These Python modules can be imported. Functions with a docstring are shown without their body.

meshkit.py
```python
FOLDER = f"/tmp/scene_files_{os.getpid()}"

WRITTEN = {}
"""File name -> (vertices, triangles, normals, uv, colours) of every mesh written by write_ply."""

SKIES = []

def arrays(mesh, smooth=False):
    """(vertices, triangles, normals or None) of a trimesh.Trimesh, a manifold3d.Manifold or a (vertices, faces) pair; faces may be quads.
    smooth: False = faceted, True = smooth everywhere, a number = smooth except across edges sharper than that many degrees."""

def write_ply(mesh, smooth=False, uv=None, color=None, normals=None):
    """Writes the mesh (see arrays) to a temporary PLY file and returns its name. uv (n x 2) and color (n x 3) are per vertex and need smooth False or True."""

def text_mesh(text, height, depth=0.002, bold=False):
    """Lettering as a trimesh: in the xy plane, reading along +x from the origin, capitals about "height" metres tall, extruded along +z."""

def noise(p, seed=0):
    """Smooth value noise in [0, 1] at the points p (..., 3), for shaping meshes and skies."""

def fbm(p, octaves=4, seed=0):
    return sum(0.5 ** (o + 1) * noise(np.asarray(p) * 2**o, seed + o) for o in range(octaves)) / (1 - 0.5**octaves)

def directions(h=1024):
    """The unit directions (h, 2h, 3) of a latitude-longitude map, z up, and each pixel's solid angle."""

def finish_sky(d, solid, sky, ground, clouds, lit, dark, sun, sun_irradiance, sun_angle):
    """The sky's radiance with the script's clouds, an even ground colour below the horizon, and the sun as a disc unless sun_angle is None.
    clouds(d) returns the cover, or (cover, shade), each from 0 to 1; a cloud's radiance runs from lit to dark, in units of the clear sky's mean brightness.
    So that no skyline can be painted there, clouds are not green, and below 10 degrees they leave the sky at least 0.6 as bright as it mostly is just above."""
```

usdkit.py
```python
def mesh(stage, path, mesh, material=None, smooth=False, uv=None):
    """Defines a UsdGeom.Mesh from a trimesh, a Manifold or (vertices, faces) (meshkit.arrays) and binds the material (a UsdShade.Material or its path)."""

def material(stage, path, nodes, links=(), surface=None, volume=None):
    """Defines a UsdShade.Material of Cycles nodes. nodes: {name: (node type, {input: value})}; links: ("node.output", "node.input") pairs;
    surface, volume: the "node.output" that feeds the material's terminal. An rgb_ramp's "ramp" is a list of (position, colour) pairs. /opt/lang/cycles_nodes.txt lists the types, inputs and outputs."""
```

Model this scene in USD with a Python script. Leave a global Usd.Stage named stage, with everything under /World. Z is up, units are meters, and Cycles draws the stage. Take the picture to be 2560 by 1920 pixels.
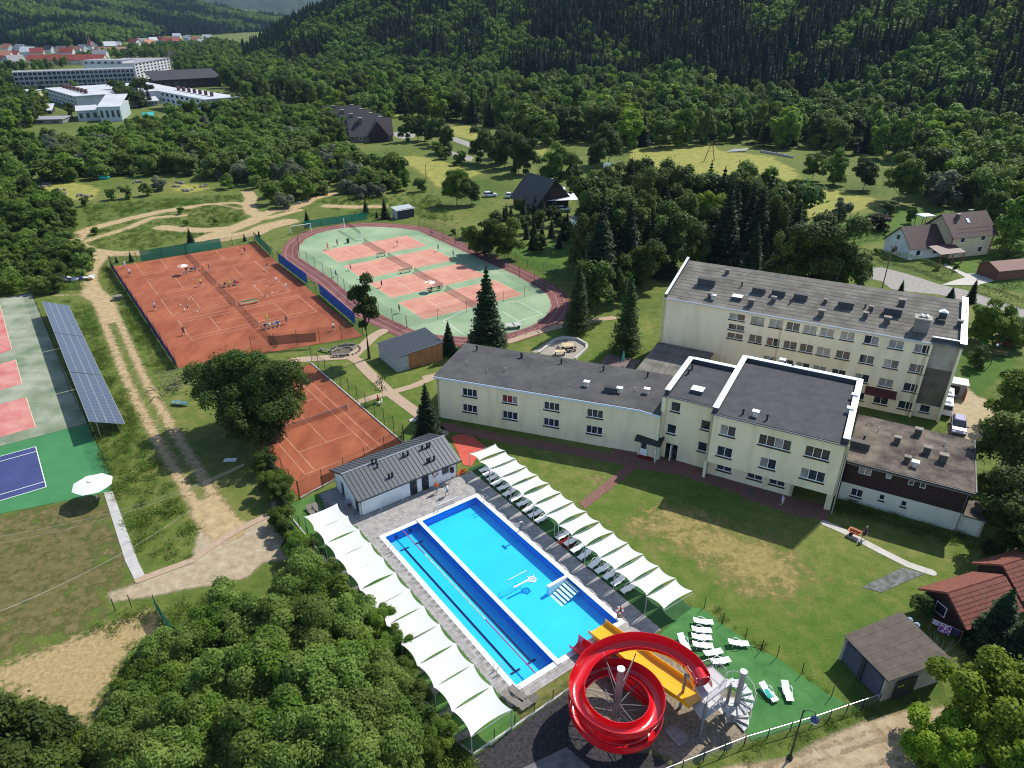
import math, random
import numpy as np, trimesh, shapely
from shapely.geometry import Polygon, LineString, Point
from shapely.ops import unary_union
import usdkit, meshkit
from pxr import Usd, UsdGeom, UsdLux, UsdShade, Gf, Sdf, Vt

stage = Usd.Stage.CreateInMemory()
UsdGeom.SetStageUpAxis(stage, 'Z'); UsdGeom.SetStageMetersPerUnit(stage, 1.0)
UsdGeom.Xform.Define(stage, '/World'); UsdGeom.Scope.Define(stage, '/World/Looks')

# ---------------------------------------------------------------- camera, sky, sun
F_PX, CAM_H, PITCH = 1763.35, 53.32, math.radians(27.986)
cam = UsdGeom.Camera.Define(stage, '/World/camera')
cam.CreateHorizontalApertureAttr(36.0); cam.CreateVerticalApertureAttr(27.0)
cam.CreateFocalLengthAttr(36.0 * F_PX / 2560)
cam.CreateClippingRangeAttr((0.5, 30000.0))
cam.AddTranslateOp().Set(Gf.Vec3d(0, 0, CAM_H)); cam.AddRotateXOp().Set(90 - math.degrees(PITCH))
cam.CreateExposureAttr(0.25)
SUN_AZ, SUN_EL = math.radians(47), math.radians(48)      # azimuth from +y towards +x
dome = UsdLux.DomeLight.Define(stage, '/World/sky')
dome.GetPrim().SetCustomDataByKey('kind', 'structure')
sky_m = usdkit.material(stage, '/World/Looks/sky', {
    's': ('sky_texture', {'sky_type': 'single_scattering', 'sun_disc': False, 'sun_elevation': SUN_EL, 'sun_rotation': SUN_AZ, 'altitude': 500.0}),
    'b': ('background_shader', {'strength': 0.14})}, [('s.color', 'b.color')], surface='b.background')
UsdShade.MaterialBindingAPI.Apply(dome.GetPrim()).Bind(sky_m)
sun = UsdLux.DistantLight.Define(stage, '/World/sun')
sun.CreateIntensityAttr(1.2); sun.CreateAngleAttr(0.5); sun.CreateNormalizeAttr(True); sun.CreateColorAttr(Gf.Vec3f(1, 0.95, 0.86))
sun.AddRotateZOp().Set(-math.degrees(SUN_AZ)); sun.AddRotateXOp().Set(-(90 - math.degrees(SUN_EL)))

# ---------------------------------------------------------------- from pixels of the photograph to points of the place
_cp, _sp = math.cos(PITCH), math.sin(PITCH)
_R = np.array([[1, 0, 0], [0, -_sp, -_cp], [0, _cp, -_sp]])
def ray(q): return np.array([(q[0] - 1280) / F_PX, (q[1] - 960) / F_PX, 1.0]) @ _R
def at(q, z=0.0):
    d = ray(q); return np.array([0, 0, CAM_H]) + d * (z - CAM_H) / d[2]
def xy(q, z=0.0): return at(q, z)[:2]
def high(base, q):
    d = ray(q); b = np.asarray(base)[:2]; return CAM_H + d[2] * (d[:2] @ b) / (d[:2] @ d[:2])
def onwall(p0, p1, q):
    """where pixel q's line of sight meets the upright plane through p0, p1: (metres along it, height)"""
    p0, p1 = np.asarray(p0, float), np.asarray(p1, float); u = (p1 - p0) / np.linalg.norm(p1 - p0); n = np.array([u[1], -u[0]])
    d = ray(q); t = (p0 @ n) / (d[:2] @ n); return (d[:2] * t - p0) @ u, CAM_H + d[2] * t
def reg(ox, oy, s=3.16): return lambda x, y: (ox + x / s, oy + y / s)
T0, T1, T2, T3 = reg(0, 0), reg(640, 0), reg(1240, 0), reg(1860, 0)
K, B, C, R = reg(0, 450), reg(640, 450), reg(1240, 450), reg(1860, 450)
L, A, E, F = reg(0, 900), reg(640, 900), reg(1240, 900), reg(1860, 900)
M, N, O, Q = reg(0, 1400), reg(640, 1400), reg(1240, 1400), reg(1860, 1400)
S = reg(1400, 1560, 4.424)

# ---------------------------------------------------------------- prims
_used, _loc = {}, {}
def numbered(parent, name):
    k = (parent, name); n = _used.get(k, 0); _used[k] = n + 1
    return f'{parent}/{name}' + (f'_{n:03d}' if n else '')
def custom(path, **kw):
    p = stage.GetPrimAtPath(path)
    for k, v in kw.items():
        if v: p.SetCustomDataByKey(k, v)
    return path
def tag(path, label, cat, group=None, kind=None): return custom(path, label=label, category=cat, group=group, kind=kind)
def thing(name, label, cat, loc=(0, 0, 0), group=None):
    path = numbered('/World', name); x = UsdGeom.Xform.Define(stage, path)
    loc = np.array([*loc, 0.0][:3], float); _loc[path] = loc
    if np.abs(loc).max() > 0: x.AddTranslateOp().Set(Gf.Vec3d(*loc))
    return tag(path, label, cat, group)
def kind_of(name):                                        # a kind to copy: an abstract class prim
    path = numbered('/World/Kinds', name)
    if not stage.GetPrimAtPath('/World/Kinds'): stage.CreateClassPrim('/World/Kinds')
    UsdGeom.Xform.Define(stage, path); _loc[path] = np.zeros(3); return path
def copy(kind, name, label, cat, loc, rz=0.0, s=1.0, group=None):
    path = numbered('/World', name); x = UsdGeom.Xform.Define(stage, path)
    x.AddTranslateOp().Set(Gf.Vec3d(*map(float, (*loc, 0)[:3]))); x.AddRotateZOp().Set(float(rz))
    if np.ndim(s) or s != 1: x.AddScaleOp().Set(Gf.Vec3f(*map(float, np.broadcast_to(s, 3))))
    x.GetPrim().GetReferences().AddInternalReference(kind); x.GetPrim().SetInstanceable(True)
    return tag(path, label, cat, group)
def obj(name, g, mat, parent='/World', smooth=False, attr=None):
    path = numbered(parent, name)
    v, f = g.vf() if isinstance(g, Geo) else (np.asarray(g[0], float), np.asarray(g[1], int))
    root = '/'.join(path.split('/')[:4 if path.startswith('/World/Kinds') else 3])
    v = v - _loc.get(root, 0)
    m = usdkit.mesh(stage, path, (v, f), mat, smooth=smooth)
    m.CreateDoubleSidedAttr(True)
    if attr is not None: UsdGeom.PrimvarsAPI(m).CreatePrimvar('edge', Sdf.ValueTypeNames.FloatArray, 'vertex').Set(Vt.FloatArray.FromNumpy(np.asarray(attr, np.float32)))
    return path

class Geo:
    """triangles gathered into one mesh"""
    def __init__(s): s.V, s.F, s.n = [], [], 0
    def add(s, v, f):
        v, f = np.asarray(v, float), np.asarray(f, int)
        if f.shape[1] == 4: f = np.vstack([f[:, [0, 1, 2]], f[:, [0, 2, 3]]])
        s.V.append(v); s.F.append(f + s.n); s.n += len(v); return s
    def vf(s): return np.vstack(s.V), np.vstack(s.F)
    def box(s, c, size, rz=0.0, ry=0.0):
        x, y, z = np.asarray(size, float) / 2
        v = np.array([[-x, -y, -z], [x, -y, -z], [x, y, -z], [-x, y, -z], [-x, -y, z], [x, -y, z], [x, y, z], [-x, y, z]])
        if ry: v = v @ np.array([[math.cos(ry), 0, math.sin(ry)], [0, 1, 0], [-math.sin(ry), 0, math.cos(ry)]]).T
        c_, s_ = math.cos(rz), math.sin(rz); v = v @ np.array([[c_, s_, 0], [-s_, c_, 0], [0, 0, 1]])
        return s.add(v + np.asarray(c, float), [[0, 3, 2, 1], [4, 5, 6, 7], [0, 1, 5, 4], [1, 2, 6, 5], [2, 3, 7, 6], [3, 0, 4, 7]])
    def hexa(s, lo, hi):                                   # two quads, lower and upper
        return s.add(np.vstack([lo, hi]), [[0, 3, 2, 1], [4, 5, 6, 7], [0, 1, 5, 4], [1, 2, 6, 5], [2, 3, 7, 6], [3, 0, 4, 7]])
    def bar(s, p, q, w, h=None, up=(0, 0, 1)):             # rectangular bar from p to q
        p, q = np.asarray(p, float), np.asarray(q, float); h = h or w; d = q - p; d = d / np.linalg.norm(d)
        a = np.cross(d, up); a = np.cross(d, (1, 0, 0)) if np.linalg.norm(a) < 1e-3 else a; a /= np.linalg.norm(a); b = np.cross(a, d)
        c = [-a * w / 2 - b * h / 2, a * w / 2 - b * h / 2, a * w / 2 + b * h / 2, -a * w / 2 + b * h / 2]
        return s.add([p + k for k in c] + [q + k for k in c], [[0, 1, 2, 3], [7, 6, 5, 4], [0, 4, 5, 1], [1, 5, 6, 2], [2, 6, 7, 3], [3, 7, 4, 0]])
    def tube(s, pts, r, n=6, cap=True):
        p = np.asarray(pts, float); t = np.gradient(p, axis=0); t /= np.linalg.norm(t, axis=1, keepdims=True) + 1e-12
        a = np.cross(t, [0, 0, 1.0]); bad = np.linalg.norm(a, axis=1) < 1e-3; a[bad] = np.cross(t[bad], [1.0, 0, 0]); a /= np.linalg.norm(a, axis=1, keepdims=True); b = np.cross(t, a)
        r = np.broadcast_to(r, (len(p),)); w = np.arange(n) * 2 * np.pi / n
        v = p[:, None] + r[:, None, None] * (np.cos(w)[None, :, None] * a[:, None] + np.sin(w)[None, :, None] * b[:, None])
        i, j = np.meshgrid(np.arange(len(p) - 1), np.arange(n), indexing='ij')
        f = np.stack([i * n + j, (i + 1) * n + j, (i + 1) * n + (j + 1) % n, i * n + (j + 1) % n], -1).reshape(-1, 4)
        v = v.reshape(-1, 3); f = np.vstack([f[:, [0, 1, 2]], f[:, [0, 2, 3]]])
        if cap:
            m = len(v); v = np.vstack([v, p[0], p[-1]]); k = np.arange(n); o = (len(p) - 1) * n
            f = np.vstack([f, np.stack([np.full(n, m), k, (k + 1) % n], 1), np.stack([np.full(n, m + 1), o + (k + 1) % n, o + k], 1)])
        return s.add(v, f)
    def prism(s, poly, z0, z1):
        poly = poly if isinstance(poly, Polygon) else Polygon(np.asarray(poly)[:, :2])
        m = trimesh.creation.extrude_polygon(poly.buffer(0) if not poly.is_valid else poly, z1 - z0, engine='earcut'); return s.add(m.vertices + [0, 0, z0], m.faces)
    def lathe(s, prof, c=(0, 0, 0), n=16):
        p = np.asarray(prof, float); w = np.arange(n) * 2 * np.pi / n
        v = np.stack([p[:, :1] * np.cos(w), p[:, :1] * np.sin(w), np.repeat(p[:, 1:2], n, 1)], -1).reshape(-1, 3)
        i, j = np.meshgrid(np.arange(len(p) - 1), np.arange(n), indexing='ij')
        return s.add(v + np.asarray(c, float), np.stack([i * n + j, i * n + (j + 1) % n, (i + 1) * n + (j + 1) % n, (i + 1) * n + j], -1).reshape(-1, 4))
    def ball(s, c, r, sub=1):
        m = trimesh.creation.icosphere(sub, 1.0); return s.add(m.vertices * np.asarray(r) + np.asarray(c, float), m.faces)
    def strip(s, a, b):                                    # ribbon between two polylines
        n = len(a); k = np.arange(n - 1); return s.add(np.vstack([a, b]), np.stack([k, k + 1, n + k + 1, n + k], 1))
    def gridsurf(s, P):                                    # P (m, n, 3)
        m, n = P.shape[:2]; i, j = np.meshgrid(np.arange(m - 1), np.arange(n - 1), indexing='ij')
        return s.add(P.reshape(-1, 3), np.stack([i * n + j, (i + 1) * n + j, (i + 1) * n + j + 1, i * n + j + 1], -1).reshape(-1, 4))
def V3(p, z): return np.array([p[0], p[1], z], float)
def unit(v): v = np.asarray(v, float); return v / np.linalg.norm(v)

# ---------------------------------------------------------------- materials
_mats = {}
def raw(name, nodes, links, surface=None, volume=None):
    if name not in _mats: _mats[name] = usdkit.material(stage, '/World/Looks/' + name, nodes, links, surface=surface, volume=volume)
    return _mats[name]
def pm(name, c1, c2=None, scale=1.0, rough=0.75, bump=0.0, bscale=None, metal=0.0, spec=0.4, lo=0.35, hi=0.65, stretch=(1, 1, 1), coat=0.0, vary=0.0, trans=0.0, detail=4.0, island=0.0):
    """a surface of one colour, or two mixed by noise in world space; vary: brightness per object, island: per piece"""
    if name in _mats: return _mats[name]
    n = {'p': ('principled_bsdf', dict(base_color=c1, roughness=rough, metallic=metal, specular_ior_level=spec, coat_weight=coat))}; l = []; out = None
    if c2 is not None or bump: n['g'] = ('geometry', {}); n['m'] = ('mapping', {'scale': stretch}); l += [('g.position', 'm.vector')]
    if c2 is not None:
        n['n'] = ('noise_texture', dict(scale=scale, detail=detail, roughness=0.6)); n['r'] = ('rgb_ramp', {'ramp': [(0, c1), (lo, c1), (hi, c2), (1, c2)]})
        l += [('m.vector', 'n.vector'), ('n.fac', 'r.fac')]; out = 'r.color'
    for key, amount, src in (('o', vary, ('object_info', 'random')), ('i', island, ('geometry', 'random_per_island'))):
        if amount:
            n[key] = (src[0], {}); n['mr' + key] = ('map_range', dict(from_min=0.0, from_max=1.0, to_min=1 - amount, to_max=1 + amount)); n['h' + key] = ('hsv', dict(color=c1))
            l += [(f'{key}.{src[1]}', f'mr{key}.value'), (f'mr{key}.result', f'h{key}.value')] + ([(out, f'h{key}.color')] if out else []); out = f'h{key}.color'
    if out: l.append((out, 'p.base_color'))
    if bump:
        n['bn'] = ('noise_texture', dict(scale=bscale or scale * 4, detail=4.0)); n['b'] = ('bump', dict(strength=bump, distance=0.05))
        l += [('m.vector', 'bn.vector'), ('bn.fac', 'b.height'), ('b.normal', 'p.normal')]
    surf = 'p.BSDF'
    if trans:
        n['t'] = ('translucent_bsdf', dict(color=tuple(min(1, x * 1.6) for x in c1))); n['mx'] = ('mix_closure', dict(fac=trans)); l += [('p.BSDF', 'mx.closure1'), ('t.BSDF', 'mx.closure2')]; surf = 'mx.closure'
        if out: l.append((out, 't.color'))
    return raw(name, n, l, surface=surf)
def mesh_mat(name, color, cover):
    return raw(name, {'d': ('diffuse_bsdf', dict(color=color)), 't': ('transparent_bsdf', {}), 'x': ('mix_closure', dict(fac=cover))}, [('t.BSDF', 'x.closure1'), ('d.BSDF', 'x.closure2')], surface='x.closure')

GRASS = {'gg': ('geometry', {}), 'g1': ('noise_texture', dict(scale=0.035, detail=3.0)), 'g2': ('noise_texture', dict(scale=0.55, detail=5.0, roughness=0.65)), 'g3': ('noise_texture', dict(scale=5.0, detail=6.0, roughness=0.8)),
         'ga': ('math', dict(math_type='multiply_add', value2=0.34, value3=-0.085)), 'gb': ('math', dict(math_type='multiply_add', value2=0.36)), 'gc': ('math', dict(math_type='multiply_add', value2=0.52)),
         'gr': ('rgb_ramp', {}), 'gbp': ('bump', dict(strength=0.6, distance=0.08))}
GRASS_L = [('gg.position', 'g1.vector'), ('gg.position', 'g2.vector'), ('gg.position', 'g3.vector'), ('g1.fac', 'ga.value1'), ('g2.fac', 'gb.value1'), ('ga.value', 'gb.value3'),
           ('g3.fac', 'gc.value1'), ('gb.value', 'gc.value3'), ('gc.value', 'gr.fac'), ('g3.fac', 'gbp.height')]
ROUGH = [(0.32, (0.026, 0.056, 0.008)), (0.45, (0.060, 0.104, 0.016)), (0.55, (0.115, 0.148, 0.030)), (0.67, (0.22, 0.195, 0.070))]
LAWN = [(0.32, (0.034, 0.086, 0.010)), (0.45, (0.068, 0.128, 0.016)), (0.55, (0.128, 0.160, 0.034)), (0.67, (0.25, 0.22, 0.08))]
DRY = [(0.30, (0.085, 0.10, 0.022)), (0.44, (0.15, 0.14, 0.04)), (0.54, (0.24, 0.195, 0.07)), (0.66, (0.34, 0.27, 0.12))]
def patch_mat(name, over, ramp, k=0.8, width=1.0, rough=0.9, es=1.0):
    """grass of the given ramp that gives way to another ground (over: two colours, noise scale) from the edge of the patch inwards"""
    n = {a: (b[0], dict(b[1])) for a, b in GRASS.items()}; n['gr'][1]['ramp'] = ramp; l = list(GRASS_L)
    n['p'] = ('principled_bsdf', dict(roughness=rough, specular_ior_level=0.15)); l += [('gbp.normal', 'p.normal')]
    if over is None: l.append(('gr.color', 'p.base_color')); return raw(name, n, l, surface='p.BSDF')
    del n['gr'], n['ga'], n['gb'], n['gc'], n['g1'], n['g2']; l = [('gg.position', 'g3.vector'), ('g3.fac', 'gbp.height'), ('gbp.normal', 'p.normal')]
    n |= {'e': ('attribute', {'attribute': 'edge'}), 'on': ('noise_texture', dict(scale=over[2], detail=6.0, roughness=0.7)), 'orr': ('rgb_ramp', {'ramp': [(0.34, over[0]), (0.66, over[1])]}),
          'n5': ('noise_texture', dict(scale=over[3] if len(over) > 3 else 0.7, detail=7.0, roughness=0.75)), 'ns': ('math', dict(math_type='multiply_add', value2=k * 2, value3=-k)), 'su': ('math', dict(math_type='multiply_add', value2=es)),
          'mr': ('map_range', dict(from_min=-0.12 * width, from_max=0.35 * width, to_min=0.0, to_max=1.0, clamp=True)), 't': ('transparent_bsdf', {}), 'x': ('mix_closure', {})}
    l += [('gg.position', 'on.vector'), ('on.fac', 'orr.fac'), ('gg.position', 'n5.vector'), ('n5.fac', 'ns.value1'), ('e.fac', 'su.value1'), ('ns.value', 'su.value3'), ('su.value', 'mr.value'), ('mr.result', 'x.fac'),
          ('orr.color', 'p.base_color'), ('t.BSDF', 'x.closure1'), ('p.BSDF', 'x.closure2')]
    return raw(name, n, l, surface='x.closure')
W_GRASS = patch_mat('rough_grass', None, ROUGH)
DIRT = ((0.31, 0.225, 0.115), (0.47, 0.365, 0.205), 0.8)
MT = dict(
    cream=pm('cream_render', (0.62, 0.545, 0.35), (0.74, 0.66, 0.44), 0.8, rough=0.9, stretch=(1, 1, .22), lo=.28, hi=.55), cream2=pm('beige_render', (0.61, 0.52, 0.37), (0.73, 0.64, 0.47), 0.7, rough=0.9, stretch=(1, 1, .2), lo=.28, hi=.55),
    white=pm('white_paint', (0.78, 0.78, 0.76), (0.84, 0.84, 0.82), 0.6, rough=0.6), capping=pm('white_sheet_capping', (0.80, 0.83, 0.87), rough=0.4), frame=pm('window_frame', (0.80, 0.80, 0.80), rough=0.4),
    sill=pm('brown_sill', (0.03, 0.018, 0.012), rough=0.5), felt=pm('grey_roof_felt', (0.054, 0.053, 0.055), (0.088, 0.085, 0.085), 0.35, rough=0.95, stretch=(1, 1, 1), bump=0.3, bscale=9),
    felt2=pm('dark_roof_felt', (0.046, 0.048, 0.055), (0.070, 0.071, 0.078), 0.6, rough=0.95, bump=0.3, bscale=9), felt3=pm('old_roof_felt', (0.04, 0.032, 0.028), (0.17, 0.14, 0.11), 0.45, rough=0.95, bump=0.3, bscale=9),
    feltg=pm('pale_roof_felt', (0.105, 0.10, 0.086), (0.20, 0.19, 0.165), 0.4, rough=0.95, bump=0.25, bscale=8, detail=7), dark=pm('dark_metal', (0.025, 0.026, 0.03), rough=0.5), black=pm('black', (0.012, 0.012, 0.013), rough=0.6),
    glass=pm('dark_window_glass', (0.010, 0.013, 0.018), (0.026, 0.032, 0.040), 0.9, rough=0.06, spec=0.7), curtain=pm('curtained_window_glass', (0.16, 0.16, 0.15), (0.27, 0.27, 0.26), 1.4, rough=0.08, spec=0.7), wine=pm('red_curtain_glass', (0.07, 0.012, 0.02), (0.03, 0.02, 0.02), 1.5, rough=0.08, spec=0.7),
    brownw=pm('dark_brown_boarding', (0.020, 0.008, 0.006), (0.034, 0.014, 0.010), 3, rough=0.8), conc=pm('weathered_concrete', (0.27, 0.25, 0.21), (0.40, 0.37, 0.31), 0.5, rough=0.95, bump=0.3), concd=pm('dark_stained_concrete', (0.095, 0.078, 0.062), (0.145, 0.12, 0.095), 0.6, rough=0.95, bump=0.3),
    concl=pm('pale_concrete', (0.42, 0.40, 0.36), (0.52, 0.50, 0.46), 1.2, rough=0.9, bump=0.2), steel=pm('galvanised_steel', (0.45, 0.46, 0.47), rough=0.4, metal=0.6), steeld=pm('grey_steel', (0.16, 0.165, 0.17), rough=0.5, metal=0.3),
    seam=pm('grey_standing_seam_sheet', (0.085, 0.098, 0.11), rough=0.42, metal=0.2), seamr=pm('dark_seam', (0.05, 0.058, 0.066), rough=0.5), plastic=pm('white_plastic', (0.80, 0.81, 0.82), rough=0.35), sail=pm('white_sail_cloth', (0.84, 0.84, 0.83), rough=0.8, trans=0.28),
    turf=pm('green_artificial_turf', (0.034, 0.135, 0.030), (0.068, 0.20, 0.052), 0.45, rough=0.95, bump=0.3, bscale=20), turfl=pm('light_artificial_turf', (0.05, 0.13, 0.022), (0.075, 0.17, 0.032), 0.6, rough=0.95, bump=0.3, bscale=20),
    clay=pm('orange_clay', (0.21, 0.050, 0.020), (0.355, 0.108, 0.048), 0.30, rough=0.95, stretch=(1, 0.45, 1), bump=0.1, lo=0.32, hi=0.68, detail=7), line=pm('white_line', (0.40, 0.20, 0.12), (0.62, 0.42, 0.30), 0.5, rough=0.9), linew=pm('bright_line', (0.72, 0.76, 0.72), rough=0.9),
    sgreen=pm('sanded_green_turf', (0.155, 0.26, 0.14), (0.31, 0.40, 0.25), 0.10, rough=0.95, bump=0.15, bscale=9, lo=0.3, hi=0.7), spink=pm('sanded_pink_turf', (0.45, 0.185, 0.135), (0.56, 0.28, 0.205), 0.22, rough=0.95, lo=0.3, hi=0.7), track=pm('running_track_red', (0.155, 0.05, 0.047), (0.21, 0.085, 0.075), 0.35, rough=0.95, bump=0.1),
    sgrey=pm('worn_grey_green_turf', (0.12, 0.175, 0.10), (0.31, 0.33, 0.25), 0.16, rough=0.95, bump=0.2, bscale=10, lo=0.35, hi=0.62), spink2=pm('worn_pink_turf', (0.44, 0.125, 0.115), (0.54, 0.26, 0.215), 0.3, rough=0.95), hgreen=pm('green_hard_court', (0.035, 0.175, 0.058), (0.05, 0.21, 0.075), 0.25, rough=0.8), hblue=pm('violet_hard_court', (0.034, 0.046, 0.150), (0.045, 0.060, 0.180), 0.3, rough=0.8),
    paving=pm('beige_paving', (0.34, 0.245, 0.165), (0.43, 0.325, 0.235), 2.5, rough=0.95, bump=0.2), brick=pm('red_brown_block_paving', (0.155, 0.075, 0.060), (0.22, 0.115, 0.09), 4, rough=0.95, bump=0.2), asphalt=pm('pale_asphalt', (0.25, 0.235, 0.215), (0.32, 0.30, 0.275), 1.5, rough=0.95), blacktop=pm('black_rubble', (0.022, 0.022, 0.025), (0.055, 0.053, 0.055), 3, rough=0.95, bump=0.5),
    paver=pm('grey_concrete_paver', (0.34, 0.325, 0.31), (0.54, 0.52, 0.50), 1.3, rough=0.9, island=0.28), joint=pm('dark_paver_joint', (0.21, 0.20, 0.19), rough=0.95), rubber=pm('red_rubber_surface', (0.46, 0.075, 0.05), (0.52, 0.10, 0.07), 1.0, rough=0.95), redmat=pm('dark_red_mat', (0.14, 0.008, 0.008), (0.19, 0.014, 0.013), 3, rough=0.95),
    poolwall=pm('pool_liner_wall', (0.005, 0.20, 0.62), rough=0.6), poolfloor=pm('pool_liner_floor', (0.010, 0.52, 0.88), (0.015, 0.58, 0.92), 0.2, rough=0.6), navy=pm('navy_lane_marking', (0.008, 0.018, 0.10), rough=0.6),
    red=pm('glossy_red_fibreglass', (0.55, 0.006, 0.012), rough=0.16, coat=0.6, spec=0.5), yellow=pm('glossy_yellow_fibreglass', (0.83, 0.42, 0.008), rough=0.22, coat=0.4), green_net=mesh_mat('green_windbreak', (0.012, 0.16, 0.10), 0.86), blue_net=mesh_mat('blue_windbreak', (0.018, 0.075, 0.36), 0.95), navy_net=mesh_mat('navy_windbreak', (0.012, 0.022, 0.085), 0.92), brown_net=mesh_mat('brown_windbreak', (0.05, 0.032, 0.022), 0.72),
    chain=mesh_mat('green_chain_link', (0.02, 0.05, 0.035), 0.18), chainl=mesh_mat('grey_chain_link', (0.18, 0.18, 0.17), 0.16), net=mesh_mat('court_net', (0.03, 0.03, 0.03), 0.42), post=pm('dark_green_post', (0.010, 0.032, 0.022), rough=0.6), wood=pm('brown_wood', (0.16, 0.09, 0.045), (0.25, 0.15, 0.08), 3, rough=0.8), orangew=pm('orange_boards', (0.26, 0.10, 0.035), (0.36, 0.16, 0.06), 2, rough=0.8), greyb=pm('grey_blockwork', (0.30, 0.30, 0.30), (0.38, 0.38, 0.38), 1.5, rough=0.9),
    bark=pm('bark', (0.035, 0.026, 0.018), (0.075, 0.058, 0.042), 3, rough=0.95), birchbark=pm('birch_bark', (0.30, 0.29, 0.27), (0.10, 0.09, 0.08), 3, rough=0.9), logs=pm('weathered_log', (0.14, 0.125, 0.105), (0.24, 0.22, 0.19), 3, rough=0.95), brownroof=pm('brown_sheet_roof', (0.065, 0.035, 0.033), (0.085, 0.048, 0.044), 1.5, rough=0.6), redtile=pm('red_clay_tile', (0.185, 0.056, 0.034), (0.25, 0.082, 0.052), 2, rough=0.7, island=0.12), slate=pm('dark_shingle', (0.042, 0.038, 0.044), (0.062, 0.056, 0.062), 1.5, rough=0.8), charcoal=pm('charcoal_sheet', (0.035, 0.042, 0.048), rough=0.5),
    pink=pm('terracotta_roof', (0.36, 0.14, 0.09), (0.42, 0.18, 0.12), 1, rough=0.8), garroof=pm('brown_grey_felt', (0.085, 0.07, 0.055), (0.115, 0.098, 0.08), 1.0, rough=0.95, bump=0.2), slateblue=pm('blue_grey_panel', (0.045, 0.05, 0.075), (0.06, 0.066, 0.095), 0.8, rough=0.8), greywood=pm('grey_plastic_wicker', (0.17, 0.15, 0.13), (0.23, 0.21, 0.185), 4, rough=0.7),
    water=None)
MT['water'] = raw('pool_water', {'t': ('transparent_bsdf', dict(color=(0.80, 0.97, 1.0))), 'g': ('glossy_bsdf', dict(roughness=0.04, color=(1, 1, 1))), 'f': ('fresnel', dict(IOR=1.33)), 'x': ('mix_closure', {}),
    'q': ('geometry', {}), 'n': ('noise_texture', dict(scale=1.6, detail=4.0)), 'b': ('bump', dict(strength=0.3, distance=0.1))},
    [('q.position', 'n.vector'), ('n.fac', 'b.height'), ('b.normal', 'g.normal'), ('b.normal', 'f.normal'), ('f.fac', 'x.fac'), ('t.BSDF', 'x.closure1'), ('g.BSDF', 'x.closure2')], surface='x.closure')
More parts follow.
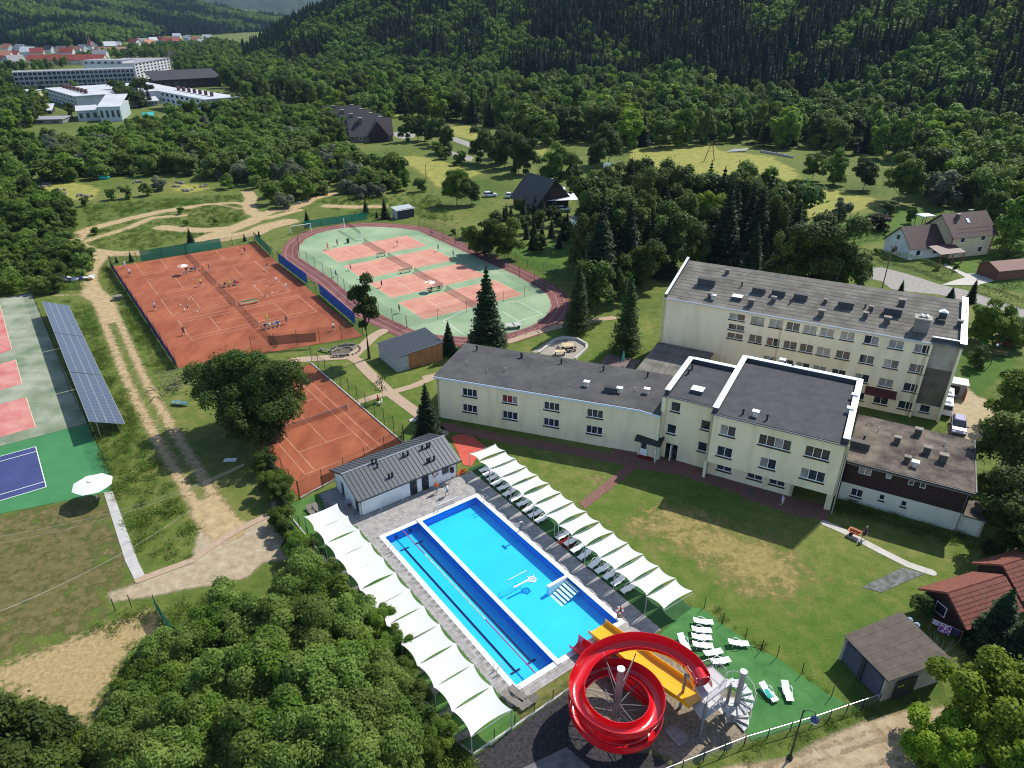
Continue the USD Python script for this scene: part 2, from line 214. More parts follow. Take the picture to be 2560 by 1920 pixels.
# ---------------------------------------------------------------- terrain
def hull_line(qs, z): return [tuple(xy(q, z)) for q in qs]
_rb = hull_line([(600, 140), (640, 150), (830, 157), (1035, 163), (1178, 171), (1240, 178), (1461, 188), (1620, 192), (1794, 204), (1860, 208), (2113, 236), (2366, 264), (2556, 316), (2750, 370)], 7)
HILL_R = Polygon(_rb + [(900, 200), (2500, 300), (2500, 3000), (-250, 3000), (-420, 1500)])
_lb = hull_line([(-500, 104), (0, 104), (80, 108), (168, 117), (221, 115), (316, 100), (395, 86), (522, 83), (600, 78)], 4)
HILL_L = Polygon(_lb + [(-560, 2600), (-900, 3600), (-6000, 3600), (-6000, 1400)])
def height(x, y):
    x, y = np.broadcast_arrays(np.asarray(x, float), np.asarray(y, float)); p = shapely.points(x, y); h = np.zeros(x.shape)
    for poly, k, cap in ((HILL_R, 0.52, 170.0), (HILL_L, 0.30, np.interp(x, [-1500, -1000, -820, -700], [120, 85, 34, 24]))):
        d = np.where(shapely.contains(poly, p), shapely.distance(poly.exterior, p), 0.0)
        s = np.minimum(d * k, 1e9); s = np.where(s < 8, s * s / 16, s - 4)       # eased foot
        h = np.maximum(h, cap * (1 - np.exp(-s / cap)) * (1 + 0.16 * (meshkit.noise(np.stack([x / 90, y / 90, x * 0], -1), 3) - 0.5)))
    return h
PX, PY, PA, PL, PW = -4.4434, 70.4905, math.radians(-53.3565), 25.02, 12.6
PU, PV = np.array([math.cos(PA), math.sin(PA)]), np.array([math.sin(PA), -math.cos(PA)])
def W(u, v, z=0.0): p = np.array([PX, PY]) + PU * u + PV * v; return np.array([p[0], p[1], z])
def Wp(pts): return Polygon([tuple(W(u, v)[:2]) for u, v in pts])
def uv_of(p): d = np.asarray(p)[:2] - [PX, PY]; return d @ PU, d @ PV
POOL = Wp([(-0.05, -0.05), (PL + 0.05, -0.05), (PL + 0.05, PW + 0.05), (-0.05, PW + 0.05)])
gx = np.unique(np.r_[[-9000, -6000, -4500, -3500, -3000, -2500], np.arange(-2000, 1001, 20), [1300, 2000, 3500, 9000]]).astype(float)
gy = np.unique(np.r_[[-600, -200, -60], np.arange(0, 2401, 20), np.arange(2600, 4001, 200), [5000, 7000, 12000]]).astype(float)
X, Y = np.meshgrid(gx, gy, indexing='ij'); Z = height(X, Y)
g = Geo(); i, j = np.meshgrid(np.arange(len(gx) - 1), np.arange(len(gy) - 1), indexing='ij'); n = len(gy)
q = np.stack([i * n + j, (i + 1) * n + j, (i + 1) * n + j + 1, i * n + j + 1], -1).reshape(-1, 4)
near = ((X[:-1, :-1] >= -40) & (X[1:, 1:] <= 40) & (Y[:-1, :-1] >= 20) & (Y[1:, 1:] <= 100)).ravel()
g.add(np.stack([X, Y, Z], -1).reshape(-1, 3), q[~near])
def flat(poly, z):
    v, f = [], []; g_ = Geo()
    for p in getattr(poly, 'geoms', [poly]):
        if p.area < 1e-4: continue
        a, b = trimesh.creation.triangulate_polygon(p, engine='earcut'); g_.add(np.c_[a, np.full(len(a), z)], b)
    return g_
h_ = flat(shapely.box(-40, 20, 40, 100).difference(POOL), 0.0); g.add(*h_.vf())
tag(obj('ground', g, W_GRASS), 'rough green grassland of the valley floor and slopes', 'ground', kind='structure')

def patch(name, geom, mat, z, label, cat, step=0.6, margin=1.2, kind='structure', cut=None):
    """a sheet of another ground whose edge is ragged: the mesh carries its distance from the edge"""
    x0, y0, x1, y1 = geom.buffer(margin).bounds; x1 = min(x1, x0 + 800)
    xs, ys = np.arange(x0, x1 + step, step), np.arange(y0, y1 + step, step); X, Y = np.meshgrid(xs, ys, indexing='ij'); P = shapely.points(X, Y); shapely.prepare(geom)
    d = shapely.distance(geom.boundary, P); d = np.where(shapely.contains(geom, P), d, -d)
    keep = d > -margin
    if cut is not None: shapely.prepare(cut); keep &= ~shapely.contains(cut, P)
    ok = keep[:-1, :-1] & keep[1:, :-1] & keep[1:, 1:] & keep[:-1, 1:]
    n = len(ys); i, j = np.nonzero(ok); q = np.stack([i * n + j, (i + 1) * n + j, (i + 1) * n + j + 1, i * n + j + 1], 1)
    use, inv = np.unique(q, return_inverse=True); v = np.stack([X.ravel()[use], Y.ravel()[use], np.full(len(use), z)], 1)
    gg = Geo().add(v, inv.reshape(-1, 4))
    return tag(obj(name, gg, mat, attr=np.clip(d.ravel()[use], -margin, 4)), label, cat, kind=kind)
def sheet(name, geom, mat, z, label=None, cat=None, parent='/World'):
    p = obj(name, flat(geom, z), mat, parent)
    return tag(p, label, cat, kind='structure') if label else p
def poly(qs, z=0.0): return Polygon([tuple(xy(q, z)) for q in qs]).buffer(0)
def line(qs, w): return LineString([tuple(xy(q)) for q in qs]).buffer(w / 2)
def track(*runs): return unary_union([line(qs, w) for qs, w in runs])

# lawns
lawn = poly([A(1480, 480), E(0, 500), E(1000, 690), E(1660, 890), F(640, 1180), F(1800, 1440), F(2100, 1560), Q(1650, 250), Q(1350, 300), Q(1250, 430), Q(760, 1110), Q(400, 950), O(1560, 370), E(1100, 1500), A(1900, 680), A(1650, 560)]).union(
    poly([A(440, 20), A(760, 0), A(1440, 450), A(1440, 700), A(1170, 660)])).union(poly([B(960, 1210), B(1480, 1500), B(1430, 1560), A(1440, 130), A(1430, 440), A(760, -10)])).union(poly([C(60, 1340), C(560, 1150), C(1200, 1080), C(1260, 1300), C(700, 1480)]))
W_LAWN = patch_mat('mown_lawn', ((0.10, 0.10, 0.03), (0.10, 0.10, 0.03), 1.0), LAWN, k=0.0)
lm = patch_mat('lawn_grass', None, LAWN)
sheet('lawn', lawn.difference(poly([A(1540, 610), A(1640, 580), A(1830, 700), A(1760, 780), A(1700, 840), A(1640, 830)])), lm, 0.010, 'mown lawn with dried yellow patches between the pool and the hotel', 'lawn')
patch('dry_grass', poly([E(1300, 1130), E(1560, 1180), E(1800, 1300), E(2212, 1430), F(400, 1530), Q(550, 100), Q(350, 330), O(1950, 250), O(1650, 30), E(1500, 1500), E(1120, 1400), E(1000, 1300)]).union(poly([E(860, 950), E(780, 920), E(850, 1000)])), patch_mat('sun_dried_lawn', ((0.19, 0.165, 0.05), (0.32, 0.255, 0.10), 1.6, 0.6), LAWN, k=2.6, width=1.6, es=.22), .016, 'sun-dried yellow part of the lawn below the hotel block', 'dry grass', step=.6, margin=3)
MEADOW = patch_mat('mown_meadow', ((0.17, 0.205, 0.038), (0.33, 0.30, 0.08), 0.35, 0.25), ROUGH, k=2.0, width=1.5, es=.45)
patch('meadow', poly([T2(1060, 1180), T2(1350, 1150), T2(1690, 1130), T2(1790, 1190), T2(2212, 1240), T3(250, 1262), T3(400, 1330), T3(480, 1440), T3(560, 1470), T3(1050, 1570), R(1030, 210), R(880, 260), R(480, 310), R(480, 0), T2(1900, 1560), T2(1380, 1570), T2(1200, 1500), T2(1020, 1320)]), MEADOW, 0.02, 'pale mown hay meadow behind the tall dark trees', 'meadow', step=1.6, margin=4)
patch('meadow', poly([T1(1110, 1230), T1(1300, 1235), T1(1470, 1270), T1(1800, 1370), T1(1640, 1420), T1(1440, 1500), T1(1340, 1400), T1(1180, 1290)]), MEADOW, 0.02, 'raked yellow hay field beside the leaning pole', 'meadow', step=1.4, margin=3)
patch('meadow', poly([T1(1525, 985), T1(1760, 1000), T1(1830, 1040), T1(1720, 1110), T1(1560, 1075)]), MEADOW, 0.02, 'small yellow field across the road from the row of clipped trees', 'meadow', step=1.4, margin=3)
patch('meadow', poly([T1(1090, 880), T1(1235, 885), T1(1240, 905), T1(1080, 925)]), MEADOW, 0.02, 'thin yellow strip of field at the foot of the wooded belt', 'meadow', step=1.4, margin=2)
patch('meadow', poly([K(250, 30), K(620, 20), K(800, 60), K(760, 160), K(420, 170), K(300, 110)]).union(poly([K(1340, 30), K(1560, 30), K(1700, 60), K(1500, 110), K(1350, 90)])), MEADOW, 0.02, 'dry clearing in front of the willow thicket with heaps of stone', 'meadow', step=1.2, margin=3)
patch('meadow', poly([T2(270, 1090), T2(420, 1150), T2(380, 1240), T2(320, 1220)]), MEADOW, 0.02, 'small dry gap of grass between roadside trees', 'meadow', step=1.4, margin=2)
# dirt
dirt = track(([K(790, 610), K(715, 700), K(690, 790), K(730, 880), K(800, 940), K(850, 1030)], 4.2), ([K(830, 1000), K(880, 1110)], 3.4), ([L(1640, 1160), L(1700, 1260), L(1800, 1340)], 4.4),
    ([K(1120, 578), K(900, 585), K(700, 560), K(610, 515), K(600, 470), K(640, 420), K(720, 385), K(850, 350), K(1050, 300), K(1250, 255), K(1500, 215)], 4.4), ([K(1300, 240), K(1620, 195), K(1850, 180), K(1950, 195)], 2.6), ([K(690, 480), K(850, 430), K(1000, 385), K(1200, 300), K(1450, 280)], 3.0),
    ([K(1950, 90), K(1985, 140), K(1965, 200), K(1990, 255), K(2060, 285)], 4.2), ([K(1990, 260), K(2100, 270), B(130, 245), B(280, 225), B(380, 190), B(440, 150), B(600, 110)], 4.2), ([K(2050, 295), K(1960, 340), K(1800, 400), K(1650, 450), K(1560, 490)], 5.5), ([K(1730, 195), K(1930, 235)], 1.4),
    ([K(1280, 375), K(1450, 390), K(1600, 400), K(1800, 385)], 5.0), ([K(1700, 470), K(2000, 420), B(80, 370), B(250, 330)], 6.5), ([K(2100, 300), B(100, 300), B(330, 240)], 3.5), ([B(560, 205), B(800, 215), B(1000, 210)], 4.0), ([K(430, 912), K(640, 905), K(730, 960), K(800, 1060)], 0.9))
_ctr = LineString([tuple(xy(q)) for q in (K(840, 1020), K(930, 1240), K(1030, 1480), L(1060, 130), L(1160, 330), L(1300, 580), L(1420, 780), L(1560, 1010), L(1660, 1190))])
dirt = dirt.union(_ctr.offset_curve(1.25).buffer(.78)).union(_ctr.offset_curve(-1.25).buffer(.78))
dm = patch_mat('dirt_track', (*DIRT, 1.3), ROUGH, k=1.5, width=1.3)
patch('dirt_track', dirt, dm, 0.024, 'pale rutted dirt tracks winding past the clay courts', 'dirt track', step=0.55, margin=.6, cut=poly([K(885, 690), K(2010, 500), B(845, 1235), K(1410, 1480)]))
patch('gravel_yard', poly([L(1600, 1180), L(1700, 1240), L(1900, 1290), L(2190, 1200), A(130, 1210), A(210, 1400), A(420, 1570), M(2090, 20), M(1950, 150), M(1700, 195), M(1400, 250), M(1240, 290), M(870, 340), M(840, 260), M(1060, 190), M(1160, 130), L(1500, 1590)]), patch_mat('gravel', ((0.28, 0.225, 0.14), (0.45, 0.375, 0.26), 0.9, 1.4), ROUGH, k=0.55), 0.022, 'gravel yard beyond the hedge with a paved kerb', 'gravel yard', step=0.5)
patch('dry_field', poly([M(-200, 900), M(0, 830), M(700, 570), M(1050, 430), M(1180, 390), M(1270, 470), M(1390, 650), M(1000, 780), M(800, 1100), M(700, 1320), M(550, 1250), M(300, 1120), M(0, 1020)]), patch_mat('dry_soil', ((0.26, 0.19, 0.085), (0.43, 0.33, 0.17), 2.5, 1.2), ROUGH, k=1.8, es=.5), 0.02, 'patch of dry sandy soil behind the foreground trees', 'bare field', step=0.5)
patch('practice_pitch', poly([L(-300, 1350), L(0, 1215), L(860, 1040), L(960, 1560), M(1040, 140), M(850, 330), M(740, 500), M(0, 780), M(-300, 850)]), patch_mat('worn_grass', ((0.075, 0.085, 0.022), (0.17, 0.14, 0.06), 0.9, 0.45), ROUGH, k=2.6, width=1.4, es=.16), 0.018, 'worn brownish grass beside the concrete path', 'grass pitch', step=0.7)
patch('dirt_road', poly([Q(-200, 1640), Q(0, 1600), Q(350, 1560), Q(620, 1400), Q(950, 1270), Q(1280, 1180), Q(1600, 1150), Q(1900, 1640), Q(1900, 2200), Q(-200, 2200)]), patch_mat('graded_dirt', ((0.27, 0.20, 0.115), (0.45, 0.365, 0.245), 0.7, 1.8), ROUGH, k=0.5), 0.02, 'graded dirt road with tyre marks along the bottom fence', 'dirt road', step=0.4)
patch('tyre_ruts', unary_union([line([Q(-150 + 60 * k, 1690 + 75 * k - 30 * (k % 2)), Q(500 + 40 * k, 1420 + 85 * k), Q(1000 + 40 * k, 1270 + 75 * k), Q(1700, 1230 + 90 * k)], .26) for k in (1, 2, 4, 5)]), patch_mat('rut_shadow', ((0.22, 0.165, 0.10), (0.32, 0.25, 0.16), 2.0, 0.9), ROUGH, k=1.8), 0.026, 'dark tyre ruts running along the dirt road at the bottom', 'tyre ruts', step=.13, margin=.2)
patch('bare_yard', poly([F(1600, 600), F(1640, 330), F(1760, 210), F(1850, 290), F(2030, 350), F(2000, 480), F(1880, 640), F(1830, 800), F(1880, 1080), F(2000, 1000), F(2100, 700), F(1500, 620)]), patch_mat('sandy_yard', ((0.30, 0.24, 0.14), (0.44, 0.37, 0.24), 1.5, 0.8), ROUGH, k=0.7), 0.02, 'sandy parking yard at the end of the hotel', 'yard', step=0.5)
sheet('road', poly([R(1085, 690), R(1300, 745), R(1560, 830), R(1750, 870), R(2212, 1020), R(2212, 1120), R(1900, 990), R(1540, 905), R(1270, 880), R(1160, 860), R(1090, 800), R(900, 760), R(800, 700)]), MT['asphalt'], 0.02, 'pale asphalt road passing behind the hotel', 'road')
sheet('road', poly([T1(1400, 1040), T1(1550, 1075), T1(1720, 1135), T1(1900, 1180), T1(1900, 1230), T1(1690, 1165), T1(1530, 1105), T1(1380, 1060)]), MT['asphalt'], 0.024, 'grey road bending away between rows of roadside trees', 'road')
sheet('road', poly([T1(1080, 1045), T1(1180, 1040), T1(1260, 1060), T1(1250, 1085), T1(1150, 1100), T1(1090, 1075)]), MT['asphalt'], 0.02, 'parking place by the row of steep-roofed cottages', 'parking place')
sheet('road', poly([T1(1440, 1185), T1(1520, 1180), T1(1560, 1200), T1(1720, 1240), T1(1700, 1275), T1(1640, 1265), T1(1500, 1220)]), MT['asphalt'], 0.02, 'short side road leaving the bend behind round bushes', 'road')
# paving
def slab(name, geom, mat, label, cat, z=0.05):
    g_ = Geo()
    for p in getattr(geom, 'geoms', [geom]): g_.prism(p, -0.05, z)
    return tag(obj(name, g_, mat), label, cat, kind='structure')
paths = track(([B(300, 1425), B(560, 1405), B(760, 1395), B(850, 1310), B(930, 1235), B(1000, 1195)], 2.1), ([B(745, 1395), B(820, 1440), A(840, 50), A(1050, 255), A(1300, 440), A(1470, 580)], 1.9), ([A(800, 335), A(940, 290), A(1060, 260), A(1250, 205), A(1440, 120), C(-640+640-550, 1560)], 1.4))
slab('footpath', paths.difference(poly([A(437, 28), A(1165, 660), A(345, 1098), A(-100, 560)])), MT['paving'], 'beige paved paths crossing between the courts and the hotel', 'footpath')
slab('footpath', line([C(60, 1290), C(300, 1210), C(560, 1140), C(760, 1110), C(920, 1090)], 1.7), MT['paving'], 'beige path curving from the running track into the trees', 'footpath')
plaza = poly([A(1470, 545), E(0, 655), E(0, 588), E(450, 655), E(905, 740), E(925, 668), E(1100, 692), E(1330, 750), E(1665, 880), F(0, 965), F(460, 1110), F(700, 1150), F(650, 1275), F(560, 1255), F(400, 1230), F(0, 1090), E(1900, 1050), E(1450, 910), E(1110, 858), E(700, 1180), E(655, 1130), E(1030, 835), E(500, 715), E(0, 640)]).union(line([A(1470, 520), E(0, 610), E(450, 690), E(900, 775)], 1.9))
slab('block_paving', plaza, MT['brick'], 'red-brown block paving along the front of the hotel', 'pavement')
slab('footpath', line([F(640, 1290), F(780, 1350), F(920, 1425), F(1080, 1510), F(1240, 1590), Q(1300, 40), Q(1480, 100)], 1.0), MT['concl'], 'narrow pale concrete path across the shaded lawn', 'footpath')
slab('footpath', poly([L(820, 1050), L(890, 1040), L(1090, 1590), M(1150, 130), M(1070, 175), M(1040, 110), L(990, 1590)]), pm('grey_path_slab', (0.40, 0.39, 0.37), (0.47, 0.46, 0.44), 1.0, rough=0.9), 'straight pale concrete path to the big white parasol', 'footpath')
slab('kerb_path', line([M(1100, 160), L(1520, 1585), L(1650, 1490), L(1880, 1345), L(2190, 1195), A(150, 1130)], 0.9), MT['paving'], 'paver kerb along the edge of the gravel yard', 'kerb', z=0.09)
slab('rubber_pad', poly([A(1540, 610), A(1640, 580), A(1720, 610), A(1830, 700), A(1790, 760), A(1740, 780), A(1700, 840), A(1640, 830)]), MT['rubber'], 'red rubber surface behind the changing house', 'rubber surface')
slab('patio', poly([C(280, 1360), C(440, 1260), C(520, 1240), C(640, 1250), C(720, 1300), C(610, 1410), C(330, 1370)]).union(poly([C(330, 1370), C(480, 1270), C(690, 1280), C(620, 1420)])), pm('beige_gravel', (0.26, 0.23, 0.19), (0.34, 0.30, 0.25), 2), 'round seating patio behind the low wing', 'patio')
slab('patio', poly([C(830, 1440), C(880, 1375), C(1140, 1425), C(1090, 1500), C(900, 1500)]), pm('dark_red_terrace', (0.10, 0.06, 0.06), (0.20, 0.16, 0.15), 1.5), 'dark red terrace with a closed turquoise parasol', 'terrace')

# ---------------------------------------------------------------- tennis courts
def oriented(o, a):                                      # court coordinates (along, across) to the place
    ca, sa = math.cos(a), math.sin(a); o = np.asarray(o, float)[:2]
    return lambda u, v, z=0.0: np.array([o[0] + u * ca + v * sa, o[1] + u * sa - v * ca, z])
def court_lines(T, z, w=0.055, box=True):
    g_ = Geo(); ln = []
    for v in (0, 1.37, 9.6, 10.97): ln.append(((0, v), (23.77, v)))
    for u in (0, 23.77): ln.append(((u, 0), (u, 10.97)))
    for u in (5.485, 18.285): ln.append(((u, 1.37), (u, 9.6)))
    ln.append(((5.485, 5.485), (18.285, 5.485)))
    for (a, b), (c, d) in ln:
        dx, dy = np.array([c - a, d - b]) / np.hypot(c - a, d - b) * w / 2
        g_.add([T(a - dy - dx, b + dx - dy, z), T(c - dy + dx, d + dx + dy, z), T(c + dy + dx, d - dx + dy, z), T(a + dy - dx, b - dx - dy, z)], [[0, 1, 2, 3]])
    return g_
def tennis_net(T, label, half=6.4, post_h=1.05, u=11.885, vc=5.485, white=False, group=None):
    t = thing('tennis_net', label, 'tennis net', T(u, vc), group)
    g_ = Geo(); n = 9; vs = np.linspace(vc - half, vc + half, n); top = [T(u, v, 0.92 + 0.12 * abs(v - vc) / half) for v in vs]
    g_.strip([T(u, v, 0.06) for v in vs], top); obj('mesh', g_, MT['net'], t)
    obj('headband', Geo().strip([p - [0, 0, 0.09] for p in top], [p + [0, 0, 0.02] for p in top]), MT['linew'] if white else MT['line'], t)
    for v in (vs[0], vs[-1]): obj('post', Geo().tube([T(u, v, 0), T(u, v, post_h)], 0.05), MT['steeld'] if not white else MT['white'], t)
clay4 = poly([K(885, 688), K(2013, 498), B(845, 1235), K(1410, 1488)])
cs = sheet('clay_court', clay4, MT['clay'], 0.035, 'large orange clay surface with four tennis courts in a row', 'clay courts')
ca = 0.6058; o4 = xy(K(885, 688)); T4 = oriented(o4, ca)
for k, (a, b) in enumerate([(K(1465, 570), K(1580, 690)), (K(1595, 705), K(1710, 830)), (K(1730, 845), K(1862, 988)), (K(1890, 992), K(2040, 1165)), (K(2065, 1178), B(170, 1318))]):
    m = (at(a) + at(b)) / 2; half = np.linalg.norm(at(a) - at(b)) / 2
    T = oriented(m[:2] - np.array([math.cos(ca), math.sin(ca)]) * 11.885 - np.array([math.sin(ca), -math.cos(ca)]) * 5.485, ca)
    if k < 4: obj('court_lines', court_lines(T, 0.043, 0.09), MT['line'], cs)
    tennis_net(T, ['farthest net of the big clay surface, by the green windbreak', 'second net from the far end of the big clay surface', 'middle net of the big clay surface beside the empty bench', 'fourth net from the far end of the big clay surface', 'nearest net of the big clay surface, next to the dark windbreak'][k], half=half, group='nets of the four clay courts')
s0 = xy(A(437, 28)); s1 = xy(A(1165, 660)); s2 = xy(A(345, 1098)); s3 = s0 + s2 - s1
cs = sheet('clay_court', Polygon([s0, s1, s2, s3]), MT['clay'], 0.035, 'single orange clay tennis court next to the changing house', 'clay court')
Tm = oriented((-18.12, 81.967), 2.2242); Ts = lambda u, v, z=0.0: Tm(u, -v, z)
obj('court_lines', court_lines(Ts, 0.043, 0.07), MT['line'], cs); tennis_net(Ts, 'net of the single clay court beside the leafy tree', white=True)
g = Geo()
for a, b in ((s0, s1), (s1, s2)): g.bar(V3(a, 0.06), V3(b, 0.06), 0.18, 0.24)
tag(obj('court_kerb', g, MT['concl']), 'low concrete kerb round the single clay court', 'kerb', kind='structure')
# oval with a running track
oval = poly([B(335, 560), B(345, 520), B(400, 465), B(480, 425), B(600, 395), B(700, 380), B(850, 370), B(1000, 372), B(1130, 382), B(1280, 402), C(0, 682), C(150, 752), C(250, 810), C(340, 860), C(400, 905), C(425, 950), C(432, 1000), C(410, 1050), C(360, 1105), C(280, 1150), C(200, 1180), C(90, 1212), B(1900, 1232), B(1650, 1240), B(1450, 1225), B(1270, 1195), B(870, 1010), B(600, 780), B(340, 610)]).buffer(3).buffer(-3)
trk = oval.buffer(4.1).difference(oval)
tr = sheet('running_track', trk.difference(clay4.buffer(0.3)), MT['track'], 0.03, 'dark red running track round the green oval', 'running track')
g = Geo()
for d in (0.08, 1.5, 3.0):
    r = flat(oval.buffer(d + 0.09).difference(oval.buffer(d)).difference(clay4.buffer(0.5)), 0.038); g.add(*r.vf())
obj('lane_lines', g, pm('track_line', (0.42, 0.32, 0.30), rough=0.9), tr)
ov = sheet('oval_court', oval, MT['sgreen'], 0.034, 'pale green sanded turf oval with four pink tennis courts', 'sports ground')
quads = [[B(510, 560), B(660, 648), B(1340, 520), B(1205, 437)], [B(690, 678), B(828, 772), B(1550, 625), B(1392, 540)], [B(960, 848), B(1070, 935), B(1790, 745), B(1622, 655)], [B(1125, 965), B(1325, 1103), B(2090, 905), B(1890, 795)]]
oc = [(-47.5966, 171.1436, 0.6058), None, (-31.5406, 147.5457, 0.6217), (-23.4195, 136.1304, 0.6013)]
oc[1] = ((oc[0][0] + oc[2][0]) / 2, (oc[0][1] + oc[2][1]) / 2, 0.61)
for k, (a, b, c) in enumerate(oc):
    T = oriented((a, b), c); obj('pink_court', flat(Polygon([T(0, 0)[:2], T(23.77, 0)[:2], T(23.77, 10.97)[:2], T(0, 10.97)[:2]]), 0.040), MT['spink'], ov)
    obj('court_lines', court_lines(T, 0.047, 0.085), pm('cream_line', (0.62, 0.58, 0.36), rough=0.9), ov)
    tennis_net(T, ['net of the farthest pink court, in line with the volleyball post', 'net of the second pink court, above the empty bench', 'net of the third pink court, ending at the white parasol', 'net of the nearest pink court, partly behind the spruce'][k], half=6.2, group='nets of the pink courts')
g = Geo()
for a, b in ((B(1480, 1110), B(1650, 1225)), (B(1480, 1110), C(-170, 990)), (C(-170, 990), C(170, 955)), (C(170, 955), C(370, 1060)), (C(370, 1060), C(90, 1140)), (C(55, 1040), C(180, 1115))): g.bar(at(a, 0.045), at(b, 0.045), 0.09, 0.006)
obj('goal_lines', g, MT['linew'], ov)
# left-hand courts
lt = sheet('turf_court', poly([K(-500, 990), K(0, 935), K(245, 893), L(690, 500), L(640, 517), L(0, 682), L(-700, 860)]), MT['sgrey'], 0.032, 'worn grey-green turf with pink courts beside the solar panels', 'turf courts')
for a, b, c, d in ((K(0, 990), K(95, 1340), K(0, 1375), K(-700, 1140)), (K(125, 1420), L(175, 190), L(0, 240), K(0, 1460)), (L(207, 295), L(282, 530), L(0, 612), L(0, 355))):
    p0, p1, p2, p3 = xy(a), xy(b), xy(c), xy(d); dirn = unit(p3 - p0) if c[0] > 0 and a is not None else 0
    w1 = unit(p2 - p1); obj('pink_court', flat(Polygon([p0, p1, p1 + w1 * 23.8, p0 + w1 * 23.8]), 0.039), MT['spink2'], lt)
    obj('court_lines', Geo().bar(V3(p0, 0.045), V3(p1, 0.045), 0.08, 0.006), pm('cream_line', (0.6, 0.56, 0.36)), lt)
hc = sheet('hard_court', poly([L(-700, 865), L(0, 684), L(640, 519), L(690, 508), L(885, 925), L(870, 1042), L(0, 1217), L(-700, 1380)]), MT['hgreen'], 0.033, 'green hard court with a violet playing field at the left edge', 'hard court')
p0, p1 = xy(L(282, 686)), xy(L(366, 1004)); w1 = unit(xy(L(0, 1114)) - p1)
obj('violet_field', flat(Polygon([p0, p1, p1 + w1 * 23.77, p0 + w1 * 23.77]), 0.040), MT['hblue'], hc)
g = Geo(); a1 = unit(p1 - p0); wd = np.linalg.norm(p1 - p0)
for t in (0, 1.37 / 10.97 * wd, wd * (1 - 1.37 / 10.97), wd): g.bar(V3(p0 + a1 * t, 0.046), V3(p0 + a1 * t + w1 * 23.77, 0.046), 0.10, 0.006)
for s_ in (0, 5.485): g.bar(V3(p0 + w1 * s_, 0.046), V3(p1 + w1 * s_, 0.046), 0.10, 0.006)
obj('court_lines', g, MT['linew'], hc)

# ---------------------------------------------------------------- pool
D_UV = [(-5.05, -2.65), (28.2, -2.65), (28.2, -0.9), (27.2, 0.6), (26.6, 3.2), (26.5, 14.35), (-3.8, 14.35), (-5, 15.9), (-12.0, 15.4), (-12.3, 12.9), (-5.05, 12.9)]
deck = Wp(D_UV); coping = Wp([(-0.5, -0.5), (PL + 0.5, -0.5), (PL + 0.5, PW + 0.5), (-0.5, PW + 0.5)])
dk = sheet('pool_deck', deck.difference(POOL), MT['joint'], 0.03, 'grey concrete paver deck round the swimming pool', 'pool deck')
cells = []
for r, u in enumerate(np.arange(-12.2, 28.2, 0.405)):
    for v in np.arange(-3.0 + (r % 2) * 0.4, 16, 0.805):
        rect = Wp([(u, v), (u + 0.39, v), (u + 0.39, v + 0.79), (u, v + 0.79)])
        if deck.contains(rect.centroid) and not coping.buffer(0.03).contains(rect.centroid):
            c = rect if deck.contains(rect) and not coping.intersects(rect) else rect.intersection(deck).difference(coping)
            if c.geom_type == 'Polygon' and c.area > 0.012: cells.append((-u, c))
cells.sort(key=lambda t: t[0]); rest = Geo()
for k, (u, c) in enumerate(cells):
    g_ = Geo() if k < 300 else rest; g_.prism(c, 0.031, 0.058 + 0.004 * ((k * 7919) % 5) / 5)
    if k < 300: obj('paver', g_, MT['paver'], dk)
custom(obj('pavers', rest, MT['paver'], dk), kind='stuff')
bp = thing('swimming_pool', 'rectangular blue swimming pool split by a white divider wall', 'swimming pool', W(PL / 2, PW / 2))
FZ, WZ = -1.05, -0.13
g = Geo(); g.add([W(-0.04, -0.04, FZ), W(PL + 0.04, -0.04, FZ), W(PL + 0.04, PW + 0.04, FZ), W(-0.04, PW + 0.04, FZ)], [[0, 1, 2, 3]]); obj('pool_floor', g, MT['poolfloor'], bp)
g = Geo(); cs_ = [(0, 0), (PL, 0), (PL, PW), (0, PW)]
for (a, b), (c, d) in zip(cs_, cs_[1:] + cs_[:1]): g.strip([W(a, b, FZ), W(c, d, FZ)], [W(a, b, 0.0), W(c, d, 0.0)])
obj('pool_wall', g, MT['poolwall'], bp)
g = Geo(); ring = coping.difference(Wp([(0.04, 0.04), (PL - 0.04, 0.04), (PL - 0.04, PW - 0.04), (0.04, PW - 0.04)])); g.prism(ring, 0.0, 0.075); obj('coping', g, MT['white'], bp)
g = Geo(); g.bar(W(-0.35, 8.02, -0.64), W(PL + 0.35, 8.02, -0.64), 0.34, 1.46); dv = obj('divider_wall', g, MT['poolwall'], bp); obj('divider_cap', Geo().bar(W(-0.45, 8.02, 0.13), W(PL + 0.5, 8.02, 0.13), 0.46, 0.07), MT['white'], dv)
for v in (9.35, 11.2):
    g = Geo(); g.bar(W(2.0, v, FZ + 0.012), W(PL - 2.0, v, FZ + 0.012), 0.25, 0.01)
    for u in (2.0, PL - 2.0): g.bar(W(u, v - 0.55, FZ + 0.016), W(u, v + 0.55, FZ + 0.016), 0.25, 0.01)
    obj('lane_marking', g, MT['navy'], bp); obj('wall_target', Geo().bar(W(0.012, v, -0.85), W(0.012, v, -0.35), 0.4, 0.02, up=(PU[0], PU[1], 0)), MT['navy'], bp)
g = Geo(); g.add([W(0, 0, WZ), W(PL, 0, WZ), W(PL, PW, WZ), W(0, PW, WZ)], [[3, 2, 1, 0]]); obj('water', g, MT['water'], bp)
st = obj('step_wall', Geo().bar(W(17.2, 0.0, -0.65), W(17.2, 2.6, -0.65), 0.35, 1.5), MT['white'], bp)
for k in range(6): obj('step', Geo().bar(W(17.4, 0.25 + 0.42 * k, -0.35 - 0.15 * k), W(19.4, 0.25 + 0.42 * k, -0.35 - 0.15 * k), 0.30, 0.12), MT['white'], bp)
lr = thing('lane_rope', 'lane rope of red and yellow floats dividing the narrow pool', 'lane rope', W(0, 10.3))
